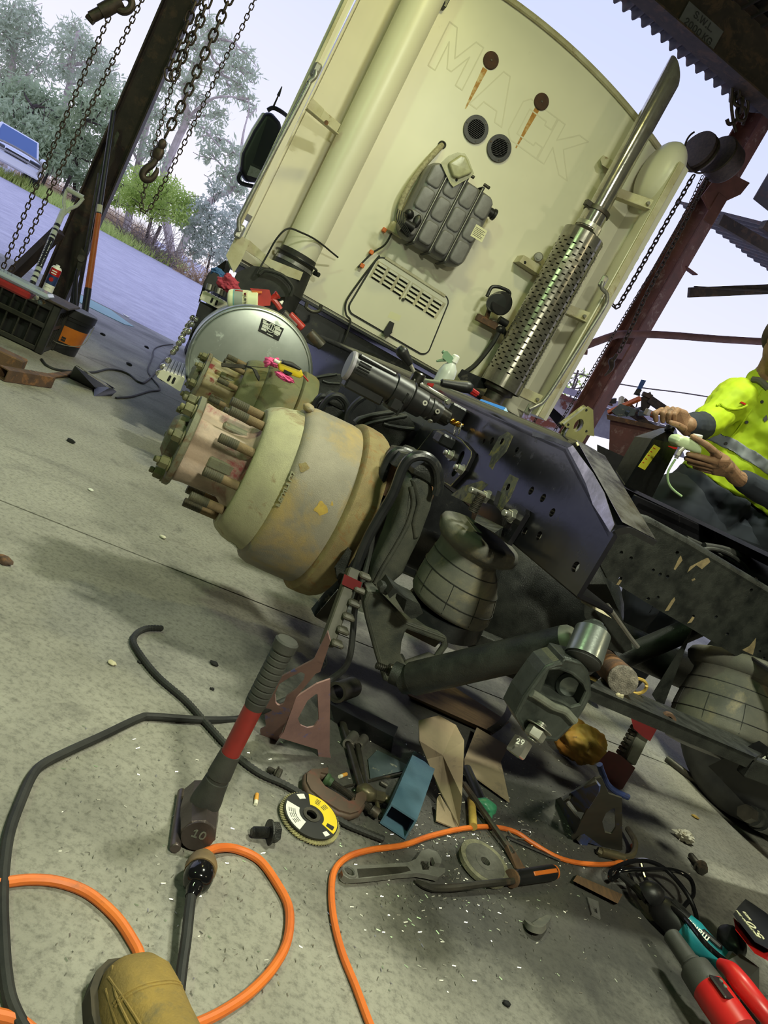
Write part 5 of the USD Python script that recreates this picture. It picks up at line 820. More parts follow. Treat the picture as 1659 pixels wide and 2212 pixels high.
for k, (x, y) in enumerate([(143, 402), (328, 530), (100, 380), (215, 448)]):
    p = Yq(x, y, 33); z = gz(tc(p)[1]); solo('fence_post', cyl(V(p[0], p[1], z), V(p[0], p[1], z+1.25), .07, n=8), M['dark_bark'], ['weathered fence post just left of the steel column', 'dark fence post at the end of the grass verge', 'fence post in dry grass beside the white ute', 'fence post hidden in grass behind the shovel handle'][k], 'post')
solo('fence_wire', cat([tube([Yq(60, 352, 33)+UP*(-.2*k), Yq(143, 398, 33)+UP*(-.2*k), Yq(215, 437, 33)+UP*(-.2*k), Yq(328, 510, 33)+UP*(-.2*k)], .012, 5, 3) for k in range(3)]), M['rusty'], 'rusty wire strands of the fence behind the verge', 'fence', kind='stuff')
# distant tree line all round, and what stands right of the cab
tree('small_tree', 'sparse yellowish tree top above the rusty wreck', 'tree', 34, (1240, 870), [(1240, 840), (1245, 815)], [(1205, 812, 14), (1238, 822, 16), (1268, 834, 16), (1222, 838, 12), (1262, 806, 8), (1290, 845, 12)], 'wattle_leaf', 'dark_bark', .06, 170, .25, .05, .3, seed=16)
# white ute ----------------------------------------------------------
mk('car_white', (222, 224, 230), rough=.2, coat=.6); mk('car_glass', (70, 96, 140), rough=.06, coat=.5); mk('tyre', (34, 34, 36), rough=.8)
co = Yq(2, 388, 28.); cz = gz(tc(co)[1]); hd = unit(V(.62, -.78, 0)); sd_ = V(-hd[1], hd[0], 0)*-1     # hd forward, sd_ its right side in our view
cx = lambda l, s, z: V(co[0], co[1], cz)+hd*l+sd_*s+UP*z
car = thing('pickup_truck', 'white ute parked on the verge at the left edge', 'car', V(co[0], co[1], cz))
sill = [(-2.5, .45), (-2.5, 1.0), (-.9, 1.05), (-.75, 1.1), (.75, 1.06), (1.9, .98), (2.25, .85), (2.3, .5)]
def cprism(pg, s0, s1): return prism(poly(pg), cx(0, s0, 0), hd, UP, (s0-s1))
cb_ = lambda pg, s0, s1: put(tm(trimesh.creation.extrude_polygon(poly(pg), s1-s0, engine='earcut')), cx(0, s0, 0), hd, UP, sd_)
part(car, 'body', cb_(sill, -.88, .88), M['car_white'], smooth=20); part(car, 'cabin', hull([cx(l, s*w, z) for l, w, z in [(-.8, .84, 1.05), (.9, .84, 1.05), (-.7, .68, 1.72), (.05, .68, 1.74)] for s in (-1, 1)]), M['car_white'])
part(car, 'windscreen', hull([cx(l+.03, s*w, z+.015) for l, w, z in [(.82, .74, 1.10), (.13, .62, 1.68)] for s in (-1, 1)]+[cx(l, s*w, z) for l, w, z in [(.8, .74, 1.10), (.1, .62, 1.68)] for s in (-1, 1)]), M['car_glass'])
for s in (-1, 1):
    part(car, 'side_window', hull([cx(l, s*w, z) for l, w, z in [(-.65, .80, 1.15), (.55, .80, 1.15), (.0, .69, 1.66), (-.6, .69, 1.66)] for w in (w, w+.025)]), M['car_glass'])
    part(car, 'headlight', rbox(cx(2.2, s*.62, .86), (.14, .4, .2), (hd, sd_, UP), .03), M['lens']); part(car, 'side_mirror', blob(cx(.65, s*1.0, 1.18), (.09, .12, .09), 0, 1, 1, 2, (hd, sd_, UP)), M['car_white'])
    for l in (1.5, -1.6): w_ = part(car, 'wheel', lathe([(0, .2), (0, .33), (.03, .37), (.2, .37), (.23, .33), (.23, .2)], cx(l, s*.9-.115*s, .37), sd_*s, 28), M['tyre']); part(w_, 'wheel_rim', cyl(cx(l, s*.98, .37), cx(l, s*1.02, .37), .21, n=18), M['zinc'])
part(car, 'bumper', rbox(cx(2.34, 0, .58), (.2, 1.8, .3), (hd, sd_, UP), .05), M['car_white']); part(car, 'grille', rbox(cx(2.28, 0, .84), (.06, .8, .16), (hd, sd_, UP), .02), M['black_plastic'])
part(car, 'bull_bar', cat([tube([cx(2.48, -.8, .6), cx(2.52, -.7, 1.02), cx(2.52, .7, 1.02), cx(2.48, .8, .6)], .04, 8, 6), tube([cx(2.5, -.75, .8), cx(2.54, 0, .82), cx(2.5, .75, .8)], .035, 8, 4)]), M['steel'])
# right: rusty wreck, shed roof, scrap on a bench, pole things -------------
mk('wreck_white', (196, 190, 196), (170, 160, 166), sc=4, rough=.6, rust=(132, 72, 52), rsc=3, rlo=.54, rhi=.62)
WY = 12.0
def poly_y(px, Y, d, mt, parent, name, label=None): return part(parent, name, hull([Yq(x, y, f) for x, y in px for f in (Y, Y+d)]), M[mt], label)
wr = thing('wrecked_truck', 'rusty white wrecked truck body behind the magnetic bracket', 'truck wreck', Yq(1200, 1010, WY))
poly_y([(1148, 838), (1165, 830), (1290, 905), (1275, 930), (1255, 935)], WY, .8, 'wreck_white', wr, 'upper_panel'); poly_y([(1100, 925), (1140, 885), (1165, 872), (1225, 945), (1225, 1010), (1100, 1010)], WY+.1, .8, 'wreck_white', wr, 'lower_panel')
poly_y([(1160, 872), (1205, 882), (1262, 940), (1225, 950), (1180, 905)], WY+.3, .6, 'dark', wr, 'dark_opening'); poly_y([(1165, 826), (1200, 842), (1300, 895), (1296, 904), (1162, 834)], WY-.05, .3, 'red_rust', wr, 'red_edge')
poly_y([(1218, 872), (1226, 876), (1222, 886), (1214, 882)], WY-.08, .05, 'red_rust', wr, 'badge'); poly_y([(1300, 1010), (1310, 985), (1345, 985), (1350, 1010)], WY-4, .4, 'wreck_white', wr, 'white_sheet')
poly_y([(1195, 905), (1235, 925), (1265, 945), (1240, 985), (1205, 950)], WY+.5, .3, 'red_rust', wr, 'inner_panel')
mk('shed_roof', (132, 124, 134), (110, 104, 114), sc=4, rough=.6)
sh_ = thing('far_shed', 'low shed with a grey iron roof in the distance at right', 'shed', Yq(1300, 880, 22)); poly_y([(1175, 835), (1190, 828), (1340, 868), (1460, 912), (1462, 925), (1340, 890)], 22, 3, 'shed_roof', sh_, 'roof'); poly_y([(1180, 842), (1335, 888), (1460, 926), (1480, 990), (1200, 920)], 22.3, 2.4, 'plate_grey', sh_, 'wall')
ln = thing('power_line', 'thin power line crossing the sky at right', 'cable', Yq(1200, 810, 26)); part(ln, 'wire', tube([Yq(1180, 815, 26), Yq(1240, 806, 26), Yq(1300, 822, 26), Yq(1390, 838, 26), Yq(1470, 848, 26), Yq(1560, 862, 26)], .022, 5, 4), M['dark_bark']); part(ln, 'pole', cyl(Yq(1234, 845, 26), Yq(1249, 800, 26), .035, n=6), M['dark_bark'])
sp = thing('solar_light', 'small tilted solar panel light on a bracket above the scrap bench', 'light', Yq(1385, 850, 9)); poly_y([(1385, 820), (1396, 822), (1385, 842), (1376, 840)], 9, .02, 'car_glass', sp, 'panel'); poly_y([(1376, 839), (1387, 842), (1379, 855), (1368, 852)], 9, .05, 'black_plastic', sp, 'lamp_body'); part(sp, 'stay', tube([Yq(1382, 850, 9), Yq(1378, 865, 9), Yq(1374, 880, 9)], .008, 6), M['dark_steel'])
sb_ = thing('scrap_bench', 'rusty bench heaped with scrap metal between the column and the worker', 'bench', Yq(1370, 990, 8)); poly_y([(1318, 905), (1440, 932), (1440, 1000), (1315, 985)], 8, .8, 'red_rust', sb_, 'bench_front'); poly_y([(1290, 960), (1400, 1010), (1400, 1060), (1290, 1030)], 7.6, .4, 'black_paint', sb_, 'lower_frame'); poly_y([(1310, 895), (1445, 925), (1450, 935), (1312, 906)], 7.9, 1.0, 'rusty', sb_, 'bench_top')
scrap_cols = ['rusty', 'blue_grey', 'cream_dirty', 'dark_steel', 'wreck_white', 'orange', 'post_brown']
for k in range(14):
    x = 1314+8.5*((k*5) % 14); y = 868+(x-1312)*.28+rng.uniform(-6, 24); p = Yq(x, y, 8+rng.uniform(.1, .8)); a = unit(V(rng.uniform(-1, 1), rng.uniform(-.4, .4), rng.uniform(-.4, .4)))
    solo('scrap_piece', bar(p-a*(.05 if k < 7 else .2), p+a*(.05 if k < 7 else .2), rng.uniform(.02, .07), rng.uniform(.015, .07)), M[scrap_cols[k % 7]], ('short ' if k < 7 else 'long ')+['rusty', 'blue grey', 'dirty cream', 'dark steel', 'white', 'orange', 'brown'][k % 7]+' scrap bar heaped on the rusty bench', 'scrap', 'scrap heaped on the bench')
poly_y([(1320, 888), (1340, 872), (1375, 884), (1370, 898), (1335, 900)], 8.1, .3, 'blue_grey', sb_, 'tarp')
mc = thing('machine_arm', 'brown steel arm standing up behind the gloved hand', 'machine', Yq(1400, 880, 8.6)); poly_y([(1385, 858), (1405, 846), (1412, 866), (1395, 890), (1384, 886)], 8.6, .2, 'post_brown', mc, 'column'); part(mc, 'arm', bar(Yq(1402, 862, 8.6), Yq(1440, 888, 8.6), .06, .09), M['post_brown']); part(mc, 'head', bar(Yq(1388, 850, 8.6), Yq(1408, 858, 8.6), .05, .05), M['post_brown'])
# ================================================================ chains and hoists
def link_mesh(p, d, s, L, w, r):
    """one stadium shaped chain link, centre p, long axis d, flat across s"""
    d = unit(d); s = unit(s-d*(s@d)); a = np.linspace(0, 2*math.pi, 17)[:-1]; h = L/2-w/2
    pts = [p+d*((h if math.cos(t) > 0 else -h)+w/2*math.cos(t))+s*(w/2*math.sin(t)) for t in a]
    return tube(pts, r, 6, 0, closed=True)
def chain(name, label, pts, pitch, w, r, mt='chain', group=None, k=8):
    t = thing(name, label, 'chain', pts[0], group); p = spline(pts, k); seg = np.linalg.norm(np.diff(p, axis=0), axis=1); s = np.concatenate([[0], np.cumsum(seg)]); n = int(s[-1]/pitch)
    at = lambda q: np.array([np.interp(q, s, p[:, i]) for i in range(3)])
    for i in range(n):
        c = at((i+.5)*pitch); d = at((i+.9)*pitch)-at((i+.1)*pitch); a, b, _ = basis(d, fwd*.9+V(.3, .1, .05)); a, b = unit(a+b), unit(a-b)
        part(t, 'link', link_mesh(c, d, (a if i % 2 else b), pitch+2*r, w, r), M[mt], smooth=60)
    return t
FA = 4.3
chain('hand_chain', 'thin hand chain loop hanging furthest left, from the lever hoist', [Fq(x, y, FA) for x, y in [(256, -12), (243, 19), (190, 140), (120, 305), (50, 470), (14, 560), (3, 590), (7, 600), (18, 592), (40, 556), (67, 500), (140, 345), (230, 160), (306, 0), (312, -14)]], .0275, .02, .0032)
lh = thing('lever_hoist', 'dark hoist handle and ring hanging at the top left edge', 'hoist', Fq(240, 15, FA))
part(lh, 'hoist_ring', tube([Fq(268+17*math.cos(a), 8+17*math.sin(a), FA) for a in np.arange(14)*.4488], .018, 10, 2, closed=True), M['chain']); part(lh, 'handle', cat(cyl(Fq(196, 38, FA), Fq(222, 24, FA), .026, n=16), cyl(Fq(218, 26, FA), Fq(246, 10, FA), .034, n=18), cyl(Fq(188, 33, FA), Fq(203, 50, FA), .014, n=10)), M['chain']); part(lh, 'eye', cyl(Fq(245, 12, FA), Fq(262, 2, FA), .03, n=14), M['chain'])
chain('lifting_chain', 'short heavy chain loop nearest the steel column, top of the picture', [Fq(x, y, FA) for x, y in [(430, -14), (412, 30), (392, 85), (374, 130), (364, 156), (366, 167), (374, 166), (384, 148), (404, 100), (430, 50), (454, -14)]], .048, .037, .0062)
chain('lifting_chain', 'heavy chain with the grab hook hanging left of the truck mirror', [Fq(x, y, FA) for x, y in [(500, -14), (468, 60), (432, 140), (398, 215), (370, 270), (352, 305)]], .048, .037, .0062)
gh = thing('grab_hook', 'black grab hook on the end of the heavy left chain', 'hook', Fq(330, 340, FA)); part(gh, 'swivel', cat(blob(Fq(350, 312, FA), (.022, .022, .03), .1, 2, 1, 2), blob(Fq(341, 332, FA), (.03, .02, .04), .15, 2, 2, 2)), M['chain'], 'hook swivel'); part(gh, 'hook', tube([Fq(x, y, FA) for x, y in [(342, 334), (330, 354), (314, 366), (308, 378), (314, 388), (328, 386), (338, 372), (340, 362)]], [.014, .019, .019, .018, .014, .007], 10), M['chain'])
chain('hand_chain', 'thin hand chain loop hanging below the grab hook left of the mirror', [Fq(x, y, FA+.15) for x, y in [(446, -14), (420, 60), (395, 130), (372, 185), (350, 260), (330, 330), (314, 400), (306, 440), (308, 454), (316, 456), (328, 444), (350, 402), (385, 335), (430, 245), (480, 140), (520, 65), (556, -14)]], .0275, .02, .003)
HF = 6.1
ch = thing('chain_hoist', 'black chain hoist hanging under the roof beside the rust red column', 'hoist', Fq(1550, 335, HF))
a0, a1 = Fq(1500, 332, HF), Fq(1548, 322, HF); dd = unit(RT*.95+FW*.3)
part(ch, 'hand_wheel', lathe([(-.06, .05), (-.055, .165), (-.03, .17), (-.02, .15), (.0, .15), (.01, .17), (.03, .165)], Fq(1512, 330, HF), dd, 36), M['chain']); part(ch, 'gear_case', lathe([(.02, .1), (.03, .165), (.04, .175), (.19, .175), (.21, .165), (.225, .12)], Fq(1545, 328, HF), dd, 36), M['chain']); part(ch, 'chain_guide', tube([Fq(1512-34*math.cos(a), 328+46*math.sin(a), HF-.05) for a in np.linspace(-1.2, 1.9, 14)], .008, 6, 2), M['chain'])
part(ch, 'top_hook', cat(tube([Fq(x, y, HF) for x, y in [(1590, 195), (1602, 215), (1600, 240), (1588, 262), (1575, 268), (1570, 258)]], .016, 8), tube([Fq(x, y, HF) for x, y in [(1582, 190), (1580, 225), (1584, 262), (1590, 285)]], .014, 8), tube([Fq(x, y, HF) for x, y in [(1606, 195), (1616, 230), (1604, 270)]], .014, 8)), M['chain'])
part(ch, 'suspension_link', cat([link_mesh(Fq(1592+3*k, 198+16*k, HF), unit(imd+imr*.1), (imr if k % 2 else fwd)+0, .12, .08, .014) for k in range(4)]), M['chain'])
chain('hand_chain', 'thin hand chain just right of the cab fin, left strand under the hoist', [Fq(x, y, HF) for x, y in [(1478, 338), (1440, 405), (1380, 510), (1300, 650), (1237, 768), (1180, 866), (1150, 918), (1130, 950)]], .034, .024, .0034)
chain('hand_chain', 'thin hand chain crossing the bent pipe and the rusty wreck', [Fq(x, y, HF) for x, y in [(1518, 380), (1480, 460), (1424, 560), (1345, 690), (1270, 815), (1194, 938), (1170, 975)]], .034, .024, .0034)
chain('lifting_chain', 'slack loop of heavy chain hanging under the hoist, clear against the sky', [Fq(x, y, HF) for x, y in [(1483, 362), (1440, 440), (1390, 530), (1340, 618), (1325, 642), (1322, 656), (1331, 662), (1341, 652), (1380, 585), (1440, 480), (1500, 376)]], .046, .036, .0066)
chain('lifting_chain', 'heavy chain passing behind the bent pipe beside the rust red column', [Fq(x, y, HF+.1) for x, y in [(1532, 378), (1490, 460), (1440, 555), (1395, 640), (1365, 705), (1345, 745), (1334, 768)]], .046, .036, .0066)
rh = thing('load_hook', 'rusty hook on the chain beside the rust red column', 'hook', Fq(1315, 795, HF+.1)); part(rh, 'hook', tube([Fq(x, y, HF+.1) for x, y in [(1333, 765), (1326, 776), (1321, 780), (1322, 790), (1318, 800), (1306, 812)]], [.016, .02, .032, .026, .018, .006], 10), M['chain'])
# ================================================================ by the left column
mk('shovel_white', (206, 210, 190), (186, 190, 168), sc=10, rough=.5, rust=(120, 116, 96), rsc=14, rlo=.6, rhi=.7); mk('handle_orange', (206, 110, 40), (186, 92, 34), sc=12, rough=.45)
def pq(x, y, f): return Fq(x, y, f)
sh1 = thing('shovel', 'white D-handled shovel marked EXTRA LONG leaning on the left column', 'shovel', pq(60, 640, 6.3)); s0, s1 = pq(137, 455, 6.98), pq(58, 640, 6.5)
part(sh1, 'shaft', cyl(s0, s1+(s1-s0)*.35, .024, n=16), M['shovel_white']); part(sh1, 'd_grip', cat(cyl(pq(144, 408, 7.02), pq(180, 427, 7.02), .021, n=14), tube([pq(144, 410, 7.02), pq(138, 432, 7.0), pq(139, 452, 6.98), pq(134, 464, 6.97)], .014, 8), tube([pq(180, 428, 7.02), pq(166, 444, 7.0), pq(150, 452, 6.98), pq(137, 464, 6.97)], .014, 8)), M['shovel_white'])
def on(t, k=.0255): return s0*(1-t)+s1*t-FW*k
ds = unit(s1-s0)
for t0, t1 in ((.17, .2), (.23, .25), (.30, .32), (.72, .74), (.78, .8), (.84, .9)): part(sh1, 'black_band', cyl(s0*(1-t0)+s1*t0, s0*(1-t1)+s1*t1, .0245, n=16), M['black_plastic'], smooth=False)
lb2 = part(sh1, 'label_sleeve', cyl(on(.34, 0), on(.68, 0), .0246, n=16), M['black_plastic'], 'black sleeve printed EXTRA LONG'); part(lb2, 'lettering', text('EXTRA LONG', .03, on(.51, .0252), ds, unit(np.cross(-FW, ds)), .001), M['white_plastic'], smooth=False)
part(sh1, 'blade', hull([s1+ds*a+RT*b+FW*c for a, b, c in ((.18, -.03, 0), (.18, .03, 0), (.24, -.09, .02), (.24, .09, .02), (.4, -.09, .01), (.4, .09, .01))]), M['dark_steel'])
rk = thing('long_tool', 'long handled tool with an orange shaft leaning beside the left column', 'tool', G(178, 706)); r0, r1 = pq(245, 240, 7.05), G(178, 706)+UP*.01
L_ = lambda t: r0*(1-t)+r1*t
part(rk, 'shaft', cyl(L_(0), L_(.47), .02, .022, 14), M['black_plastic']); part(rk, 'orange_shaft', cyl(L_(.47), L_(.82), .0225, .027, 14), M['handle_orange'], 'orange part of the shaft'); part(rk, 'lower_grip', cyl(L_(.82), L_(1), .029, n=14), M['black_plastic']); part(rk, 'shaft_label', cyl(L_(.43), L_(.465), .023, n=14), M['pale_label'])
bl = solo('spade', cat(hull([pq(x, y, f) for x, y in [(254, 282), (258, 290), (236, 345), (222, 380), (214, 372), (226, 330)] for f in (7.08, 7.1)]), cyl(pq(216, 375, 7.09), G(160, 690), .018, n=10)), M['dark_steel'], 'dark spade standing upside down against the left column', 'spade')
bc = thing('bolt_cutter', 'black long handled bolt cutter leaning beside the orange shaft', 'tool', G(152, 690)); part(bc, 'jaws', cat(hull([pq(x, y, f) for x, y in [(176, 535), (184, 545), (184, 560), (172, 586), (166, 580), (170, 550)] for f in (6.9, 6.94)]), cyl(pq(175, 558, 6.88), pq(175, 558, 6.98), .03, n=14)), M['dark_steel'])
for a in ((148, 686), (160, 694)): part(bc, 'handle', tube([pq(170, 580, 6.92), pq(165, 600, 6.92), (pq(165, 600, 6.92)+G(*a))/2, G(*a)+UP*.02], .017, 8), M['black_plastic'])
mk('crate_black', (26, 26, 24), (44, 42, 36), sc=14, rough=.55, rust=(70, 64, 50), rsc=10, rlo=.58, rhi=.7)
cr_ = thing('milk_crate', 'black plastic milk crate with odds and ends on top at the left edge', 'crate', T(-1.1, 4.75, 0)); cw, cd, chh = .42, .36, .3; cC = tc(G(96, 772)); c0 = V(cC[0]-cw/2-.03, cC[1]+cd/2+.02, 0)
for a in (-1, 1):
    for b in (-1, 1): part(cr_, 'corner_post', rbox(T(c0[0]+a*(cw/2-.015), c0[1]+b*(cd/2-.015), chh/2), (.045, .045, chh), TA, .006), M['crate_black'])
    for z in (.02, .16, chh-.02): part(cr_, 'rail_bar', rbox(T(c0[0], c0[1]+a*(cd/2-.01), z), (cw-.05, .016, .03 if z < .2 else .05), TA), M['crate_black']); part(cr_, 'rail_bar', rbox(T(c0[0]+a*(cw/2-.01), c0[1], z), (.016, cd-.05, .03 if z < .2 else .05), TA), M['crate_black'])
    for k in np.linspace(-.4, .4, 6): part(cr_, 'lattice_bar', rbox(T(c0[0]+k*cw, c0[1]+a*(cd/2-.01), chh/2), (.012, .01, chh-.04), TA), M['crate_black']); part(cr_, 'lattice_bar', rbox(T(c0[0]+a*(cw/2-.01), c0[1]+k*cd, chh/2), (.01, .012, chh-.04), TA), M['crate_black'])
part(cr_, 'crate_floor', rbox(T(c0[0], c0[1], .01), (cw-.05, cd-.05, .008), TA), M['crate_black'])
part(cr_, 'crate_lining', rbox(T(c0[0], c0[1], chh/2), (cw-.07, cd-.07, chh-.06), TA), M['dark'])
solo('crate_board', rbox(T(c0[0]+.02, c0[1], chh+.009), (cw+.05, cd+.04, .014), TA), M['post_brown'], 'thin brown board lying on the milk crate', 'board'); zt = chh+.017
oz = lambda x, y: G(x, y, zt)
mk('red_plastic0', (150, 34, 34), (124, 30, 30), sc=12, rough=.4); mk('clear_plastic', (196, 206, 216), rough=.12, trans=.55); og = thing('organiser_box', 'red parts organiser with a clear lid on the crate', 'toolbox', oz(40, 640)); oc = tc(oz(50, 640))
part(og, 'red_base', rbox(T(oc[0]-.06, oc[1], zt+.02), (.2, .14, .04), TA, .01), M['red_plastic0']); part(og, 'clear_lid', rbox(T(oc[0]-.02, oc[1]+.01, zt+.056), (.28, .16, .03), TA, .012), M['clear_plastic'], 'clear plastic lid')
for k in range(4): solo('small_part', blob(oz(70+7*k, 648+5*k-6*(k % 2))+UP*.012, (.014, .012, .012), .2, 3, k, 1), M[['zinc', 'white_plastic', 'blue_grey', 'stud_rust'][k % 4]], ['bright zinc', 'white plastic', 'blue grey', 'rusty'][k]+' small fastener spilled beside the organiser box', 'part', 'loose fasteners on the crate')
cn = thing('glue_can', 'red white and blue can standing on the crate against the left column', 'can', oz(106, 640)); p = oz(97, 640); mk('label_blue', (40, 56, 100), rough=.4)
for nm, z0, z1, r, mt in (('can_base', 0, .03, .029, 'yellow'), ('white_band', .03, .075, .0288, 'white_plastic'), ('blue_label', .075, .13, .0289, 'label_blue'), ('red_top', .13, .17, .0288, 'red')): part(cn, nm, cyl(p+UP*z0, p+UP*z1, r, n=24), M[mt])
part(cn, 'shoulder', lathe([(0, .0288), (.012, .022), (.014, .012), (.024, .011)], p+UP*.17, UP, 20), M['white_plastic']); part(cn, 'red_spot', cyl(p+UP*.105-FW*.028, p+UP*.105-FW*.0295, .012, n=16), M['red']); part(cn, 'print', cat([bar(p+UP*z-FW*.0292-RT*.014, p+UP*z-FW*.0292+RT*.014, .001, .006, UP, .0002) for z in (.155, .142, .06)]), M['white_plastic'], smooth=False)
bk_ = thing('bucket', 'black bucket with an orange label beside the milk crate', 'bucket', G(136, 762)); bp = G(124, 754); mk('bucket_orange', (196, 112, 34), (176, 98, 30), sc=10, rough=.4)
part(bk_, 'bucket_body', lathe([(0, .108), (.004, .112), (.07, .117)], bp, UP, 40), M['black_plastic']); part(bk_, 'orange_label', lathe([(.07, .1172), (.175, .1265)], bp, UP, 40), M['bucket_orange'], 'orange label round the bucket'); part(bk_, 'bucket_rim', lathe([(.175, .1266), (.215, .13), (.217, .137), (.235, .139), (.24, .144), (.285, .145), (.29, .139), (.288, .125)], bp, UP, 40), M['black_plastic'])
part(bk_, 'label_print', cat([bar(bp+UP*z+unit(-FW+RT*a)*.1205, bp+UP*z+unit(-FW+RT*(a+.22))*.1205, .002, .012, UP, .0005) for z in (.085, .10) for a in (-.7, -.3, .1)]), M['black_plastic'], smooth=False); part(bk_, 'bail_handle', tube([bp+UP*.23-RT*.145, bp+UP*.10-RT*.13-FW*.075, bp+UP*.06-FW*.16, bp+UP*.10+RT*.13-FW*.075, bp+UP*.23+RT*.145], .0025, 6), M['zinc']); part(bk_, 'bucket_lid', lathe([(.284, .138), (.287, .05)], bp, UP, 36), M['black_rubber'])
def rhs(p0, p1, w, h, t, hint=UP):
    d = unit(np.asarray(p1)-p0); x, y, z = basis(d, hint); return prism(sbox(-w/2, -h/2, w/2, h/2).difference(sbox(-w/2+t, -h/2+t, w/2-t, h/2-t)), p0, x, y, np.linalg.norm(np.asarray(p1)-p0))
solo('steel_tube', rhs(G(4, 806, .03), G(106, 822, .03), .055, .055, .005), M['rusty'], 'rusty square steel tube lying on the floor at the left edge', 'tube', smooth=False); solo('flat_bar', bar(G(106, 812, .012), G(160, 806, .012), .04, .012), M['rusty'], 'short rusty flat bar between the square tube and the black bracket', 'bar')
ang = thing('angle_bracket', 'black folded steel bracket with a pale top lying on the left floor', 'bracket', G(200, 830)); part(ang, 'upright_plate', hull([G(*a, z) for a, z in (((150, 808), 0), ((162, 790), .12), ((200, 836), 0), ((235, 838), .02), ((150, 816), 0), ((215, 848), .0))]), M['black_paint']); part(ang, 'foot_plate', hull([G(*a, z) for a, z in (((203, 836), .02), ((240, 836), .05), ((252, 846), .03), ((240, 856), 0), ((203, 856), 0))]), M['black_paint']); part(ang, 'pale_edge', hull([G(*a, z) for a, z in (((164, 789), .12), ((170, 790), .122), ((250, 840), .055), ((236, 838), .055))]), M['zinc'])
solo('brick', rbox(G(2, 776, .045), (.2, .1, .09), TA, .006), M['rusty'], 'dirty brick at the left edge of the picture', 'brick')
def cable(name, label, px, r, mt, cat_='cable', zf=None, n=9, k=8):
    return solo(name, tube([G(x, y, r+(zf[i] if zf else 0)) for i, (x, y) in enumerate(px)], r, n, k), M[mt], label, cat_)
z2_ = lambda pts: [(a/2.676, 380+b/2.676) for a, b in pts]
cable('thin_cable', 'thin black cable looping on the floor beside the truck step', z2_([(1000, 972), (940, 980), (893, 1000), (880, 1050), (855, 1120), (880, 1170), (925, 1232), (860, 1245), (760, 1275), (670, 1283)]), .006, 'black_rubber'); cable('thin_cable', 'thin black cable snaking from the step to the black bracket', z2_([(985, 1030), (935, 1080), (895, 1140), (840, 1190), (800, 1190), (750, 1150), (690, 1125), (620, 1118), (540, 1135), (420, 1130), (330, 1120), (270, 1095), (240, 1060)]), .007, 'black_rubber')
mk('teal', (112, 160, 162), rough=.4); solo('teal_strip', slab_z(outline_z(z2_([(395, 645), (470, 690), (640, 775), (775, 872), (720, 858), (600, 800), (440, 720)]), .004), 0, .006), M['teal'], 'thin teal sheet lying flat on the floor beyond the bucket', 'sheet'); solo('white_spill', slab_z(outline_z(z2_([(695, 785), (740, 800), (765, 820), (735, 815)]), .001), 0, .002), M['tape'], 'small white patch of spilt powder on the far floor', 'spill')
for k, (x, y) in enumerate([(279, 787), (317, 750), (222, 722)]): solo('debris', blob(G(x, y, .008), (.025, .018, .012), .4, 3, k, 1), M['dark'], ['black lump on the floor left of the truck step', 'flat black scrap on the floor above the black lump', 'small black scrap on the floor right of the orange shaft'][k], 'debris')
# ================================================================ things lying about on the truck
wb = thing('cleaner_bottle', 'white cleaner bottle lettered WURTH lying on the tank step', 'bottle', Fq(525, 645, 4.0)); w0, w1 = Fq(492, 645, 4.0), Fq(556, 650, 3.98); wd = unit(w1-w0); Lw = np.linalg.norm(w1-w0)
mk('bottle_cream', (226, 228, 190), rough=.35); mk('label_grey', (150, 156, 150), rough=.5)
part(wb, 'bottle_body', lathe([(0, .03), (.006, .044), (.02, .05), (Lw, .05), (Lw+.004, .045)], w0, wd, 32), M['bottle_cream'])
for a, b, mt in ((.2, .24, 'teal'), (.24, .52, 'label_grey'), (.52, .70, 'pale_label')): part(wb, 'label_band', cyl(w0+wd*Lw*a, w0+wd*Lw*b, .0506, n=32), M[mt])
nn_ = unit(CAM-w0); tt_ = unit(np.cross(wd, nn_)); c_ = w0+wd*Lw*.61+unit(np.cross(tt_, wd))*.0512; part(wb, 'lettering', text('WURTH', .013, c_+tt_*.004*-1, -tt_ if tt_@UP > 0 else tt_, wd, .001), M['red'] if False else M['black_plastic'], smooth=False); part(wb, 'pink_band', cyl(w0+wd*Lw*.24, w0+wd*Lw*.50, .0508, n=32) if False else rbox(w0+wd*Lw*.37+unit(-tt_*(-1 if tt_@UP > 0 else 1)+nn_*.7)*.049, (.012, Lw*.26, .004), (tt_, wd, np.cross(tt_, wd))), M['red'])
part(wb, 'lettering_mark', cyl(w0+wd*Lw*.61+unit(np.cross(tt_, wd))*.0505-(-tt_ if tt_@UP > 0 else tt_)*.03, w0+wd*Lw*.61+unit(np.cross(tt_, wd))*.052-(-tt_ if tt_@UP > 0 else tt_)*.03, .006, n=12), M['red'])
mk('red_plastic', (176, 44, 34), (150, 34, 28), sc=12, rough=.35)
rg = thing('red_gun', 'red spray gun tool lying right of the white bottle', 'tool', Fq(580, 640, 4.0)); part(rg, 'body', hull([Fq(x, y, f) for x, y in [(540, 622), (582, 626), (586, 640), (584, 660), (556, 662), (556, 636)] for f in (3.97, 4.05)]), M['red_plastic']); part(rg, 'clear_window', hull([Fq(x, y, f) for x, y in [(544, 627), (566, 629), (566, 634), (545, 634)] for f in (3.955, 3.965)]), M['orange']); part(rg, 'nozzle', cat(cyl(Fq(584, 648, 4.0), Fq(598, 638, 4.0), .012, .02, 14), cyl(Fq(598, 638, 4.0), Fq(601, 636, 4.0), .022, n=14)), M['red_plastic']); part(rg, 'trigger', tube([Fq(589, 646, 4.0), Fq(598, 656, 4.0), Fq(606, 668, 4.0)], .014, 8), M['red_plastic']); part(rg, 'white_tip', cyl(Fq(606, 655, 4.02), Fq(612, 650, 4.02), .012, .004, 10), M['white_plastic'])
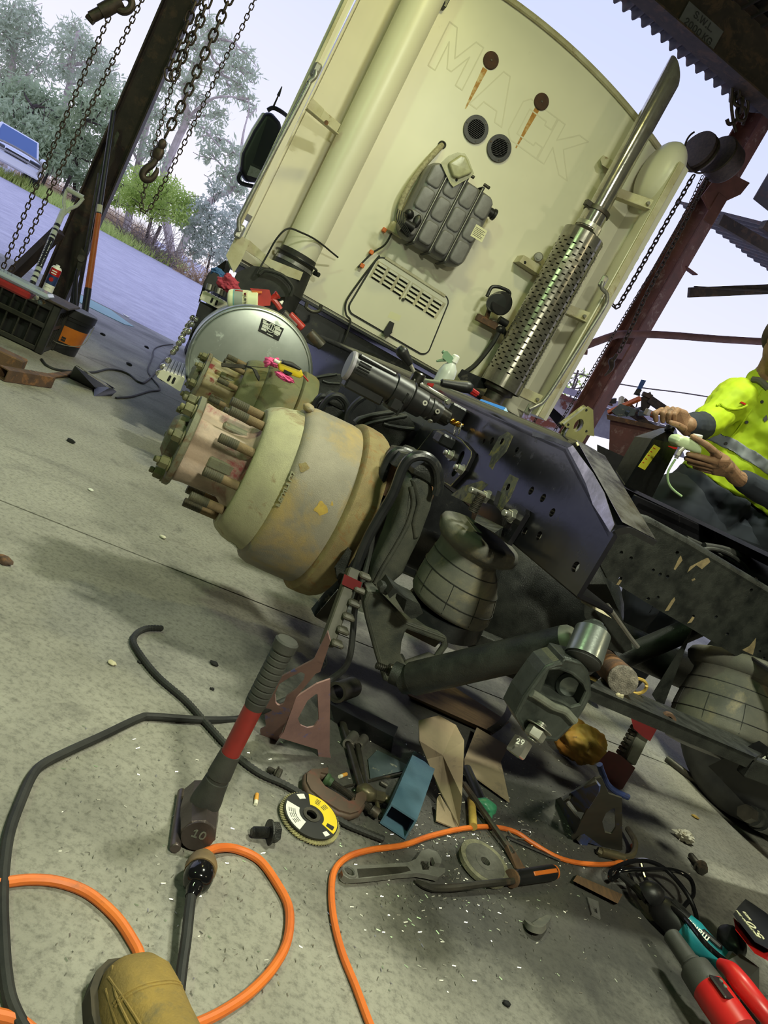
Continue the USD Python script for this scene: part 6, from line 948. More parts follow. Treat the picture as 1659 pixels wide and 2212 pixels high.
mk('pink_rag', (176, 64, 84), (150, 48, 66), sc=16, rough=.9); mk('pink', (240, 104, 160), (226, 84, 142), sc=20, rough=.8); mk('blue_cloth', (74, 116, 172), (56, 92, 146), sc=20, rough=.9)
def rag(name, c, size, mt, label, seed, cat_='rag'): return solo(name, blob(c, size, .5, 2.2, seed, 4, TA), M[mt], label, cat_, smooth=50)
rag('rag', Fq(494, 614, 4.25), (.06, .05, .048), 'pink_rag', 'crumpled dark pink rag behind the white bottle', 3); rag('cloth', Fq(472, 592, 4.8), (.05, .05, .03), 'blue_cloth', 'blue cloth on the black box at the cab corner', 5)
solo('speaker_box', hull([Fq(x, y, f) for x, y in [(452, 594), (462, 588), (486, 600), (478, 620), (444, 626), (442, 616)] for f in (4.75, 4.9)]), M['black_plastic'], 'black box standing on the step end under the blue cloth', 'box')
sv = thing('socket_set', 'cluster of dark sockets and a valve on the upper step', 'tool', Fq(470, 630, 4.2))
for k, (x, y) in enumerate([(458, 622), (464, 624), (471, 628), (477, 632), (483, 636), (452, 620)]): part(sv, 'socket', cyl(Fq(x, y+6, 4.2), Fq(x+3, y-6, 4.2), .02, n=14), M[['dark_steel', 'black_plastic', 'zinc'][k % 3]])
gl = thing('glove', 'bright pink glove under the tape measure on the front drum', 'glove', Fq(595, 795, 3.2))
part(gl, 'glove_palm', blob(Fq(590, 783, 3.2), (.035, .03, .016), .5, 2.4, 8, 4, TA), M['pink'], smooth=50); part(gl, 'glove_cuff', blob(Fq(614, 814, 3.1), (.042, .03, .014), .5, 2.2, 9, 4, TA), M['pink'], smooth=50)
for k, (x, y) in enumerate([(575, 775), (572, 782), (574, 790), (600, 776)]): part(gl, 'glove_finger', tube([Fq(588, 784, 3.2), Fq((588+x)/2, (784+y)/2-2, 3.17), Fq(x, y, 3.19)], .008, 8), M['pink'])
tm_ = thing('tape_measure', 'yellow and black tape measure on the pink glove', 'tape measure', Fq(630, 800, 3.12)); tq_ = outline_f([(601, 787), (608, 781), (634, 790), (652, 800), (656, 812), (648, 818), (620, 808), (603, 800)], 3.08); part(tm_, 'case', soft_slab(tq_, 3.08, .05, .008, 3), M['yellow']); part(tm_, 'black_grip', soft_slab(outline_f([(606, 785), (612, 779), (634, 784), (652, 797), (648, 801), (630, 794)], 3.075), 3.075, .06, .006, 3), M['black_plastic']); part(tm_, 'side_label', slab_f(outline_f([(614, 798), (632, 806), (628, 812), (612, 805)], 3.078), 3.078, .003), M['black_plastic'], smooth=False); part(tm_, 'white_lock', cyl(Fq(592, 778, 3.1), Fq(604, 784, 3.1), .008, n=10), M['white_plastic']); part(tm_, 'tape_hook', tube([Fq(652, 808, 3.1), Fq(657, 813, 3.1), Fq(666, 824, 3.1)], .004, 6), M['red_plastic'])
lv_ = solo('steel_ruler', cat(bar(Fq(478, 788, 3.15), Fq(530, 792, 3.15), .006, .018), bar(Fq(530, 791, 3.15), Fq(590, 795, 3.15), .004, .003)), M['dark_steel'], 'dark steel gauge lying across the front hub studs', 'gauge'); solo('rubber_strap', tube([Fq(532, 792, 3.1), Fq(548, 797, 3.05), Fq(556, 812, 3.03), Fq(560, 818, 3.04)], .011, 8, sect=np.array([(-1, -.2), (1, -.2), (1, .2), (-1, .2)])), M['black_rubber'], 'black rubber strap draped on the front drum', 'strap')
for k, (x, y, mt, lab) in enumerate([(640, 694, 'red_plastic', 'red gripped tool resting beside the tank top'), (626, 690, 'dark_steel', 'dark tool handle beside the tank top'), (682, 733, 'dark_steel', 'dark canister lying behind the fuel tank')]):
    p = Fq(x, y, 4.1); solo('hand_tool', cat(cyl(p-RT*.05+UP*.015, p+RT*.05-UP*.015, .022 if k < 2 else .03, n=14, bev=.004)), M[mt], lab, 'tool')
mk('chuck', (92, 90, 84), (70, 68, 64), sc=40, rough=.3, metal=.9); mk('bit_gold', (206, 160, 70), (170, 124, 50), sc=30, rough=.28, metal=1.); mk('drill_black', (28, 28, 30), (36, 36, 38), sc=60, rough=.38, bump=.08, bsc=900); mk('drill_grey', (140, 134, 146), rough=.45)
# magnetic drill
dF = tc(Rq(996, 925, RR-.012))[1]; kd = lambda pts: zz(640, 740, 3.606, pts); q0 = tc(Fq(*kd([(1190, 597)])[0], dF)); ra_, rz_ = q0[0], q0[2]
dl = thing('magnetic_drill', 'black magnetic base drill clamped to the left rail, gold bit against the web', 'drill', T(ra_, dF, rz_))
rr_at = lambda x, y: tc(Fq(640+x/3.606, 740+y/3.606, dF))[0]
X0, X1, X2, X3, X4, X5 = rr_at(395, 205), rr_at(735, 370), rr_at(860, 420), rr_at(985, 500), rr_at(1105, 560), rr_at(1185, 597)
DO = T(0, dF, rz_); hsec = [(.0, .030), (.006, .037), (X1-X0-.01, .0405), (X1-X0, .041)]
part(dl, 'motor_housing', lathe(hsec, DO+RT*X0, RT, 40), M['drill_black'], smooth=40); part(dl, 'end_cap', lathe([(-.006, .02), (-.005, .038), (.0, .042), (.008, .042)], DO+RT*X0, RT+UP*.05, 32), M['drill_grey'], 'grey motor end cap')
for k in range(6): a = .25+k*.22; part(dl, 'vent_slot', rbox(DO+RT*(X0+.034)+.0385*(-FW*math.cos(a-.9)+UP*math.sin(a-.9+.2)), (.036, .004, .0045), TA, .001), M['dark'], smooth=False)
part(dl, 'side_rib', rbox(DO+RT*((X0+X1)/2)+UP*.037, (X1-X0-.02, .05, .012), TA, .004), M['drill_black']); part(dl, 'lower_housing', rbox(DO+RT*((X0+X1)/2-.0)-UP*.044+FW*.008, (X1-X0-.02, .06, .03), TA, .005), M['drill_black'])
part(dl, 'gear_collar', lathe([(0, .042), (.002, .0465), (.05, .047), (.052, .043), (.056, .043), (.058, .047), (X2-X1+.01, .046)], DO+RT*(X1-.002), RT, 36), M['drill_black']); part(dl, 'collar_block', rbox(DO+RT*((X1+X2)/2)-UP*.03, (X2-X1-.005, .085, .05), TA, .008), M['drill_black'])
part(dl, 'collar_slot', cat(rbox(DO+RT*(X2-.014)-FW*.0455-UP*.005, (.006, .006, .03), TA, .001), rbox(DO+RT*(X2-.014)-FW*.0435-UP*.05, (.006, .006, .02), TA, .001)), M['dark'], smooth=False)
part(dl, 'gearbox', lathe([(0, .043), (.008, .040), (X3-X2-.004, .039), (X3-X2, .035)], DO+RT*X2, RT, 36), M['drill_black']); ab_ = part(dl, 'arbor', lathe([(0, .031), (.016, .031), (.018, .034), (.028, .034), (.03, .031), (X4-X3, .0305)], DO+RT*X3, RT, 32), M['drill_black'])
for r_, a in ((X3-.012, .2), (X4-.02, .1), (X4-.02, -.9)): c_ = DO+RT*r_+.033*(-FW*math.cos(a)+UP*math.sin(a))*1.1; part(ab_, 'set_screw', ringm(c_, c_+unit(-FW*math.cos(a)+UP*math.sin(a))*.004, .0075, .0032, 18), M['zinc'])
part(dl, 'chuck', lathe([(0, .026), (.004, .0265), (X5-X4-.004, .0245), (X5-X4, .021)], DO+RT*X4, RT, 32), M['chuck'], 'steel chuck'); part(dl, 'chuck_hole', cyl(DO+RT*(X5-.008)-FW*.0245-UP*.006, DO+RT*(X5-.008)-FW*.0265-UP*.006, .004, n=10), M['dark'])
tw = []; Lb = RR-.012-X5
for k in range(40): t = k/39; tw.append((X5+Lb*t*.98, t*9))
hx = [tube([DO+RT*r_+.0046*(math.cos(a+ph)*UP+math.sin(a+ph)*FW) for r_, a in tw], .0042, 8, 0) for ph in (0, math.pi)]; part(dl, 'drill_bit', cat(hx), M['bit_gold'], 'gold twist drill bit', 50)
sw = []
for k in range(3): a = np.linspace(0, 9, 30); o = Rq(998, 926, RR-.014)+V(0, 0, -.006*k); sw.append(tube([o+.008*(math.cos(t+k)*UP+math.sin(t+k)*FW)*(1+.1*t)-RT*.004*t*.5 for t in a], .0012, 4, 0))
solo('drill_swarf', cat(sw), M['steel'], 'curl of bright swarf at the drill tip', 'swarf', kind='stuff')
part(dl, 'magnet_base', cat(rbox(T(RR-.03, dF+.085, rz_+.02), (.056, .09, .06), TA, .006), rbox(T(RR-.03, dF+.02, rz_-.06), (.056, .07, .035), TA, .006)), M['black_paint'], 'black magnet base on the rail'); part(dl, 'slide_post', cyl(T(X2, dF+.02, rz_+.05), T(X4+.02, dF+.02, rz_+.045), .008, n=14), M['zinc']); part(dl, 'post_bolt', bolt(T(X4+.005, dF-.005, rz_+.042), -FW, .007, .006, 0), M['zinc'])
hbp = Fq(640+942/3.606, 740+285/3.606, dF+.03); part(dl, 'feed_hub', cat(cyl(hbp-UP*.04, hbp+UP*.02, .02, n=20, bev=.004), rbox(hbp-UP*.05, (.05, .05, .04), TA, .006)), M['chuck'], 'feed handle hub')
for (a, b), (c, d_), e in (((890, 170), (815, 60), dF+.03), ((1125, 312), (1345, 350), dF+.0)):
    p0, p1 = Fq(640+a/3.606, 740+b/3.606, e), Fq(640+c/3.606, 740+d_/3.606, e); part(dl, 'feed_rod', cyl(hbp, p0, .0055, n=12), M['zinc']); part(dl, 'feed_grip', lathe([(0, .009), (.004, .0115), (np.linalg.norm(p1-p0)*.5, .014), (np.linalg.norm(p1-p0)*.85, .018), (np.linalg.norm(p1-p0), .017), (np.linalg.norm(p1-p0)+.01, .01)], p0, p1-p0, 24), M['black_plastic'], smooth=60)
# spray bottle, box, red clip behind the rail
SBF = 2.7
mk('clear_white', (214, 218, 208), rough=.3, trans=.25); mk('trigger_green', (122, 152, 122), rough=.4)
sb2 = thing('spray_bottle', 'white spray bottle with a green trigger standing behind the rail', 'spray bottle', Fq(948, 835, SBF)); q_ = Fq(952, 832, SBF); part(sb2, 'bottle', lathe([(-.03, .03), (-.028, .036), (.05, .036), (.075, .03), (.095, .014), (.105, .013)], q_, UP, 28), M['clear_white'], smooth=50); part(sb2, 'collar', lathe([(.1, .016), (.125, .015), (.13, .010)], q_, UP, 20), M['white_plastic'])
part(sb2, 'trigger_head', hull([Fq(x, y, f) for x, y in [(958, 760), (966, 758), (982, 776), (983, 784), (968, 784), (955, 772)] for f in (SBF-.012, SBF+.012)]), M['trigger_green'], 'green trigger head'); part(sb2, 'trigger', tube([Fq(966, 776, SBF), Fq(956, 778, SBF), Fq(943, 780, SBF)], [.008, .004], 8), M['trigger_green']); part(sb2, 'nozzle', cyl(Fq(962, 764, SBF), Fq(956, 759, SBF), .007, n=10), M['trigger_green'])
mk('box_blue', (34, 110, 190), (28, 98, 176), sc=5, rough=.4); mk('box_pale', (150, 184, 214), rough=.5)
BXF = 2.2; bxp = [Fq(1018, 872, BXF), Fq(1040, 863, BXF+.03), Fq(1092, 880, BXF+.03), Fq(1100, 898, BXF)]
bx_ = thing('blue_box', 'blue cardboard box lying open behind the rail', 'box', Fq(1055, 890, BXF)); part(bx_, 'box_body', hull([Fq(x, y, f) for x, y in [(1018, 874), (1080, 894), (1078, 930), (1010, 910)] for f in (BXF, BXF+.12)]), M['box_blue']); part(bx_, 'box_flap', hull([Fq(x, y, f) for (x, y), f in (((1018, 873), BXF), ((1040, 862), BXF+.1), ((1092, 880), BXF+.1), ((1080, 894), BXF), ((1018, 876), BXF), ((1080, 897), BXF))]), M['box_blue']); part(bx_, 'box_end', hull([Fq(x, y, f) for (x, y), f in (((1081, 894), BXF-.002), ((1093, 880), BXF+.1), ((1104, 905), BXF+.05), ((1098, 915), BXF))]), M['box_pale']); part(bx_, 'print', cat([bar(Fq(1028+k*5, 873+k*1.6, BXF-.001), Fq(1031+k*5, 874+k*1.6, BXF-.001), .001, .008, UP, .0002) for k in range(5)]), M['white_plastic'], smooth=False)
solo('red_clip', cat(bar(Fq(1014, 838, 2.35), Fq(1034, 852, 2.35), .012, .014), bar(Fq(1016, 848, 2.35), Fq(1030, 856, 2.35), .008, .008)), M['red'], 'red plastic clip beyond the drill handle tip', 'clip'); solo('red_tag', bar(Fq(924, 826, 2.4), Fq(936, 832, 2.4), .01, .02), M['red'], 'small red tag beside the spray bottle', 'tag')
solo('fluid_bottle', cat(cyl(Fq(962, 846, 2.55), Fq(966, 830, 2.55), .022, n=16), cyl(Fq(966, 830, 2.55), Fq(968, 824, 2.55), .012, n=12)), M['pale_label'], 'small bottle with a pale label in front of the spray bottle', 'bottle')
# magnetic square on the rail top
MF = tc(Rq(1245, 940, RR+.045))[1]; z7 = lambda pts: zz(1150, 800, 3.26, pts); mk('zinc_yellow', (150, 146, 100), (126, 122, 88), sc=14, rough=.4, metal=.4, rust=(96, 92, 70), rsc=10, rlo=.58, rhi=.68)
mpg = outline_f(z7([(372, 268), (395, 254), (428, 278), (436, 465), (385, 455), (345, 522), (225, 478), (240, 440), (262, 405), (240, 403), (222, 385), (236, 372)]), MF); hole = affinity.scale(circ(tc(Fq(*z7([(326, 388)])[0], MF))[[0, 2]], .0135), .8, 1.15)
mg = thing('magnetic_square', 'zinc plated magnetic welding square with a hole standing on the rail', 'welding magnet', Fq(1245, 935, MF)); part(mg, 'face_plate', slab_f(mpg.difference(hole), MF, .003), M['zinc_yellow'], smooth=False); part(mg, 'back_plate', slab_f(mpg.difference(hole), MF+.022, .003), M['zinc_yellow'], smooth=False); part(mg, 'magnet_core', slab_f(mpg.buffer(-.004).difference(hole.buffer(.003)), MF+.003, .019), M['zinc'], smooth=False)
for x, y in ((380, 280), (380, 428), (252, 382)): part(mg, 'rivet', cyl(Fq(*z7([(x, y)])[0], MF-.001), Fq(*z7([(x, y)])[0], MF+.002), .003, n=8), M['dark'])
# ================================================================ on the workshop floor
zc = lambda x0, y0, k, pts: [(x0+a/k, y0+b/k) for a, b in pts]
hp = [Fq(800, 1090, 1.72), Fq(806, 1130, 1.70), Fq(800, 1190, 1.68), Fq(785, 1250, 1.64), Fq(768, 1305, 1.6), Fq(762, 1370, 1.56), Fq(755, 1420, 1.52), Fq(738, 1450, 1.46), Fq(690, 1482, 1.38), Fq(630, 1507, 1.34), Fq(572, 1533, 1.33)]+[G(x, y, .008) for x, y in [(520, 1552), (440, 1555), (330, 1548), (300, 1552), (220, 1590), (150, 1622), (95, 1650), (70, 1675), (45, 1730), (20, 1800), (8, 1880), (5, 1960), (8, 2040), (12, 2100), (22, 2160), (45, 2212), (70, 2250)]]
solo('air_hose', tube(hp, .0078, 10, 8), M['black_rubber'], 'smooth black hose coming down behind the drum and across the floor to the left', 'hose')
q = spline([G(x, y, .009) for x, y in [(350, 1357), (320, 1357), (298, 1366), (288, 1384), (300, 1410), (340, 1460), (400, 1512), (440, 1556), (480, 1600), (520, 1640), (565, 1672), (620, 1697), (690, 1740), (740, 1776), (790, 1798), (828, 1813)]], 14)
d_ = np.concatenate([[0], np.cumsum(np.linalg.norm(np.diff(q, axis=0), axis=1))]); nn2 = int(d_[-1]/.0045); q2 = np.array([[np.interp(t, d_, q[:, i]) for i in range(3)] for t in np.linspace(0, d_[-1], nn2)])
solo('ribbed_hose', tube(q2, [.0078 if k % 2 else .0064 for k in range(nn2)], 9, 0), M['black_rubber'], 'black spiral ribbed conduit crossing under the smooth hose, ending by the blue tube', 'hose')
# sledgehammer
mk('hammer_head', (70, 62, 60), (96, 86, 84), sc=12, rough=.4, rough2=.6, metal=.6, rust=(84, 70, 60), rsc=14, rlo=.55, rhi=.68, bump=.1, bsc=200); mk('red_grip', (150, 40, 36), (122, 34, 32), sc=10, rough=.5); mk('grip_rubber', (62, 62, 58), (46, 46, 44), sc=18, rough=.75, bump=.15, bsc=300)
sl = thing('sledgehammer', 'short sledgehammer standing on its head, red and black handle up', 'hammer', G(432, 1780)); ha, hb2 = G(428, 1806, .032), G(434, 1712, .032); hd_ = unit(hb2-ha); LL = np.linalg.norm(hb2-ha)
part(sl, 'head', lathe([(0, .026), (.003, .0295), (.028, .031), (.05, .0335), (LL-.05, .0335), (LL-.028, .031), (LL-.003, .0295), (LL, .026)], ha, hd_, 8), M['hammer_head'], 'octagonal steel sledge head', 20); part(sl, 'striking_face', cyl(ha-hd_*.001, ha+hd_*.004, .0265, n=32), M['hammer_head'])
part(sl, 'stamp', text('10', .014, ha-hd_*.0012+UP*.004, unit(np.cross(hd_, UP)), UP, .0008), M['end_grey'], smooth=False)
g0 = (ha+hb2)/2+UP*.02; dirh = unit(Fq(622, 1382, tc(g0)[1]+.0)-g0); tt = np.linalg.norm(Fq(622, 1382, tc(g0)[1])-g0); g1 = g0+dirh*tt
HL = lambda t: g0+dirh*tt*t
part(sl, 'lower_grip', lathe([(0, .026), (.012, .0255), (.03, .0225), (.05, .0205), (.051, .019), (.056, .019), (.058, .0205), (.075, .0195), (tt*.32, .0175)], g0, dirh, 24), M['grip_rubber'])
part(sl, 'red_shaft', lathe([(tt*.3, .0158), (tt*.62, .0158)], g0, dirh, 24), M['red_grip'], 'red fibreglass part of the handle')
pr = [(tt*.6, .016), (tt*.62, .0175)]; 
for k in range(9): z = tt*(.64+.036*k); pr += [(z, .0178), (z+.001, .0166), (z+.003, .0166), (z+.004, .0182)]
pr += [(tt-.02, .0184), (tt-.018, .0195), (tt-.003, .02), (tt, .017)]; part(sl, 'upper_grip', lathe(pr, g0, dirh, 24), M['grip_rubber'], 'grooved black upper grip', 25)
solo('drift_punch', lathe([(0, .0075), (.002, .0088), (.07, .0088), (.1, .0078), (.14, .0078), (.142, .006)], G(378, 1834, .009), G(393, 1712, .009)-G(378, 1834, .009), 18), M['hammer_head'], 'round steel drift punch lying beside the hammer head', 'punch')
# extension cords, plug
CR = .0072
ext_ = thing('extension_cord', 'orange extension cord looping round the black plug at lower left', 'extension cord', G(430, 1880))
part(ext_, 'orange_cable', tube([G(440, 1843, .02), G(470, 1832, .014)]+[G(x, y, CR) for x, y in [(510, 1834), (560, 1858), (598, 1908), (624, 1962), (621, 2030), (592, 2088), (542, 2142), (482, 2184), (420, 2214), (360, 2236), (322, 2200), (310, 2130), (303, 2070), (288, 2035), (250, 1980), (192, 1930), (130, 1906), (70, 1900), (12, 1906), (-40, 1916)]], CR, 10, 8), M['orange'])
mk('plug_brown', (132, 108, 74), (104, 86, 62), sc=20, rough=.6); mk('plug_black', (18, 18, 20), rough=.12)
pa, pb, pc, pd = G(441, 1846, .028), G(432, 1884, .032), G(422, 1915, .032), G(413, 1936, .03)
part(ext_, 'socket_body', lathe([(-.002, .009), (.004, .013), (.018, .021), (.032, .0245), (np.linalg.norm(pb-pa), .0235)], pa, pb-pa, 28), M['plug_brown'], 'dusty brown socket', 50)
part(ext_, 'plug', lathe([(-.004, .0205), (.0, .022), (.012, .0225), (.024, .02), (.03, .013)], pb, pc-pb, 28), M['plug_black'], 'glossy black plug', 50); part(ext_, 'strain_relief', lathe([(0, .012), (.004, .0105), (.005, .012), (.009, .010), (.010, .0115), (.014, .0095), (.02, .0085)], pc, pd-pc, 20), M['plug_black'])
part(ext_, 'black_flex', tube([pd, G(408, 1975, .03), G(402, 2030, .026), G(394, 2085, .02), G(387, 2142, .016)], .0078, 10), M['black_rubber'], 'black flex cut off short'); part(ext_, 'bared_wire', cat([tube([G(387, 2141, .016), G(386+2*k, 2152, .016), G(383+3*k, 2166, .012)], .0018, 6) for k in (-1, 0, 1)]), M['white_plastic'], 'bared white and red wire ends'); part(ext_, 'red_core', cyl(G(387.4, 2138, .016), G(386.6, 2145, .016), .0066, n=12), M['red'])
cable('orange_cord', 'short piece of orange cord in the bottom left corner', [(-40, 2188), (0, 2194), (40, 2206), (70, 2228)], CR, 'orange', 'cord')
cable('orange_cord', 'long orange cord from the bottom edge, past the wrench to the blue axle stand', [(812, 2240), (796, 2205), (768, 2130), (740, 2060), (722, 1990), (716, 1930), (722, 1882), (750, 1852), (800, 1836), (870, 1826), (930, 1806), (1000, 1790), (1060, 1786), (1110, 1796), (1150, 1821), (1200, 1850), (1250, 1864), (1310, 1867), (1352, 1858), (1370, 1842), (1366, 1826)], .006, 'orange', 'cord')
# the photographer's boot
mk('boot_tan', (150, 124, 62), (124, 104, 56), sc=14, rough=.8, rust=(108, 96, 64), rsc=18, rlo=.55, rhi=.7, bump=.3, bsc=260); mk('boot_sole', (70, 62, 48), (52, 48, 40), sc=18, rough=.85)
bt0 = V(0, .83, 0); B0 = G(300, 2120); bx, by = unit(G(330, 2235)-G(296, 2110)), None; bx = -bx; by = V(-bx[1], bx[0], 0)       # bx points to the toe
toe = G(285, 2090, .03); def_ = [(-.36, .034, .125, .10), (-.30, .040, .20, .13), (-.26, .041, .135, .06), (-.2, .042, .112, .0), (-.14, .044, .098, 0), (-.09, .047, .082, 0), (-.05, .049, .072, 0), (-.02, .045, .066, 0), (0., .034, .054, 0), (.012, .018, .038, 0)]
def boot_mesh(grow=0, zl=0.02, cap=None):
    vs, n = [], 28
    for x, w, h, base in def_[2:]:
        for j in range(n):
            a = j*2*math.pi/n; c, s = math.cos(a), math.sin(a); yy = (w+grow)*np.sign(c)*abs(c)**.8; z = zl+(h-zl)*(s**.85 if s > 0 else 0)+grow*max(s, 0); vs.append(toe*V(1, 1, 0)+bx*(x+grow*.5)+by*yy+UP*z)
    m = len(def_)-2; fs = []
    for i in range(m-1):
        for j in range(n): k = (j+1) % n; fs += [(i*n+j, i*n+k, (i+1)*n+k), (i*n+j, (i+1)*n+k, (i+1)*n+j)]
    v = np.array(vs); L = len(v); v = np.vstack([v, v[:n].mean(0), v[-n:].mean(0)])
    for j in range(n): k = (j+1) % n; fs += [(L, k, j), (L+1, (m-1)*n+j, (m-1)*n+k)]
    return v, np.array(fs)
bo_ = thing('work_boot', 'dusty tan work boot toe of the person taking the photograph, bottom edge', 'boot', toe*V(1, 1, 0))
part(bo_, 'upper', boot_mesh(), M['boot_tan'], smooth=60); sol = np.array([(x, w) for x, w, h, b in def_[2:]]); outl = poly([(x+.004, w+.004) for x, w in sol]+[(x+.004, -w-.004) for x, w in sol[::-1]]).buffer(.004); part(bo_, 'sole', prism(outl, toe*V(1, 1, 0), bx, by, .024), M['boot_sole'])
def on_boot(pts, r):
    out = []
    for x, a in pts:
        w = np.interp(x, [d[0] for d in def_], [d[1] for d in def_]); h = np.interp(x, [d[0] for d in def_], [d[2] for d in def_]); c, s = math.cos(a), math.sin(a); out.append(toe*V(1, 1, 0)+bx*x+by*w*np.sign(c)*abs(c)**.8+UP*(.02+(h-.02)*max(s, 0)**.85))
    return tube(out, r, 6, 4)
for k, pts in enumerate([[(-.055, a) for a in np.linspace(.5, 2.2, 8)], [(-.06, a) for a in np.linspace(.5, 2.2, 8)], [(-.02+.0, .5), (-.06, .75), (-.12, .85), (-.2, .9)], [(-.005, .6), (-.05, .62), (-.12, .66), (-.2, .7)], [(-.03, .36), (-.08, .4), (-.2, .42)]]): part(bo_, 'seam', on_boot(pts, .0016), M['boot_tan'])
# flap disc -------------------------------------------------------------
def tilt(n_, ax, a): return n_*math.cos(a)+np.cross(ax, n_)*math.sin(a)
fd = thing('flap_disc', 'flap sanding disc with a yellow and white label lying on the floor', 'flap disc', G(672, 1768)); fn = tilt(UP, V(1, 0, 0), .10); fx = unit(np.cross(V(0, 1, 0), fn)); fy = np.cross(fn, fx); fc = G(672, 1762, .016); FR = .0625
part(fd, 'backing', prism(circ((0, 0), FR-.006, 16).difference(circ((0, 0), .011, 8)), fc-fn*.002, fx, fy, .004), M['black_plastic'], smooth=False); mk('abrasive', (170, 162, 112), (128, 122, 92), sc=30, rough=.9, bump=.5, bsc=900)
fl_ = []
for k in range(64):
    a = k*2*math.pi/64; e = math.cos(a)*fx+math.sin(a)*fy; t_ = -math.sin(a)*fx+math.cos(a)*fy; fl_.append(rbox(fc+e*(FR-.009)-fn*.006, (.019, .0085, .0022), (e, unit(t_+fn*.55), np.cross(e, unit(t_+fn*.55))), .0005))
part(fd, 'abrasive_flaps', cat(fl_), M['abrasive'], 'ring of overlapping abrasive flaps', False, 'stuff')
def sector(r0, r1, a0, a1, h, mt, nm, lab=None): a = np.linspace(a0, a1, 20); part(fd, nm, prism(poly([(r0*math.cos(t), r0*math.sin(t)) for t in a]+[(r1*math.cos(t), r1*math.sin(t)) for t in a[::-1]]), fc+fn*h, fx, fy, .0005), M[mt], lab, False)
A0 = math.atan2(*(np.array([(G(740, 1740, .016)-fc)@fy, (G(740, 1740, .016)-fc)@fx])))
sector(.026, .0545, A0-1.35, A0+.95, .0021, 'yellow', 'yellow_label'); sector(.026, .0535, A0+2.1, A0+3.5, .0021, 'white_plastic', 'white_label'); sector(.040, .052, A0+1.15, A0+1.5, .0021, 'white_plastic', 'white_label'); sector(.042, .052, A0-1.75, A0-1.5, .0021, 'white_plastic', 'white_label'); sector(.0, .001, 0, 6, .002, 'dark', 'dot') if False else None
sector(.034, .049, A0-1.25, A0-1.0, .0027, 'black_plastic', 'round_logo'); part(fd, 'hub_ring', ringm(fc+fn*.0, fc+fn*.0035, .018, .011, 28), M['dark_steel']); 
part(fd, 'label_print', cat([prism(sbox(-.005, -.0006, .005, .0006), fc+fn*.0027+fx*(.035+.004*j)*math.cos(A0+da)+fy*(.035+.004*j)*math.sin(A0+da), fx*math.sin(A0+da)-fy*math.cos(A0+da), fx*math.cos(A0+da)+fy*math.sin(A0+da), .0003) for j in range(4) for da in (.5, .1, 2.5, 2.8, 3.1)]), M['plate_ink'], smooth=False)
# second, worn grinding disc standing against the pry bar
gd = thing('grinding_disc', 'worn grey grinding disc lying behind the orange handled pry bar', 'grinding disc', G(1048, 1880)); n3 = unit(tilt(UP, V(1, 0, 0), .12)); gx3 = unit(np.cross(V(0, 1, 0), n3)); gy3 = np.cross(n3, gx3); gc = G(1046, 1864, .016)
mk('grit', (142, 138, 112), (104, 102, 88), sc=60, rough=.95, bump=.9, bsc=500); mk('grit_dark', (88, 86, 80), (70, 68, 64), sc=60, rough=.95)
part(gd, 'disc', ringm(gc-n3*.006, gc+n3*.004, .058, .011, 48), M['grit']); part(gd, 'worn_face', ringm(gc+n3*.003, gc+n3*.0046, .047, .016, 40), M['grit_dark']); part(gd, 'depressed_hub', ringm(gc-n3*.008, gc+n3*.0052, .0235, .011, 32), M['grit_dark'])
# cigarette ends, bolts
mk('filter', (222, 160, 66), (206, 142, 58), sc=60, rough=.8); mk('paper', (226, 220, 200), rough=.8)
for (a, b), (c, d), lab in ((((555, 1716)), (552, 1738), 'cigarette end lying left of the flap disc'), ((748, 1672), (733, 1678), 'flattened cigarette end beside the G-clamp')):
    p0, p1 = G(a, b, .0035), G(c, d, .0035); cg = thing('cigarette_end', lab, 'cigarette end', p0*V(1, 1, 0)); part(cg, 'filter', cyl(p0, p0*.35+p1*.65, .0042, n=12), M['filter']); part(cg, 'paper_end', cyl(p0*.35+p1*.65, p1, .0040, n=12), M['paper'])
def floor_bolt(name, label, head, tip, r, mt='dark_steel'):
    p0, p1 = G(*head, r*1.9), G(*tip, r*1.2); d = unit(p1-p0); L = np.linalg.norm(p1-p0); b = thing(name, label, 'bolt', p0*V(1, 1, 0)); part(b, 'hex_head', hexn(p0, p0+d*r*1.5, r*3.2), M[mt]); part(b, 'flange', lathe([(r*1.5, r*1.9), (r*1.6, r*2.25), (r*1.95, r*2.25), (r*2., r*1.2)], p0, d, 24), M[mt])
    part(b, 'thread', lathe([(x, r*(1. if j % 2 else .88)) for j, x in enumerate(np.linspace(r*2, L-.003, max(8, int(L/.0016))))]+[(L, r*.7)], p0, d, 14), M[mt])
floor_bolt('flange_bolt', 'black flange bolt lying between the hammer and the flap disc', (601, 1798), (543, 1797), .0095, 'black_cast'); floor_bolt('flange_bolt', 'small dirty bolt beside the ribbed hose above the flap disc', (606, 1674), (578, 1660), .006, 'dark_steel'); floor_bolt('flange_bolt', 'long dark bolt on the bare floor at right', (1519, 1880), (1491, 1846), .009, 'dark_steel')
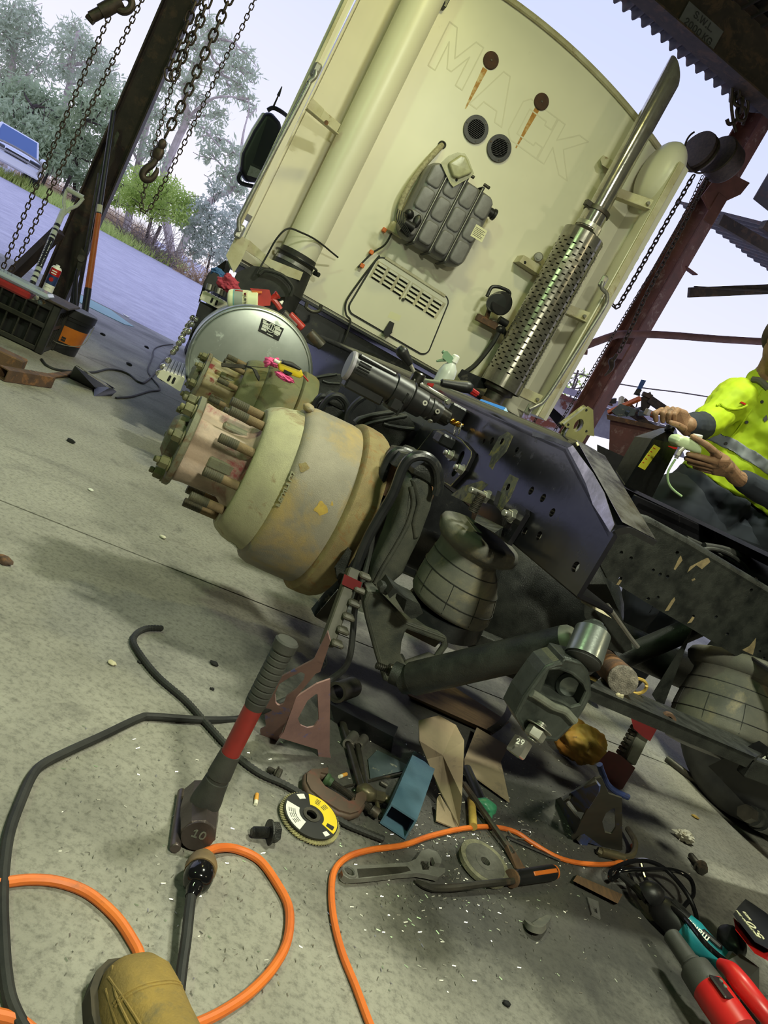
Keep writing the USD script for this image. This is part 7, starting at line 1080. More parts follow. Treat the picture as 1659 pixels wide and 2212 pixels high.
# G-clamp
gk = lambda pts: zc(620, 1600, 2.8, pts); mk('clamp_green', (66, 92, 58), (52, 74, 48), sc=14, rough=.6); mk('clamp_brown', (92, 74, 62), (74, 62, 54), sc=12, rough=.6, rust=(104, 66, 56), rsc=14)
gc_ = thing('g_clamp', 'brown cast G-clamp lying open on the floor behind the flap disc', 'clamp', G(700, 1740)); fr = outline_z(gk([(235, 186), (236, 225), (190, 215), (180, 250), (215, 300), (300, 350), (360, 390), (395, 385), (405, 345), (440, 330), (468, 350), (455, 400), (420, 450), (370, 465), (300, 445), (200, 380), (130, 320), (105, 270), (108, 220), (140, 195), (190, 195)]), .015).buffer(-.001).buffer(.001)
part(gc_, 'frame', cat(slab_z(fr, .004, .022), tube([V(x, y, .015) for x, y in list(fr.buffer(-.003).exterior.coords)[:-1]], .0085, 8, 0, closed=True)), M['clamp_brown'], smooth=50); s0_, s1_ = G(*gk([(255, 245)])[0], .017), G(*gk([(545, 440)])[0], .017); ds_ = unit(s1_-s0_); Ls = np.linalg.norm(s1_-s0_)
part(gc_, 'screw', lathe([(x, .0082 if j % 2 else .0070) for j, x in enumerate(np.linspace(.0, Ls, 90))], s0_, ds_, 14), M['dark_steel'], 'threaded clamp screw'); part(gc_, 'swivel_pad', lathe([(-.012, .004), (-.01, .013), (-.004, .0135), (0, .01), (.008, .0095)], s0_, ds_, 20), M['clamp_green'], 'green swivel pad'); part(gc_, 'tommy_bar', cat(cyl(s1_-V(.012, .012, -.0)-ds_*.006, s1_+V(.012, .012, 0)-ds_*.006, .0045, n=10), cyl(s1_-ds_*.014, s1_+ds_*.004, .0105, n=14)), M['dark_steel'])
# breaker bar, ball fitting, sockets in the shade
bb_ = thing('breaker_bar', 'two dark bars joined to a brass coloured swivel fitting beside the blue tube', 'tool', G(760, 1650)); part(bb_, 'bar', cat(cyl(G(740, 1560, .012), G(782, 1706, .014), .0085, n=12), cyl(G(768, 1590, .012), G(790, 1702, .014), .007, n=12)), M['dark_steel']); mk('brass_dirty', (122, 112, 86), (92, 86, 70), sc=20, rough=.45, metal=.6); part(bb_, 'swivel_body', blob(G(792, 1712, .02), (.024, .018, .018), .12, 2, 3, 3), M['brass_dirty']); part(bb_, 'swivel_tip', cat(cyl(G(800, 1716, .02), G(826, 1722, .018), .013, n=8), cyl(G(826, 1722, .018), G(838, 1728, .018), .009, n=12), cyl(G(812, 1722, .012), G(817, 1748, .010), .005, n=8)), M['brass_dirty'])
for k, ((a, b), (c, d), r) in enumerate((((752, 1608), (764, 1590), .014), ((774, 1612), (786, 1596), .013), ((822, 1690), (836, 1698), .006))): solo('socket', cat(ringm(G(a, b, r), G(c, d, r), r, r*.6, 18), cyl(G(c, d, r), G(c, d, r)*.8+G(a, b, r)*.2, r*.95, n=18)), M['chrome' if k < 2 else 'dark_steel'], ['chrome socket in the shade under the lateral rod', 'second dark socket beside the chrome socket', 'small dark socket next to the swivel fitting'][k], 'socket')
solo('thin_rod', cyl(G(745, 1700, .004), G(878, 1668, .008), .003, n=8), M['dark_steel'], 'thin dark rod lying against the blue tube', 'rod'); solo('olive_plate', hull([G(x, y, z) for x, y in [(795, 1640), (815, 1620), (880, 1652), (870, 1665), (800, 1682)] for z in (0, .004)]), M['blue_grey'], 'flat scrap plate in the shade left of the blue tube', 'plate')
# blue square tube
mk('tube_blue', (70, 100, 122), (86, 116, 136), sc=9, rough=.45, rough2=.6, rust=(92, 88, 84), rsc=12, rlo=.58, rhi=.68, bump=.06, bsc=200)
t0, t1 = (G(848, 1768, 0)+G(878, 1806, 0))/2+UP*.028, G(915, 1650, .028); solo('steel_tube', rhs(G(860, 1775, .028), G(908, 1655, .03), .062, .05, .004), M['tube_blue'], 'blue painted rectangular steel tube, open end towards us', 'tube', smooth=False)
# cardboard and plates
mk('card', (150, 132, 106), (132, 116, 94), sc=6, rough=.85, rust=(104, 92, 80), rsc=14, rlo=.56, rhi=.7)
def sheet_on(px, z0, lift, name, label, mt='card', th=.003):
    """a stiff sheet whose corners lie at the given heights"""
    top = [G(x, y, z0+l) for (x, y), l in zip(px, lift)]; c = np.mean(top, axis=0); n = len(top); v = np.array(top+[c]+[p-UP*th for p in top]+[c-UP*th]); fs = []
    for i in range(n): j = (i+1) % n; fs += [(i, j, n), (n+1+j, n+1+i, 2*n+1), (i, n+1+i, n+1+j), (i, n+1+j, j)]
    return solo(name, (v, np.array(fs)), M[mt], label, name.replace('_', ' '), smooth=False)
sheet_on([(905, 1556), (948, 1545), (985, 1566), (1003, 1600), (998, 1720), (992, 1786), (950, 1705), (922, 1640), (906, 1600)], .012, [.09, .10, .10, .10, .05, .0, .02, .05, .08], 'cardboard', 'pointed brown cardboard offcut leaning behind the blue tube')
sheet_on([(944, 1724), (950, 1716), (992, 1786), (985, 1790), (942, 1772)], .004, [.02, .03, .0, .0, .005], 'cardboard', 'small torn cardboard strip under the pointed offcut'); sheet_on([(1030, 1571), (1099, 1612), (1082, 1645), (1101, 1732), (1004, 1662), (1003, 1640)], .012, [.02, .02, .01, .0, .0, .0], 'cardboard', 'grey cardboard square lying right of the pointed offcut')
# chisel bar, tube, green tool
cb2 = thing('chisel_bar', 'long dark flat chisel bar lying behind the grinding disc', 'chisel', G(1060, 1780)); p0, p1 = G(1000, 1690, .03), G(1108, 1845, .012); part(cb2, 'bar', bar(p0, p1, .014, .012), M['dark_steel']); dd_ = unit(p1-p0); sd2 = unit(np.cross(UP, dd_)); part(cb2, 'blade', hull([p1+dd_*a+sd2*b+UP*c for a, b, c in ((-.02, -.008, -.006), (-.02, .008, -.006), (-.02, -.008, .006), (-.02, .008, .006), (.03, -.016, -.008), (.03, .016, -.008), (.035, -.016, -.004), (.035, .016, -.004))]), M['rusty'])
solo('short_pipe', cyl(G(1018, 1726, .012), G(1022, 1786, .012), .010, n=16), M['ochre'], 'short pipe with yellow paint beside the chisel bar', 'pipe'); mk('tool_green', (64, 140, 104), (52, 116, 88), sc=12, rough=.4)
gt = thing('green_tool', 'green handled tool lying half in shade beside the chisel bar', 'tool', G(1040, 1740)); part(gt, 'green_body', cat(blob(G(1050, 1742, .018), (.028, .018, .018), .2, 2, 2, 3), cyl(G(1058, 1752, .012), G(1056, 1776, .008), .009, .007, 14)), M['tool_green']); part(gt, 'dark_end', cyl(G(1040, 1730, .02), G(1008, 1660, .02), .012, n=14), M['black_plastic'])
solo('wire_offcut', tube([G(x, y, .006) for x, y in [(1098, 1795), (1110, 1808), (1135, 1812), (1148, 1800), (1130, 1792), (1120, 1802)]], .0016, 5), M['steel'], 'bent bright wire beside the orange cord', 'wire'); solo('dark_strip', bar(G(1094, 1808, .004), G(1210, 1858, .004), .012, .006), M['black_paint'], 'thin black strip lying along the orange cord', 'strip')
# adjustable wrench
mk('tool_chrome', (150, 148, 142), (122, 120, 114), sc=24, rough=.25, rough2=.4, metal=.45, rust=(104, 98, 88), rsc=18, rlo=.58, rhi=.7)
wk = lambda pts: zc(540, 1450, 2.765, pts); aw_ = thing('adjustable_wrench', 'chrome adjustable wrench lying across the orange cord', 'wrench', G(850, 1885)); hp_ = outline_z(wk([(545, 1190), (560, 1170), (600, 1168), (760, 1165), (940, 1150), (985, 1130), (1020, 1080), (1060, 1068), (1110, 1085), (1140, 1130), (1135, 1158), (1100, 1155), (1085, 1120), (1070, 1125), (1068, 1170), (1110, 1180), (1160, 1185), (1160, 1210), (1120, 1240), (1060, 1225), (1000, 1215), (900, 1222), (700, 1245), (590, 1252), (550, 1230)]), .012)
hh_ = circ(G(*wk([(586, 1208)])[0], .012)[:2], .0105, 10); ww_ = outline_z(wk([(1012, 1140), (1060, 1145), (1062, 1195), (1025, 1195)]), .012); part(aw_, 'body', slab_z(hp_.difference(hh_).difference(ww_), .006, .010), M['tool_chrome'], smooth=False); part(aw_, 'hang_hole_rim', tube([V(x, y, .016) for x, y in list(hh_.buffer(.002).exterior.coords)[:-1]], .003, 6, 0, closed=True), M['tool_chrome']); k0, k1 = G(*wk([(1018, 1152)])[0], .012), G(*wk([(1060, 1188)])[0], .012)
part(aw_, 'knurl', lathe([(x, .0085 if j % 2 else .0065) for j, x in enumerate(np.linspace(0, np.linalg.norm(k1-k0), 10))], k0, k1-k0, 18), M['dark_steel'], 'knurled adjusting screw'); part(aw_, 'recess', slab_z(outline_z(wk([(640, 1180), (940, 1165), (960, 1190), (900, 1205), (650, 1232)]), .0165), .0155, .001), M['dark_steel'], smooth=False)
# pry bar with screwdriver handle
pk = thing('pry_bar', 'bent dark pry bar with a black and orange screwdriver handle', 'pry bar', G(1040, 1900)); part(pk, 'blade', tube([G(898, 1903, .006), G(915, 1912, .008), (G(940, 1919, .010)), G(985, 1917, .014), G(1040, 1910, .018), G(1108, 1903, .022)], [.004, .0065, .007, .007, .007, .007], 8), M['dark_steel']); h0, h1 = G(1104, 1898, .02), G(1196, 1884, .02); part(pk, 'bolster', lathe([(-.002, .008), (0, .0185), (.006, .0185), (.008, .014)], h0, h1-h0, 24), M['rusty']); HL2 = np.linalg.norm(h1-h0); part(pk, 'handle', lathe([(.006, .012), (.012, .0155), (.022, .013), (.03, .016), (HL2-.008, .0175), (HL2-.001, .014)], h0, h1-h0, 12), M['black_plastic']); hh2 = unit(h1-h0); up3 = unit(UP-hh2*(UP@hh2)); part(pk, 'orange_inlay', rbox(h0+hh2*(HL2*.66)+unit(up3*.8-np.cross(hh2, up3)*-.45)*.0165, (HL2*.55, .009, .003), (hh2, np.cross(unit(up3*.8-np.cross(hh2, up3)*-.45), hh2), unit(up3*.8-np.cross(hh2, up3)*-.45)), .001), M['handle_orange'], 'orange inlay on the handle'); part(pk, 'end_cap', cyl(h1-hh2*.004, h1+hh2*.002, .0155, n=20), M['handle_orange'])
# wood, plates, rubber, paper
mk('wood_old', (116, 86, 60), (92, 70, 52), sc=12, rough=.85, stretch=(14, 2, 2)); w_s = hull([G(x, y, z) for x, y in [(1238, 1903), (1246, 1890), (1345, 1932), (1334, 1952)] for z in (0, .014)]); solo('wood_strip', w_s, M['wood_old'], 'split brown wooden strip beside the grinder cable', 'wood'); solo('slotted_plate', slab_z(outline_z([(1268, 1938), (1292, 1948), (1297, 1985), (1278, 1975)], .004).difference(outline_z([(1280, 1958), (1288, 1962), (1290, 1974), (1283, 1970)], .004)), .001, .004), M['steel'], 'small bright slotted steel plate near the wooden strip', 'plate', smooth=False)
solo('rubber_scrap', tube([G(1136, 1990, .006), G(1148, 2003, .012), G(1160, 2005, .014), G(1175, 1992, .012), G(1186, 1980, .006)], [.005, .011, .012, .010, .005], 8, sect=np.array([(-1, -.5), (1, -.5), (1, .5), (-1, .5)])), M['dusty_rubber'], 'bent grey scrap of rubber on the open floor', 'scrap'); solo('paper_scrap', blob(G(1478, 1806, .014), (.03, .018, .016), .8, 3, 4, 3), M['paper'], 'crumpled cream paper scrap on the floor at right', 'paper'); solo('leaf', blob(G(1502, 1764, .004), (.014, .008, .004), .5, 3, 9, 2), M['ochre'], 'dry yellow leaf on the floor at right', 'leaf')
for k, (x, y, s) in enumerate([(153, 952, .018), (242, 1432, .010), (196, 1058, .010), (352, 1160, .012), (463, 1433, .012), (10, 1210, .02), (1095, 2168, .008), (302, 1430, .006), (458, 1488, .006)]): solo('debris', blob(G(x, y, s*.4), (s, s*.7, s*.5), .5, 3, k+20, 1), M[['dark', 'cream_dirty', 'white_plastic', 'paper', 'dark', 'rusty', 'dark', 'dark', 'dark'][k]], ['black lump alone on the floor at left', 'small grey stone on the floor above the ribbed hose', 'short white scrap on the floor at left', 'yellowish chip on the floor left of the drum', 'dark flake on the floor below the ribbed hose bend', 'brown flake of rubbish at the left edge', 'tiny flat washer like flake near the bottom edge', 'tiny dark chip right of the small grey stone', 'tiny dark crumb near the hose crossing'][k], 'debris')
g_ = np.random.default_rng(5); sv_ = []
for k in range(2600):
    x, y = (g_.normal(1010, 170), g_.normal(1810, 110)) if k % 3 else (g_.uniform(120, 1500), g_.uniform(1500, 2150))
    if not (500 < x < 1420 or k % 3 == 0) or not 1560 < y < 2200: continue
    p = G(x, y, .001); a = g_.uniform(0, 6.28); l = g_.uniform(.001, .004); e = V(math.cos(a), math.sin(a), g_.uniform(-.1, .5)); s = V(-math.sin(a), math.cos(a), .2)*.0006; sv_.append([p-e*l-s, p+e*l-s, p+e*l+s+UP*.001, p-e*l+s+UP*.001])
v = np.array(sv_).reshape(-1, 3); k = np.arange(len(sv_))*4; solo('metal_swarf', (v, np.vstack([np.stack([k, k+1, k+2], 1), np.stack([k, k+2, k+3], 1)])), M['zinc'], 'bright drilling swarf scattered over the floor', 'swarf', kind='stuff', smooth=False)
# axle stands ------------------------------------------------------------
mk('stand_rust', (120, 92, 92), (146, 112, 108), sc=9, rough=.7, rust=(86, 92, 150), rsc=14, rlo=.58, rhi=.64, bump=.1, bsc=200); mk('stand_blue', (58, 72, 128), (72, 84, 132), sc=8, rough=.55, rust=(72, 68, 62), rsc=8, rlo=.48, rhi=.58); mk('stand_dark', (66, 64, 58), (84, 80, 70), sc=9, rough=.6, rust=(60, 70, 130), rsc=9, rlo=.6, rhi=.66); mk('stand_red', (130, 34, 38), (110, 30, 34), sc=10, rough=.5)
s6 = lambda pts: zc(540, 1340, 6.914, pts)
as1 = thing('axle_stand', 'rusty pink and brown axle stand under the left side of the axle', 'axle stand', G(640, 1600)); 
def foot_plate(par, name, px, hts, th, mt, holes=(), n_=None):
    """one pressed side of a stand: corners seen in the picture, each at its own height"""
    P_ = [G(x, y, h) for (x, y), h in zip(px, hts)]; c = np.mean(P_, axis=0); u_, s_, vt = np.linalg.svd(np.array(P_)-c); n = vt[2]; n = n if n@(CAM-c) > 0 else -n; ex = unit(vt[0]-n*(vt[0]@n)); ey = np.cross(n, ex)
    def onpl(x, y): d = ray(x, y); p = CAM+d*(((c-CAM)@n)/(d@n)); return ((p-c)@ex, (p-c)@ey)
    pg = poly([onpl(*p) for p in px])
    for h in holes: pg = pg.difference(poly([onpl(*p) for p in h]).buffer(-.004).buffer(.004, 6))
    return part(par, name, prism(pg, c-n*th, ex, ey, th), M[mt], smooth=False)
foot_plate(as1, 'front_plate', s6([(1200, 880), (1190, 1960), (1215, 2075), (1025, 2040), (1010, 1930), (440, 1755), (500, 1680), (690, 1150), (1000, 950)]), [.2, .02, .0, .0, .02, .035, .05, .16, .2], .004, 'stand_rust', [s6([(860, 1200), (1010, 1080), (1030, 1480), (960, 1590), (860, 1610), (760, 1570), (715, 1470)])])
foot_plate(as1, 'side_plate', s6([(150, 1640), (165, 1770), (385, 1835), (440, 1760), (690, 1150), (980, 800), (1050, 770), (1200, 320), (1155, 170), (1040, 400), (950, 590), (400, 880), (200, 1260), (240, 1590)]), [.0, .0, .0, .03, .16, .25, .27, .36, .38, .34, .30, .2, .11, .03], .004, 'stand_rust', [s6([(370, 1110), (440, 950), (600, 850), (760, 770), (820, 800), (800, 900), (690, 1030), (540, 1140), (500, 1250), (420, 1280), (380, 1230)])])
part(as1, 'ratchet_post', cat(bar(Fq(705, 1395, 1.47), Fq(764, 1230, 1.56), .03, .028), *[rbox(Fq(728+12*k, 1390-29*k, 1.46+.016*k), (.03, .03, .012), TA) for k in range(6)]), M['stand_dark'], 'toothed ratchet post'); part(as1, 'pawl_bolt', cat(hexn(Fq(687, 1432, 1.40), Fq(697, 1424, 1.40), .022), tube([Fq(702, 1418, 1.4), Fq(704, 1432, 1.4), Fq(698, 1442, 1.4)], .004, 6)), M['black_paint']); part(as1, 'saddle', hull([Fq(x, y, f) for x, y in [(744, 1240), (782, 1258), (776, 1280), (738, 1262)] for f in (1.52, 1.62)]), M['stand_red'])
bk2 = thing('axle_stand', 'second axle stand in the shade right behind the drum, white edged', 'axle stand', G(690, 1330)); part(bk2, 'side_plate', hull([Fq(x, y, f) for x, y in [(672, 1315), (680, 1332), (735, 1265), (725, 1250)] for f in (1.9, 1.94)]), M['blue_grey']); part(bk2, 'front_plate', hull([Fq(x, y, f) for x, y in [(680, 1332), (735, 1268), (752, 1290), (712, 1350)] for f in (1.88, 1.9)]), M['stand_dark']); part(bk2, 'post', bar(Fq(735, 1270, 1.95), Fq(750, 1232, 1.95), .04, .04), M['stand_dark'])
s5_ = lambda pts: zc(1090, 1480, 5.027, pts)
as2 = thing('axle_stand', 'blue and dark axle stand with a red ratchet head at right', 'axle stand', G(1280, 1800))
foot_plate(as2, 'front_plate', s5_([(720, 1645), (800, 1740), (890, 1760), (920, 1720), (1090, 1780), (1180, 1830), (1280, 1790), (1275, 1230), (1130, 1180), (1050, 1000), (980, 1020), (980, 1080), (1010, 1120), (870, 1400), (830, 1480), (770, 1610)]), [.0, .0, .0, .015, .015, .0, .0, .2, .22, .28, .28, .25, .22, .1, .07, .02], .004, 'stand_dark', [s5_([(1060, 1480), (1100, 1390), (1200, 1320), (1205, 1550), (1160, 1620), (1090, 1600)])])
foot_plate(as2, 'side_plate', s5_([(545, 1245), (610, 1215), (835, 1500), (760, 1625)]), [.0, .03, .07, .0], .005, 'stand_dark'); foot_plate(as2, 'blue_panel', s5_([(790, 1690), (830, 1745), (900, 1740), (910, 1712), (1080, 1770), (1160, 1770), (1170, 1640), (1040, 1600), (920, 1560)]), [.0, .0, .0, .015, .015, .0, .03, .05, .06], .0045, 'stand_blue'); foot_plate(as2, 'back_plate', s5_([(700, 1180), (980, 1040), (1030, 1100), (1020, 1170), (880, 1390), (790, 1370), (700, 1250)]), [.13, .27, .27, .24, .12, .1, .12], .004, 'stand_blue'); foot_plate(as2, 'upper_brace', s5_([(610, 1220), (700, 1170), (980, 990), (990, 1050), (760, 1140), (690, 1230), (640, 1260)]), [.04, .12, .28, .26, .17, .1, .05], .005, 'stand_dark')
AF = tc(G(1310, 1810))[1]+.06; part(as2, 'head_tube', hull([Fq(x, y, f) for x, y in s5_([(1020, 830), (1130, 710), (1260, 760), (1420, 900), (1280, 1130), (1190, 1150), (1060, 1000)]) for f in (AF, AF+.07)]), M['stand_red'], 'red brown head tube'); rp = [Fq(*p, AF+.03) for p in s5_([(1330, 830), (1500, 480)])]; part(as2, 'ratchet_post', bar(rp[0], rp[1], .042, .03, FW), M['end_grey'], 'grey ratchet post')
for k in range(8): part(as2, 'ratchet_tooth', rbox(Fq(1090+(1255+25*k)/5.027, 1480+(735-45*k)/5.027, AF+.03), (.016, .02, .011), TA, .002), M['stand_dark'])
part(as2, 'saddle', hull([Fq(x, y, f) for x, y in s5_([(1370, 350), (1480, 380), (1659, 470), (1580, 610), (1500, 560), (1400, 470)]) for f in (AF, AF+.08)]), M['stand_red'], 'red saddle'); part(as2, 'lock_handle', tube([Fq(x, y, AF-.03) for x, y in s5_([(1030, 860), (1060, 950), (1120, 1080), (1220, 1160), (1340, 1215)])], .0085, 10), M['stand_blue'], 'bent blue lock handle')
solo('hose_fitting', cat(cyl(G(1296, 1840, .012), G(1345, 1852, .012), .012, n=14), cyl(G(1290, 1836, .012), G(1300, 1842, .012), .009, n=8), tube([G(1345, 1852, .012), G(1366, 1846, .02), G(1372, 1820, .03), G(1356, 1790, .03)], .008, 8)), M['brass_dirty'], 'brass coloured hose fitting against the foot of the blue stand', 'fitting')
# dark blocks and pipe under the truck
solo('steel_channel', cat(hull([G(x, y, z) for x, y, z in [(712, 1520, .055), (722, 1502, .055), (860, 1570, .055), (850, 1592, .055), (722, 1560, 0), (845, 1625, 0)]])), M['black_paint'], 'black steel channel lying behind the rusty axle stand', 'channel'); solo('pipe_offcut', ringm(G(727, 1496, .085), G(762, 1484, .085), .026, .019, 28), M['dark_steel'], 'short thick pipe offcut on top of the black channel', 'pipe', smooth=40)
mk('timber_tan', (122, 96, 66), (98, 78, 56), sc=8, rough=.85, stretch=(3, 12, 3)); solo('timber_block', hull([G(x, y, z) for x, y, z in [(880, 1500, .03), (960, 1470, .03), (1100, 1560, .03), (1060, 1580, .03), (885, 1508, 0), (1060, 1590, 0)]]), M['timber_tan'], 'flat tan timber on the floor under the lateral rod', 'timber'); solo('curved_strap', tube([G(1058, 1580, .03), G(1080, 1565, .05), G(1098, 1540, .06), G(1104, 1515, .06)], .007, 8, sect=np.array([(-1.6, -.3), (1.6, -.3), (1.6, .3), (-1.6, .3)])), M['dark_steel'], 'bent dark steel strap under the lateral rod', 'strap')
mk('bag_orange', (176, 112, 44), (150, 128, 50), sc=6, rough=.7, rust=(90, 70, 36), rsc=20, rlo=.6, rhi=.66); solo('rag_bag', blob(G(1255, 1605, .07), (.085, .06, .065), .4, 2, 12, 4), M['bag_orange'], 'orange and olive printed bag crumpled behind the clevis', 'bag', smooth=60)
part(tr, 'rear_tyre', lathe([(-.12, .2), (-.13, .34), (-.12, .38), (-.09, .41), (.09, .41), (.12, .38), (.13, .34), (.12, .2)], T(2.48, 1.95, .415), RT, 48), M['black_rubber'], 'black tyre shape added to fill the dark under the right rail')  # tyre added to fill the shaded area at right with black
solo('long_pole', cyl(G(1440, 1638, .014), G(1720, 1855, .014), .014, n=12), M['dark_steel'], 'long dark pole lying on the floor at the right edge', 'pole')
kn = thing('drum_can', 'black plastic container with white letters at the right edge', 'container', G(1640, 1760)); KF = 1.25; part(kn, 'can_body', hull([Fq(x, y, f) for x, y in [(1530, 1655), (1640, 1600), (1780, 1700), (1780, 1850), (1655, 1785)] for f in (KF, KF+.2)]), M['black_plastic']); ex_, ey_ = unit(imr*.86-imd*.5), unit(-imd*.86-imr*.5); 
ex_ = unit(ex_-FW*(ex_@FW)); ey_ = unit(UP-ex_*(UP@ex_)); part(kn, 'lettering', cat(text('30L', .021, Fq(1664, 1634, KF-.002), ex_, ey_), text('VENT', .021, Fq(1672, 1662, KF-.002), ex_, ey_)), M['white_plastic'], 'white letters', False)
kb2 = thing('hitch_coupling', 'dusty hex headed coupling bolt poking out at the right edge', 'coupling', G(1640, 1790)); c0_, c1_ = Fq(1608, 1755, 1.22), Fq(1680, 1786, 1.3); part(kb2, 'hex_end', hexn(c0_, c0_*.8+c1_*.2, .036), M['dark_steel']); part(kb2, 'shank', cat(cyl(c0_*.8+c1_*.2, c0_*.6+c1_*.4, .024, n=20), cyl(c0_*.62+c1_*.38, c1_, .03, n=20)), M['black_cast'])
# angle grinder with its cable
mk('teal_tool', (30, 128, 140), (26, 116, 128), sc=10, rough=.35); gr = thing('angle_grinder', 'teal and black corded angle grinder lettered makita, lower right', 'angle grinder', G(1480, 1980)); a0_, a1_ = G(1412, 1948, .045), G(1500, 2068, .045); ga = unit(G(1580, 2090, .045)-G(1400, 1930, .045)); gs = unit(np.cross(UP, ga)); GL = lambda x, y, z=.045: G(x, y, z)
g0_ = G(1408, 1944, .042); Lg = np.linalg.norm(G(1592, 2098, .042)-g0_)
part(gr, 'motor_body', lathe([(0, .014), (.01, .026), (.03, .033), (Lg*.3, .036), (Lg*.42, .034)], g0_, ga, 28), M['black_plastic'], smooth=50); part(gr, 'teal_housing', lathe([(Lg*.38, .0345), (Lg*.5, .036), (Lg*.62, .031), (Lg*.72, .029), (Lg*.85, .028)], g0_, ga, 28), M['teal_tool'], 'teal housing', 50); part(gr, 'gear_head', lathe([(Lg*.84, .029), (Lg*.87, .034), (Lg*.98, .033), (Lg, .024)], g0_, ga, 20), M['end_grey'], 'pale metal gear head')
part(gr, 'rear_handle', tube([G(1395, 1932, .05), G(1405, 1928, .06), G(1415, 1938, .055)], .026, 14), M['black_plastic']); part(gr, 'strain_relief', tube([G(1400, 1945, .04), G(1370, 1915, .035), G(1338, 1888, .03)], [.011, .0075], 10), M['black_rubber']); part(gr, 'switch', rbox(g0_+ga*Lg*.66+UP*.03+gs*-.012, (.05, .016, .01), (ga, gs, UP), .004), M['black_plastic'])
for k in range(4): part(gr, 'vent_slot', rbox(g0_+ga*(Lg*.24)+UP*.0335+gs*(-.010+.007*k), (.03, .003, .004), (ga, gs, UP), .001), M['dark'], smooth=False)
tn = unit(UP*.75-gs*.66 if (-gs)@(CAM-g0_) > 0 else UP*.75+gs*.66); tey = unit(np.cross(tn, ga)); tex = ga; c_ = g0_+ga*Lg*.5+tn*.0362; part(gr, 'lettering', text('makita', .014, c_, -tex, -tey, .0012), M['white_plastic'], 'white makita lettering', False)
for pts in ([(1338, 1888, .03), (1320, 1900, .02), (1322, 1880, .03), (1360, 1862, .05), (1400, 1860, .06), (1440, 1880, .06), (1480, 1925, .05), (1502, 1970, .03), (1505, 2008, .01)], [(1330, 1895, .02), (1345, 1880, .04), (1400, 1878, .055), (1455, 1880, .06), (1490, 1898, .06), (1498, 1930, .05), (1480, 1955, .03), (1465, 1975, .012)], [(1385, 1868, .03), (1395, 1900, .02), (1420, 1935, .02), (1434, 1950, .02)], [(1360, 1890, .02), (1370, 1915, .02), (1385, 1940, .02)], [(1434, 1950, .06), (1480, 1985, .075), (1530, 2045, .08), (1588, 2092, .06)]): part(gr, 'power_cable', tube([G(*p) for p in pts], .0058, 10, 8), M['plug_black'])
# red cordless tool
mk('tool_red', (196, 36, 34), (180, 30, 30), sc=14, rough=.35); mk('tool_grey', (66, 66, 62), (56, 56, 54), sc=20, rough=.55, bump=.08, bsc=500)
ct = thing('cordless_tool', 'red and grey cordless tool with a black battery, bottom right corner', 'power tool', G(1560, 2140)); t0_, t1_ = G(1448, 2018, .075), G(1640, 2290, .075); ta = unit(t1_-t0_)
LT = np.linalg.norm(G(1520, 2110, .075)-t0_); part(ct, 'nose_tube', lathe([(0, .014), (.004, .0175), (LT*.66, .0185), (LT*.7, .021), (LT*.78, .021)], t0_, ta, 24), M['tool_grey']); part(ct, 'gear_case', lathe([(LT*.76, .022), (LT*.86, .032), (LT*1.25, .034), (LT*1.45, .031)], t0_, ta, 28), M['tool_grey'], smooth=50); part(ct, 'red_body', lathe([(LT*1.3, .0335), (LT*1.5, .0345), (LT*2.2, .034)], t0_, ta, 28), M['tool_red'], smooth=50)
rs = unit(np.cross(ta, UP)); rs = rs if rs@imr > 0 else -rs; part(ct, 'red_grip', tube([t0_+ta*LT*.95+rs*.034+UP*.035, t0_+ta*LT*1.2+rs*.034+UP*.045, t0_+ta*LT*1.5+rs*.036+UP*.045, t0_+ta*LT*1.9+rs*.05+UP*.04, t0_+ta*LT*2.2+rs*.075+UP*.03], [.011, .017, .02, .019, .018], 14), M['tool_red'], 'red housing ridge'); part(ct, 'side_panel', rbox(t0_+ta*LT*1.55-rs*.012+UP*.031, (LT*.5, .03, .006), (ta, rs, UP), .003), M['black_plastic'])
for k in range(2): part(ct, 'panel_button', cyl(t0_+ta*LT*(1.42+.12*k)-rs*.006+UP*.033, t0_+ta*LT*(1.42+.12*k)-rs*.006+UP*.036, .004, n=12), M['end_grey'])
part(ct, 'grey_handle', hull([G(x, y, z) for x, y, z in [(1560, 2080, .09), (1600, 2060, .1), (1640, 2090, .1), (1600, 2130, .09), (1575, 2150, .05), (1640, 2150, .04)]]), M['tool_grey']); part(ct, 'handle_base', lathe([(0, .03), (.02, .026), (.06, .02), (.09, .024)], G(1620, 2190, .03), UP*.5+rs*.8, 20), M['tool_grey'])
bq = lambda pts, z: [G(1360+x/5.548, 1820+y/5.548, z) for x, y in pts]
part(ct, 'battery', hull(bq([(1300, 770), (1390, 675), (1620, 830), (1700, 900), (1700, 1300), (1500, 1190), (1240, 860)], .16)+bq([(1300, 800), (1500, 1220), (1700, 1320)], .10)), M['black_plastic'], 'black battery pack'); bt_ = part(ct, 'battery_foot', hull(bq([(1245, 900), (1270, 1050), (1500, 1330), (1700, 1440), (1700, 1310), (1500, 1210)], .14)+bq([(1260, 1000), (1500, 1330), (1700, 1440)], .09)), M['tool_red'], 'red foot of the tool')
bp_ = [bq([p], .1615)[0] for p in [(1330, 800), (1430, 900), (1560, 1080), (1540, 1060)]]; bx_ex = unit(bp_[0]-bp_[2]); bx_ey = unit(np.cross(UP, bx_ex)); 
part(ct, 'lettering', cat(text('5.0', .022, bq([(1500, 1050)], .1605)[0], unit(bx_ex-bx_ey*.1), unit(np.cross(UP, unit(bx_ex-bx_ey*.1))), .0012), text('LITHIUM-ION', .006, bq([(1385, 945)], .1605)[0], bx_ex, bx_ey, .0012), text('M18', .008, bq([(1405, 880)], .1605)[0], bx_ex, bx_ey, .0012)), M['pale_label'], 'battery lettering', False)
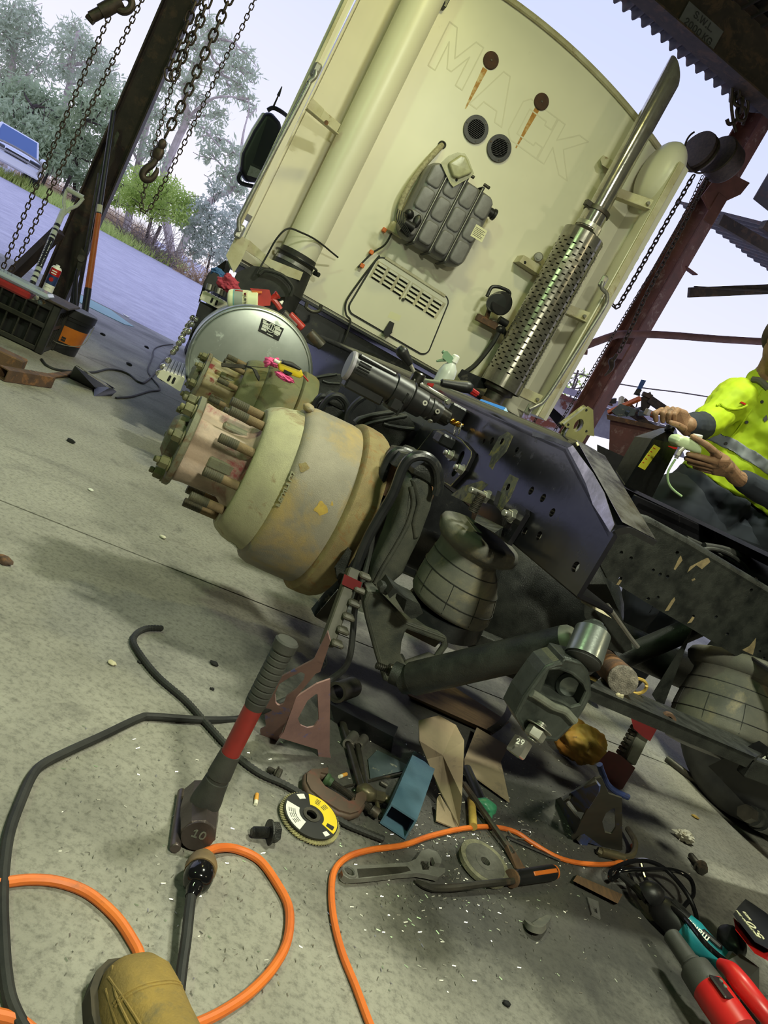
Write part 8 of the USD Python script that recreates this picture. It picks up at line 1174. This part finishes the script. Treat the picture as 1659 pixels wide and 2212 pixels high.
part(ct, 'belt_hook', blob(G(1580, 2035, .05), (.03, .045, .03), .15, 2, 3, 3), M['black_plastic']); part(ct, 'screw_hole', cyl(G(1598, 2112, .098), G(1599, 2114, .104), .006, n=12), M['red'])
# ================================================================ the worker at right
PF = 2.5
def jp(x, y, f=PF): return Fq(x, y, f)
def limb(*js):
    """hull chain over joints (point, radius)"""
    out = []
    sp = lambda p, r: m3.Manifold.sphere(r, 20).translate(list(map(float, p)))
    for (a, ra), (b, rb) in zip(js, js[1:]): out.append(m3.Manifold.batch_hull([sp(a, ra), sp(b, rb)]))
    return out
def fuse(ms, ref=.02, it=8): 
    m = m3.Manifold.batch_boolean(ms, m3.OpType.Add).refine_to_length(ref); k = m.to_mesh(); t = trimesh.Trimesh(np.array(k.vert_properties[:, :3], float), np.array(k.tri_verts), process=True); trimesh.smoothing.filter_taubin(t, iterations=it); return t
def wrinkle(t, amp, fr, seed): v = np.array(t.vertices); n = np.array(t.vertex_normals); t.vertices = v+n*((meshkit.fbm(v*fr+seed, 3, seed)-.5)*2*amp)[:, None]; return t
def clip(ms, planes): 
    m = m3.Manifold.batch_boolean(ms, m3.OpType.Add)
    for n, d in planes: m = m.trim_by_plane(list(map(float, n)), float(d))
    return m
neck, chest, belly, pelvis = jp(1662, 818, 2.56), jp(1640, 905, 2.58), jp(1572, 1012, 2.6), jp(1498, 1098, 2.62)
shR, shL = jp(1588, 862, 2.58), jp(1735, 962, 2.54); elR, wrR = jp(1520, 920, 2.45), jp(1487, 917, 2.30); elL, wrL = jp(1715, 1098, 2.34), jp(1588, 1030, 2.22); head = jp(1702, 745, 2.5)
pz = tc(pelvis); hipR, hipL = T(pz[0]-.09, pz[1]-.02, pz[2]-.04), T(pz[0]+.12, pz[1]+.02, pz[2]-.04); knR, knL = T(pz[0]-.06, pz[1]-.1, .48), T(pz[0]+.2, pz[1]-.02, .48); anR, anL = T(pz[0]-.02, pz[1]+.02, .1), T(pz[0]+.28, pz[1]+.12, .1)
pc = (hipR+hipL)/2; chestL = chest+RT*.13+UP*-.02; chest0 = jp(1632, 930, 2.58)
sc2 = lambda x, y: (1390+x/4.533, 860+y/4.533)
def hj(x, y, f): return Fq(*sc2(x, y), f)
FR_ = .0105
rh_ = []
for (k, m_, t_), f in zip((((180, 118), (112, 150), (122, 214)), ((232, 108), (190, 150), (190, 222)), ((285, 112), (246, 158), (244, 228)), ((330, 118), (298, 160), (300, 215))), (2.26, 2.25, 2.245, 2.25)): rh_ += limb((hj(*k, f+.03), FR_+.001), (hj(*m_, f-.005), FR_), (hj(*t_, f+.0), FR_-.0015))
rh_ += limb((hj(395, 300, 2.27), .013), (hj(335, 262, 2.235), .0105), (hj(268, 240, 2.225), .009))
sph = lambda p, r: m3.Manifold.sphere(r, 16).translate(list(map(float, p)))
rh_.append(m3.Manifold.batch_hull([sph(hj(195, 122, 2.3), .011), sph(hj(330, 122, 2.29), .012), sph(hj(400, 150, 2.29), .013), sph(hj(395, 270, 2.29), .014), sph(hj(420, 320, 2.31), .02), sph(hj(440, 240, 2.32), .02)])); rh_ += limb((hj(425, 280, 2.31), .026), (wrR, .029), (elR, .042))
lh_ = []
for (k, m_, t_), f in zip((((700, 620), (570, 580), (440, 548)), ((690, 660), (560, 625), (420, 590)), ((690, 690), (575, 662), (450, 630)), ((700, 720), (610, 702), (505, 672))), (2.17, 2.185, 2.20, 2.215)): lh_ += limb((hj(*k, f+.0), FR_+.002), (hj(*m_, f-.004), FR_+.0005), (hj(*t_, f+.006), FR_-.0015))
lh_ += limb((hj(730, 560, 2.17), .015), (hj(620, 460, 2.155), .012), (hj(480, 378, 2.165), .0095))
lh_.append(m3.Manifold.batch_hull([sph(hj(690, 520, 2.19), .012), sph(hj(680, 610, 2.17), .013), sph(hj(690, 720, 2.21), .013), sph(hj(800, 610, 2.19), .019), sph(hj(830, 720, 2.21), .021)])); lh_ += limb((hj(810, 665, 2.2), .028), (wrL, .029), (elL, .045))
pe = thing('person', 'worker in a yellow high visibility shirt holding a white reservoir and a black canister', 'person', T(pz[0]+.15, pz[1], 0))
hd_m = [m3.Manifold.sphere(.095, 32).scale([.82, 1.0, 1.22]).translate(list(map(float, head)))]+limb((head-UP*.07-FW*.035, .05), (head-UP*.10-FW*.05, .036))+limb((neck-UP*.02, .06), (head-UP*.06+FW*.01, .055))
torso = limb((neck, .07), (chest0, .14), (belly, .145), (pc, .15))+limb((shR, .075), (chest0, .13), (shL, .075))
legs = limb((hipR, .1), (knR, .068), (anR, .05))+limb((hipL, .1), (knL, .068), (anL, .05))
armR, armL = limb((shR, .06), (elR, .045)), limb((shL, .06), (elL, .048))
mk('skin', (158, 122, 94), (136, 102, 78), sc=26, rough=.6, rust=(84, 66, 54), rsc=30, rlo=.54, rhi=.66, bump=.2, bsc=300)
bodyt = fuse(hd_m+torso+legs+armR+armL+rh_+lh_, .006, 6); part(pe, 'body', bodyt, M['skin'], 'skin of face and work stained hands', smooth=True)
fc_ = -FW
part(pe, 'hair', blob(head+UP*.035+FW*.02, (.088, .105, .1), .05, 2, 2, 3, TA), mat('hair_brown', (66, 52, 44), rough=.9), 'short brown hair'); part(pe, 'beard', blob(head-UP*.085-FW*.05, (.06, .05, .05), .15, 3, 4, 3, TA), LOOKS['hair_brown'])
for s in (-1, 1): part(pe, 'ear', blob(head+RT*s*.08+UP*-.01, (.012, .02, .032), 0, 1, 1, 2, TA), M['skin']); part(pe, 'eye', blob(head+RT*s*.033-FW*.083+UP*.012, (.013, .008, .009), 0, 1, 1, 2, TA), M['white_plastic'])
part(pe, 'nose', hull([head-FW*.092+UP*.015, head-FW*.118-UP*.03, head-FW*.09-UP*.035+RT*.018, head-FW*.09-UP*.035-RT*.018]), M['skin'], smooth=60); part(pe, 'mouth', rbox(head-FW*.092-UP*.06, (.045, .008, .009), TA, .003), M['skin'])
mk('hivis', (172, 196, 12), (152, 176, 12), sc=6, rough=.75, rust=(150, 156, 40), rsc=5, rlo=.56, rhi=.72); mk('navy', (42, 48, 60), (34, 38, 48), sc=6, rough=.85); mk('reflective', (132, 136, 144), (112, 116, 124), sc=14, rough=.45); mk('collar_grey', (88, 86, 80), rough=.8)
ax_t = unit(chest0-pc)                                                      # along the spine
def shirt(g): return limb((neck-UP*.035, .078+g), (chest0, .158+g), (belly, .165+g), (pc, .175+g))+limb((belly+RT*.1, .15+g), (hipL+RT*.16+UP*.1, .2+g))+limb((pc-RT*.06, .17+g), (pc, .17+g))+limb((shR, .086+g), (chest0, .14+g), (shL, .086+g))
def sleeve(sh, el, g): return limb((sh, .088+g), (sh*.45+el*.55, .068+g), (el, .058+g))
sb_p = Fq(1545, 1040, 2.43); lo = sb_p@ax_t
def tri(m, ref, it, amp, fr, seed): return wrinkle(fuse([m], ref, it), amp, fr, seed)
yel = clip(shirt(0)+sleeve(shR, elR, 0)+sleeve(shL, elL, 0), [(ax_t, lo)]); ys = part(pe, 'shirt', tri(yel, .01, 3, .02, 11, 3), M['hivis'], 'yellow high visibility work shirt', smooth=True)
part(pe, 'lower_shirt', tri(clip(shirt(.001), [(-ax_t, -lo)]), .011, 3, .02, 10, 4), M['navy'], 'navy lower half of the shirt', smooth=True)
m_hi, m_lo = Fq(1520, 952, 2.42)@ax_t, Fq(1504, 972, 2.42)@ax_t; mid_ = Fq(1585, 960, 2.42)@ax_t
part(ys, 'reflective_band', tri(clip(shirt(.005), [(ax_t, mid_-.022), (-ax_t, -(mid_+.03))]), .01, 3, .02, 11, 3), M['reflective'], 'grey reflective band round the chest', smooth=True)
def cuff(sh, el, wr, g): return limb((sh*.05+el*.95, .055+g), (el, .055+g), (el*.5+wr*.5, .05+g), (wr*.86+el*.14, .043+g))
for a, b, c in ((shR, elR, wrR), (shL, elL, wrL)): part(pe, 'sleeve', tri(m3.Manifold.batch_boolean(cuff(a, b, c, 0), m3.OpType.Add), .01, 4, .006, 14, 6), M['navy'], 'navy sleeve end', smooth=True)
part(pe, 'trousers', tri(m3.Manifold.batch_boolean(limb((pc, .18), (pc-UP*.06, .175))+limb((pc, .17), (hipL+RT*.2+UP*.04, .19))+limb((pc-RT*.07, .175), (pc, .17))+limb((hipR, .112), (knR, .085), (anR+UP*.02, .075))+limb((hipL+RT*.04, .13), (knL, .085), (anL+UP*.02, .075)), m3.OpType.Add), .016, 4, .007, 8, 9), M['navy'], 'dark navy work trousers', smooth=True)
for a in (anR, anL): part(pe, 'boot', blob(V(a[0], a[1], .05)-FW*.05, (.05, .13, .05), .05, 1, 2, 3, TA), M['boot_tan'])
def surf(x, y, lift=.003):
    """first hit of a sight line on the shirt"""
    o, d = CAM, ray(x, y); loc, *_ = trimesh.ray.ray_triangle.RayMeshIntersector(SH).intersects_location([o], [d]); 
    if not len(loc): return Fq(x, y, 2.4)
    return loc[np.argmin(np.linalg.norm(loc-o, axis=1))]-d*lift
SH = trimesh.util.concatenate([fuse([yel], .02, 4)])
for x, y in ((1613, 912), (1568, 958), (1646, 868)): p = surf(x, y); part(ys, 'button', cyl(p, p-ray(x, y)*.004, .0065, n=16), M['black_plastic'])
part(ys, 'placket', tube([surf(x, y, .0) for x, y in [(1650, 835), (1632, 872), (1610, 905), (1588, 935), (1560, 962)]], .003, 6), M['hivis']); part(ys, 'pocket_flap', tube([surf(x, y, .001) for x, y in [(1548, 876), (1556, 872), (1566, 880), (1582, 884), (1600, 882), (1614, 876)]], .0045, 6), M['hivis'], 'pocket flap edge'); part(ys, 'pocket_tag', hull([surf(x, y, l) for x, y in [(1598, 869), (1602, 867), (1612, 872), (1609, 875)] for l in (.002, .006)]), M['red'], 'small red pocket tag'); part(ys, 'collar', tube([surf(x, y, .004) for x, y in [(1626, 820), (1640, 822), (1652, 832), (1660, 840)]], .014, 8), M['collar_grey'], 'grey collar'); part(ys, 'fold', tube([surf(x, y, -.003) for x, y in [(1540, 890), (1522, 920), (1508, 945)]], .006, 6), M['hivis'])
part(ys, 'clip', hull([surf(x, y, l) for x, y in [(1648, 905), (1656, 896), (1659, 906), (1652, 912)] for l in (.004, .01)]), M['black_plastic'])
# what he holds
cz_ = lambda pts, f: [Fq(1300+a/2.646, 760+b/2.646, f) for a, b in pts]
can = thing('canister', 'tall black plastic canister held by its cap on the right rail', 'canister', Fq(1360, 1060, 2.3)); mk('can_black', (16, 18, 18), (22, 24, 24), sc=6, rough=.16, rough2=.3)
cpts = cz_([(288, 496), (300, 500), (128, 768), (140, 776)], 2.24)+cz_([(190, 484), (186, 492), (78, 684), (82, 692)], 2.36)+cz_([(432, 520), (440, 530), (280, 850), (270, 856)], 2.33)+cz_([(330, 500), (180, 790)], 2.46)
part(can, 'can_body', hull(cpts), M['can_black'], smooth=25); tp = cz_([(288, 496), (300, 498)], 2.245)+cz_([(190, 484)], 2.36)+cz_([(432, 520), (430, 510)], 2.33)+cz_([(345, 434), (356, 440)], 2.36)+cz_([(398, 438), (400, 448)], 2.33); part(can, 'can_shoulder', hull(tp), M['can_black'], smooth=25)
cn0, cn1 = Fq(1300+382/2.646, 760+452/2.646, 2.32), Fq(1300+396/2.646, 760+425/2.646, 2.32); part(can, 'cap', lathe([(0, .017), (np.linalg.norm(cn1-cn0), .017)], cn0, cn1-cn0, 20), M['black_plastic']); part(can, 'base_line', tube(cz_([(82, 690), (135, 765), (272, 850)], 2.24), .003, 6, 0) if False else tube([cz_([(80, 680)], 2.36)[0]-FW*.002, cz_([(130, 757)], 2.24)[0]-FW*.002, cz_([(274, 838)], 2.33)[0]-FW*.002], .002, 6, 0), M['can_black'])
n1_ = unit(np.cross(cpts[8]-cpts[0], cpts[2]-cpts[0])); n1_ = n1_ if n1_@(CAM-cpts[0]) > 0 else -n1_
def onplane(x, y, o, n, l=.001): d = ray(x, y); return CAM+d*(((o-CAM)@n)/(d@n))+n*l
cvh, cfh = hull(cpts); CH = trimesh.Trimesh(cvh, cfh)
def onmesh(x, y, lift):
    loc, *_ = trimesh.ray.ray_triangle.RayMeshIntersector(CH).intersects_location([CAM], [ray(x, y)]); return loc[np.argmin(np.linalg.norm(loc-CAM, axis=1))]-ray(x, y)*lift
lbq = [onmesh(1300+a/2.646, 760+b/2.646, .004) for a, b in [(300, 530), (336, 550), (246, 676), (208, 656)]]; mk('label_yellow', (206, 200, 60), rough=.5); lp_ = part(can, 'label', hull(np.vstack([lbq, [p-n1_*.001 for p in lbq]])), M['label_yellow'], 'yellow printed label', False)
le1, le2 = unit(lbq[1]-lbq[0]), unit(lbq[3]-lbq[0]); part(lp_, 'print', cat([bar(lbq[0]+le2*(.012+.016*k)+le1*.006+n1_*.0006, lbq[0]+le2*(.012+.016*k)+le1*(.02 if k % 2 else .027)+n1_*.0006, .003, .0006, n1_, .0001) for k in range(5)]), M['red'], smooth=False)
rv = thing('fluid_reservoir', 'pale green white reservoir bottle with a red tap and clear hose in his left hand', 'bottle', hj(450, 450, 2.18)); rpg = poly([tc(hj(a, b, 2.165))[[0, 2]] for a, b in [(316, 445), (322, 410), (350, 378), (400, 372), (480, 400), (545, 440), (576, 490), (570, 550), (500, 535), (420, 505), (340, 475)]]).buffer(-.003).buffer(.003, 6); mk('res_white', (206, 220, 180), (188, 204, 164), sc=8, rough=.35)
part(rv, 'reservoir', soft_slab(rpg, 2.16, .06, .012, 4), M['res_white'], smooth=50); part(rv, 'cap', cyl(hj(498, 374, 2.2), hj(520, 352, 2.2), .017, n=24, bev=.002) if False else lathe([(0, .017), (.01, .0175), (.012, .015)], hj(525, 388, 2.2), hj(535, 352, 2.2)-hj(525, 388, 2.2), 24), M['white_plastic'], 'white cap'); part(rv, 'tap_body', cat(cyl(hj(385, 490, 2.155), hj(345, 530, 2.15), .0085, n=14), cyl(hj(352, 522, 2.15), hj(332, 560, 2.15), .0105, n=6), cyl(hj(334, 556, 2.15), hj(318, 590, 2.15), .007, n=12)), M['zinc'], 'bright metal tap'); part(rv, 'tap_lever', hull([hj(a, b, f) for a, b in [(240, 466), (244, 474), (300, 500), (330, 500), (334, 484), (300, 478)] for f in (2.14, 2.15)]), M['red'], 'red tap lever')
mk('hose_clear', (178, 208, 158), rough=.25, trans=.2); zh = lambda x, y: Fq(1150+x/3.26, 800+y/3.26, 2.15); part(rv, 'clear_hose', tube([zh(1008, 625), zh(985, 660), zh(958, 710), zh(952, 760), zh(966, 808), (zh(1000, 848)), zh(1050, 886)], .0042, 10), M['hose_clear'], 'clear green hose hanging from the tap')
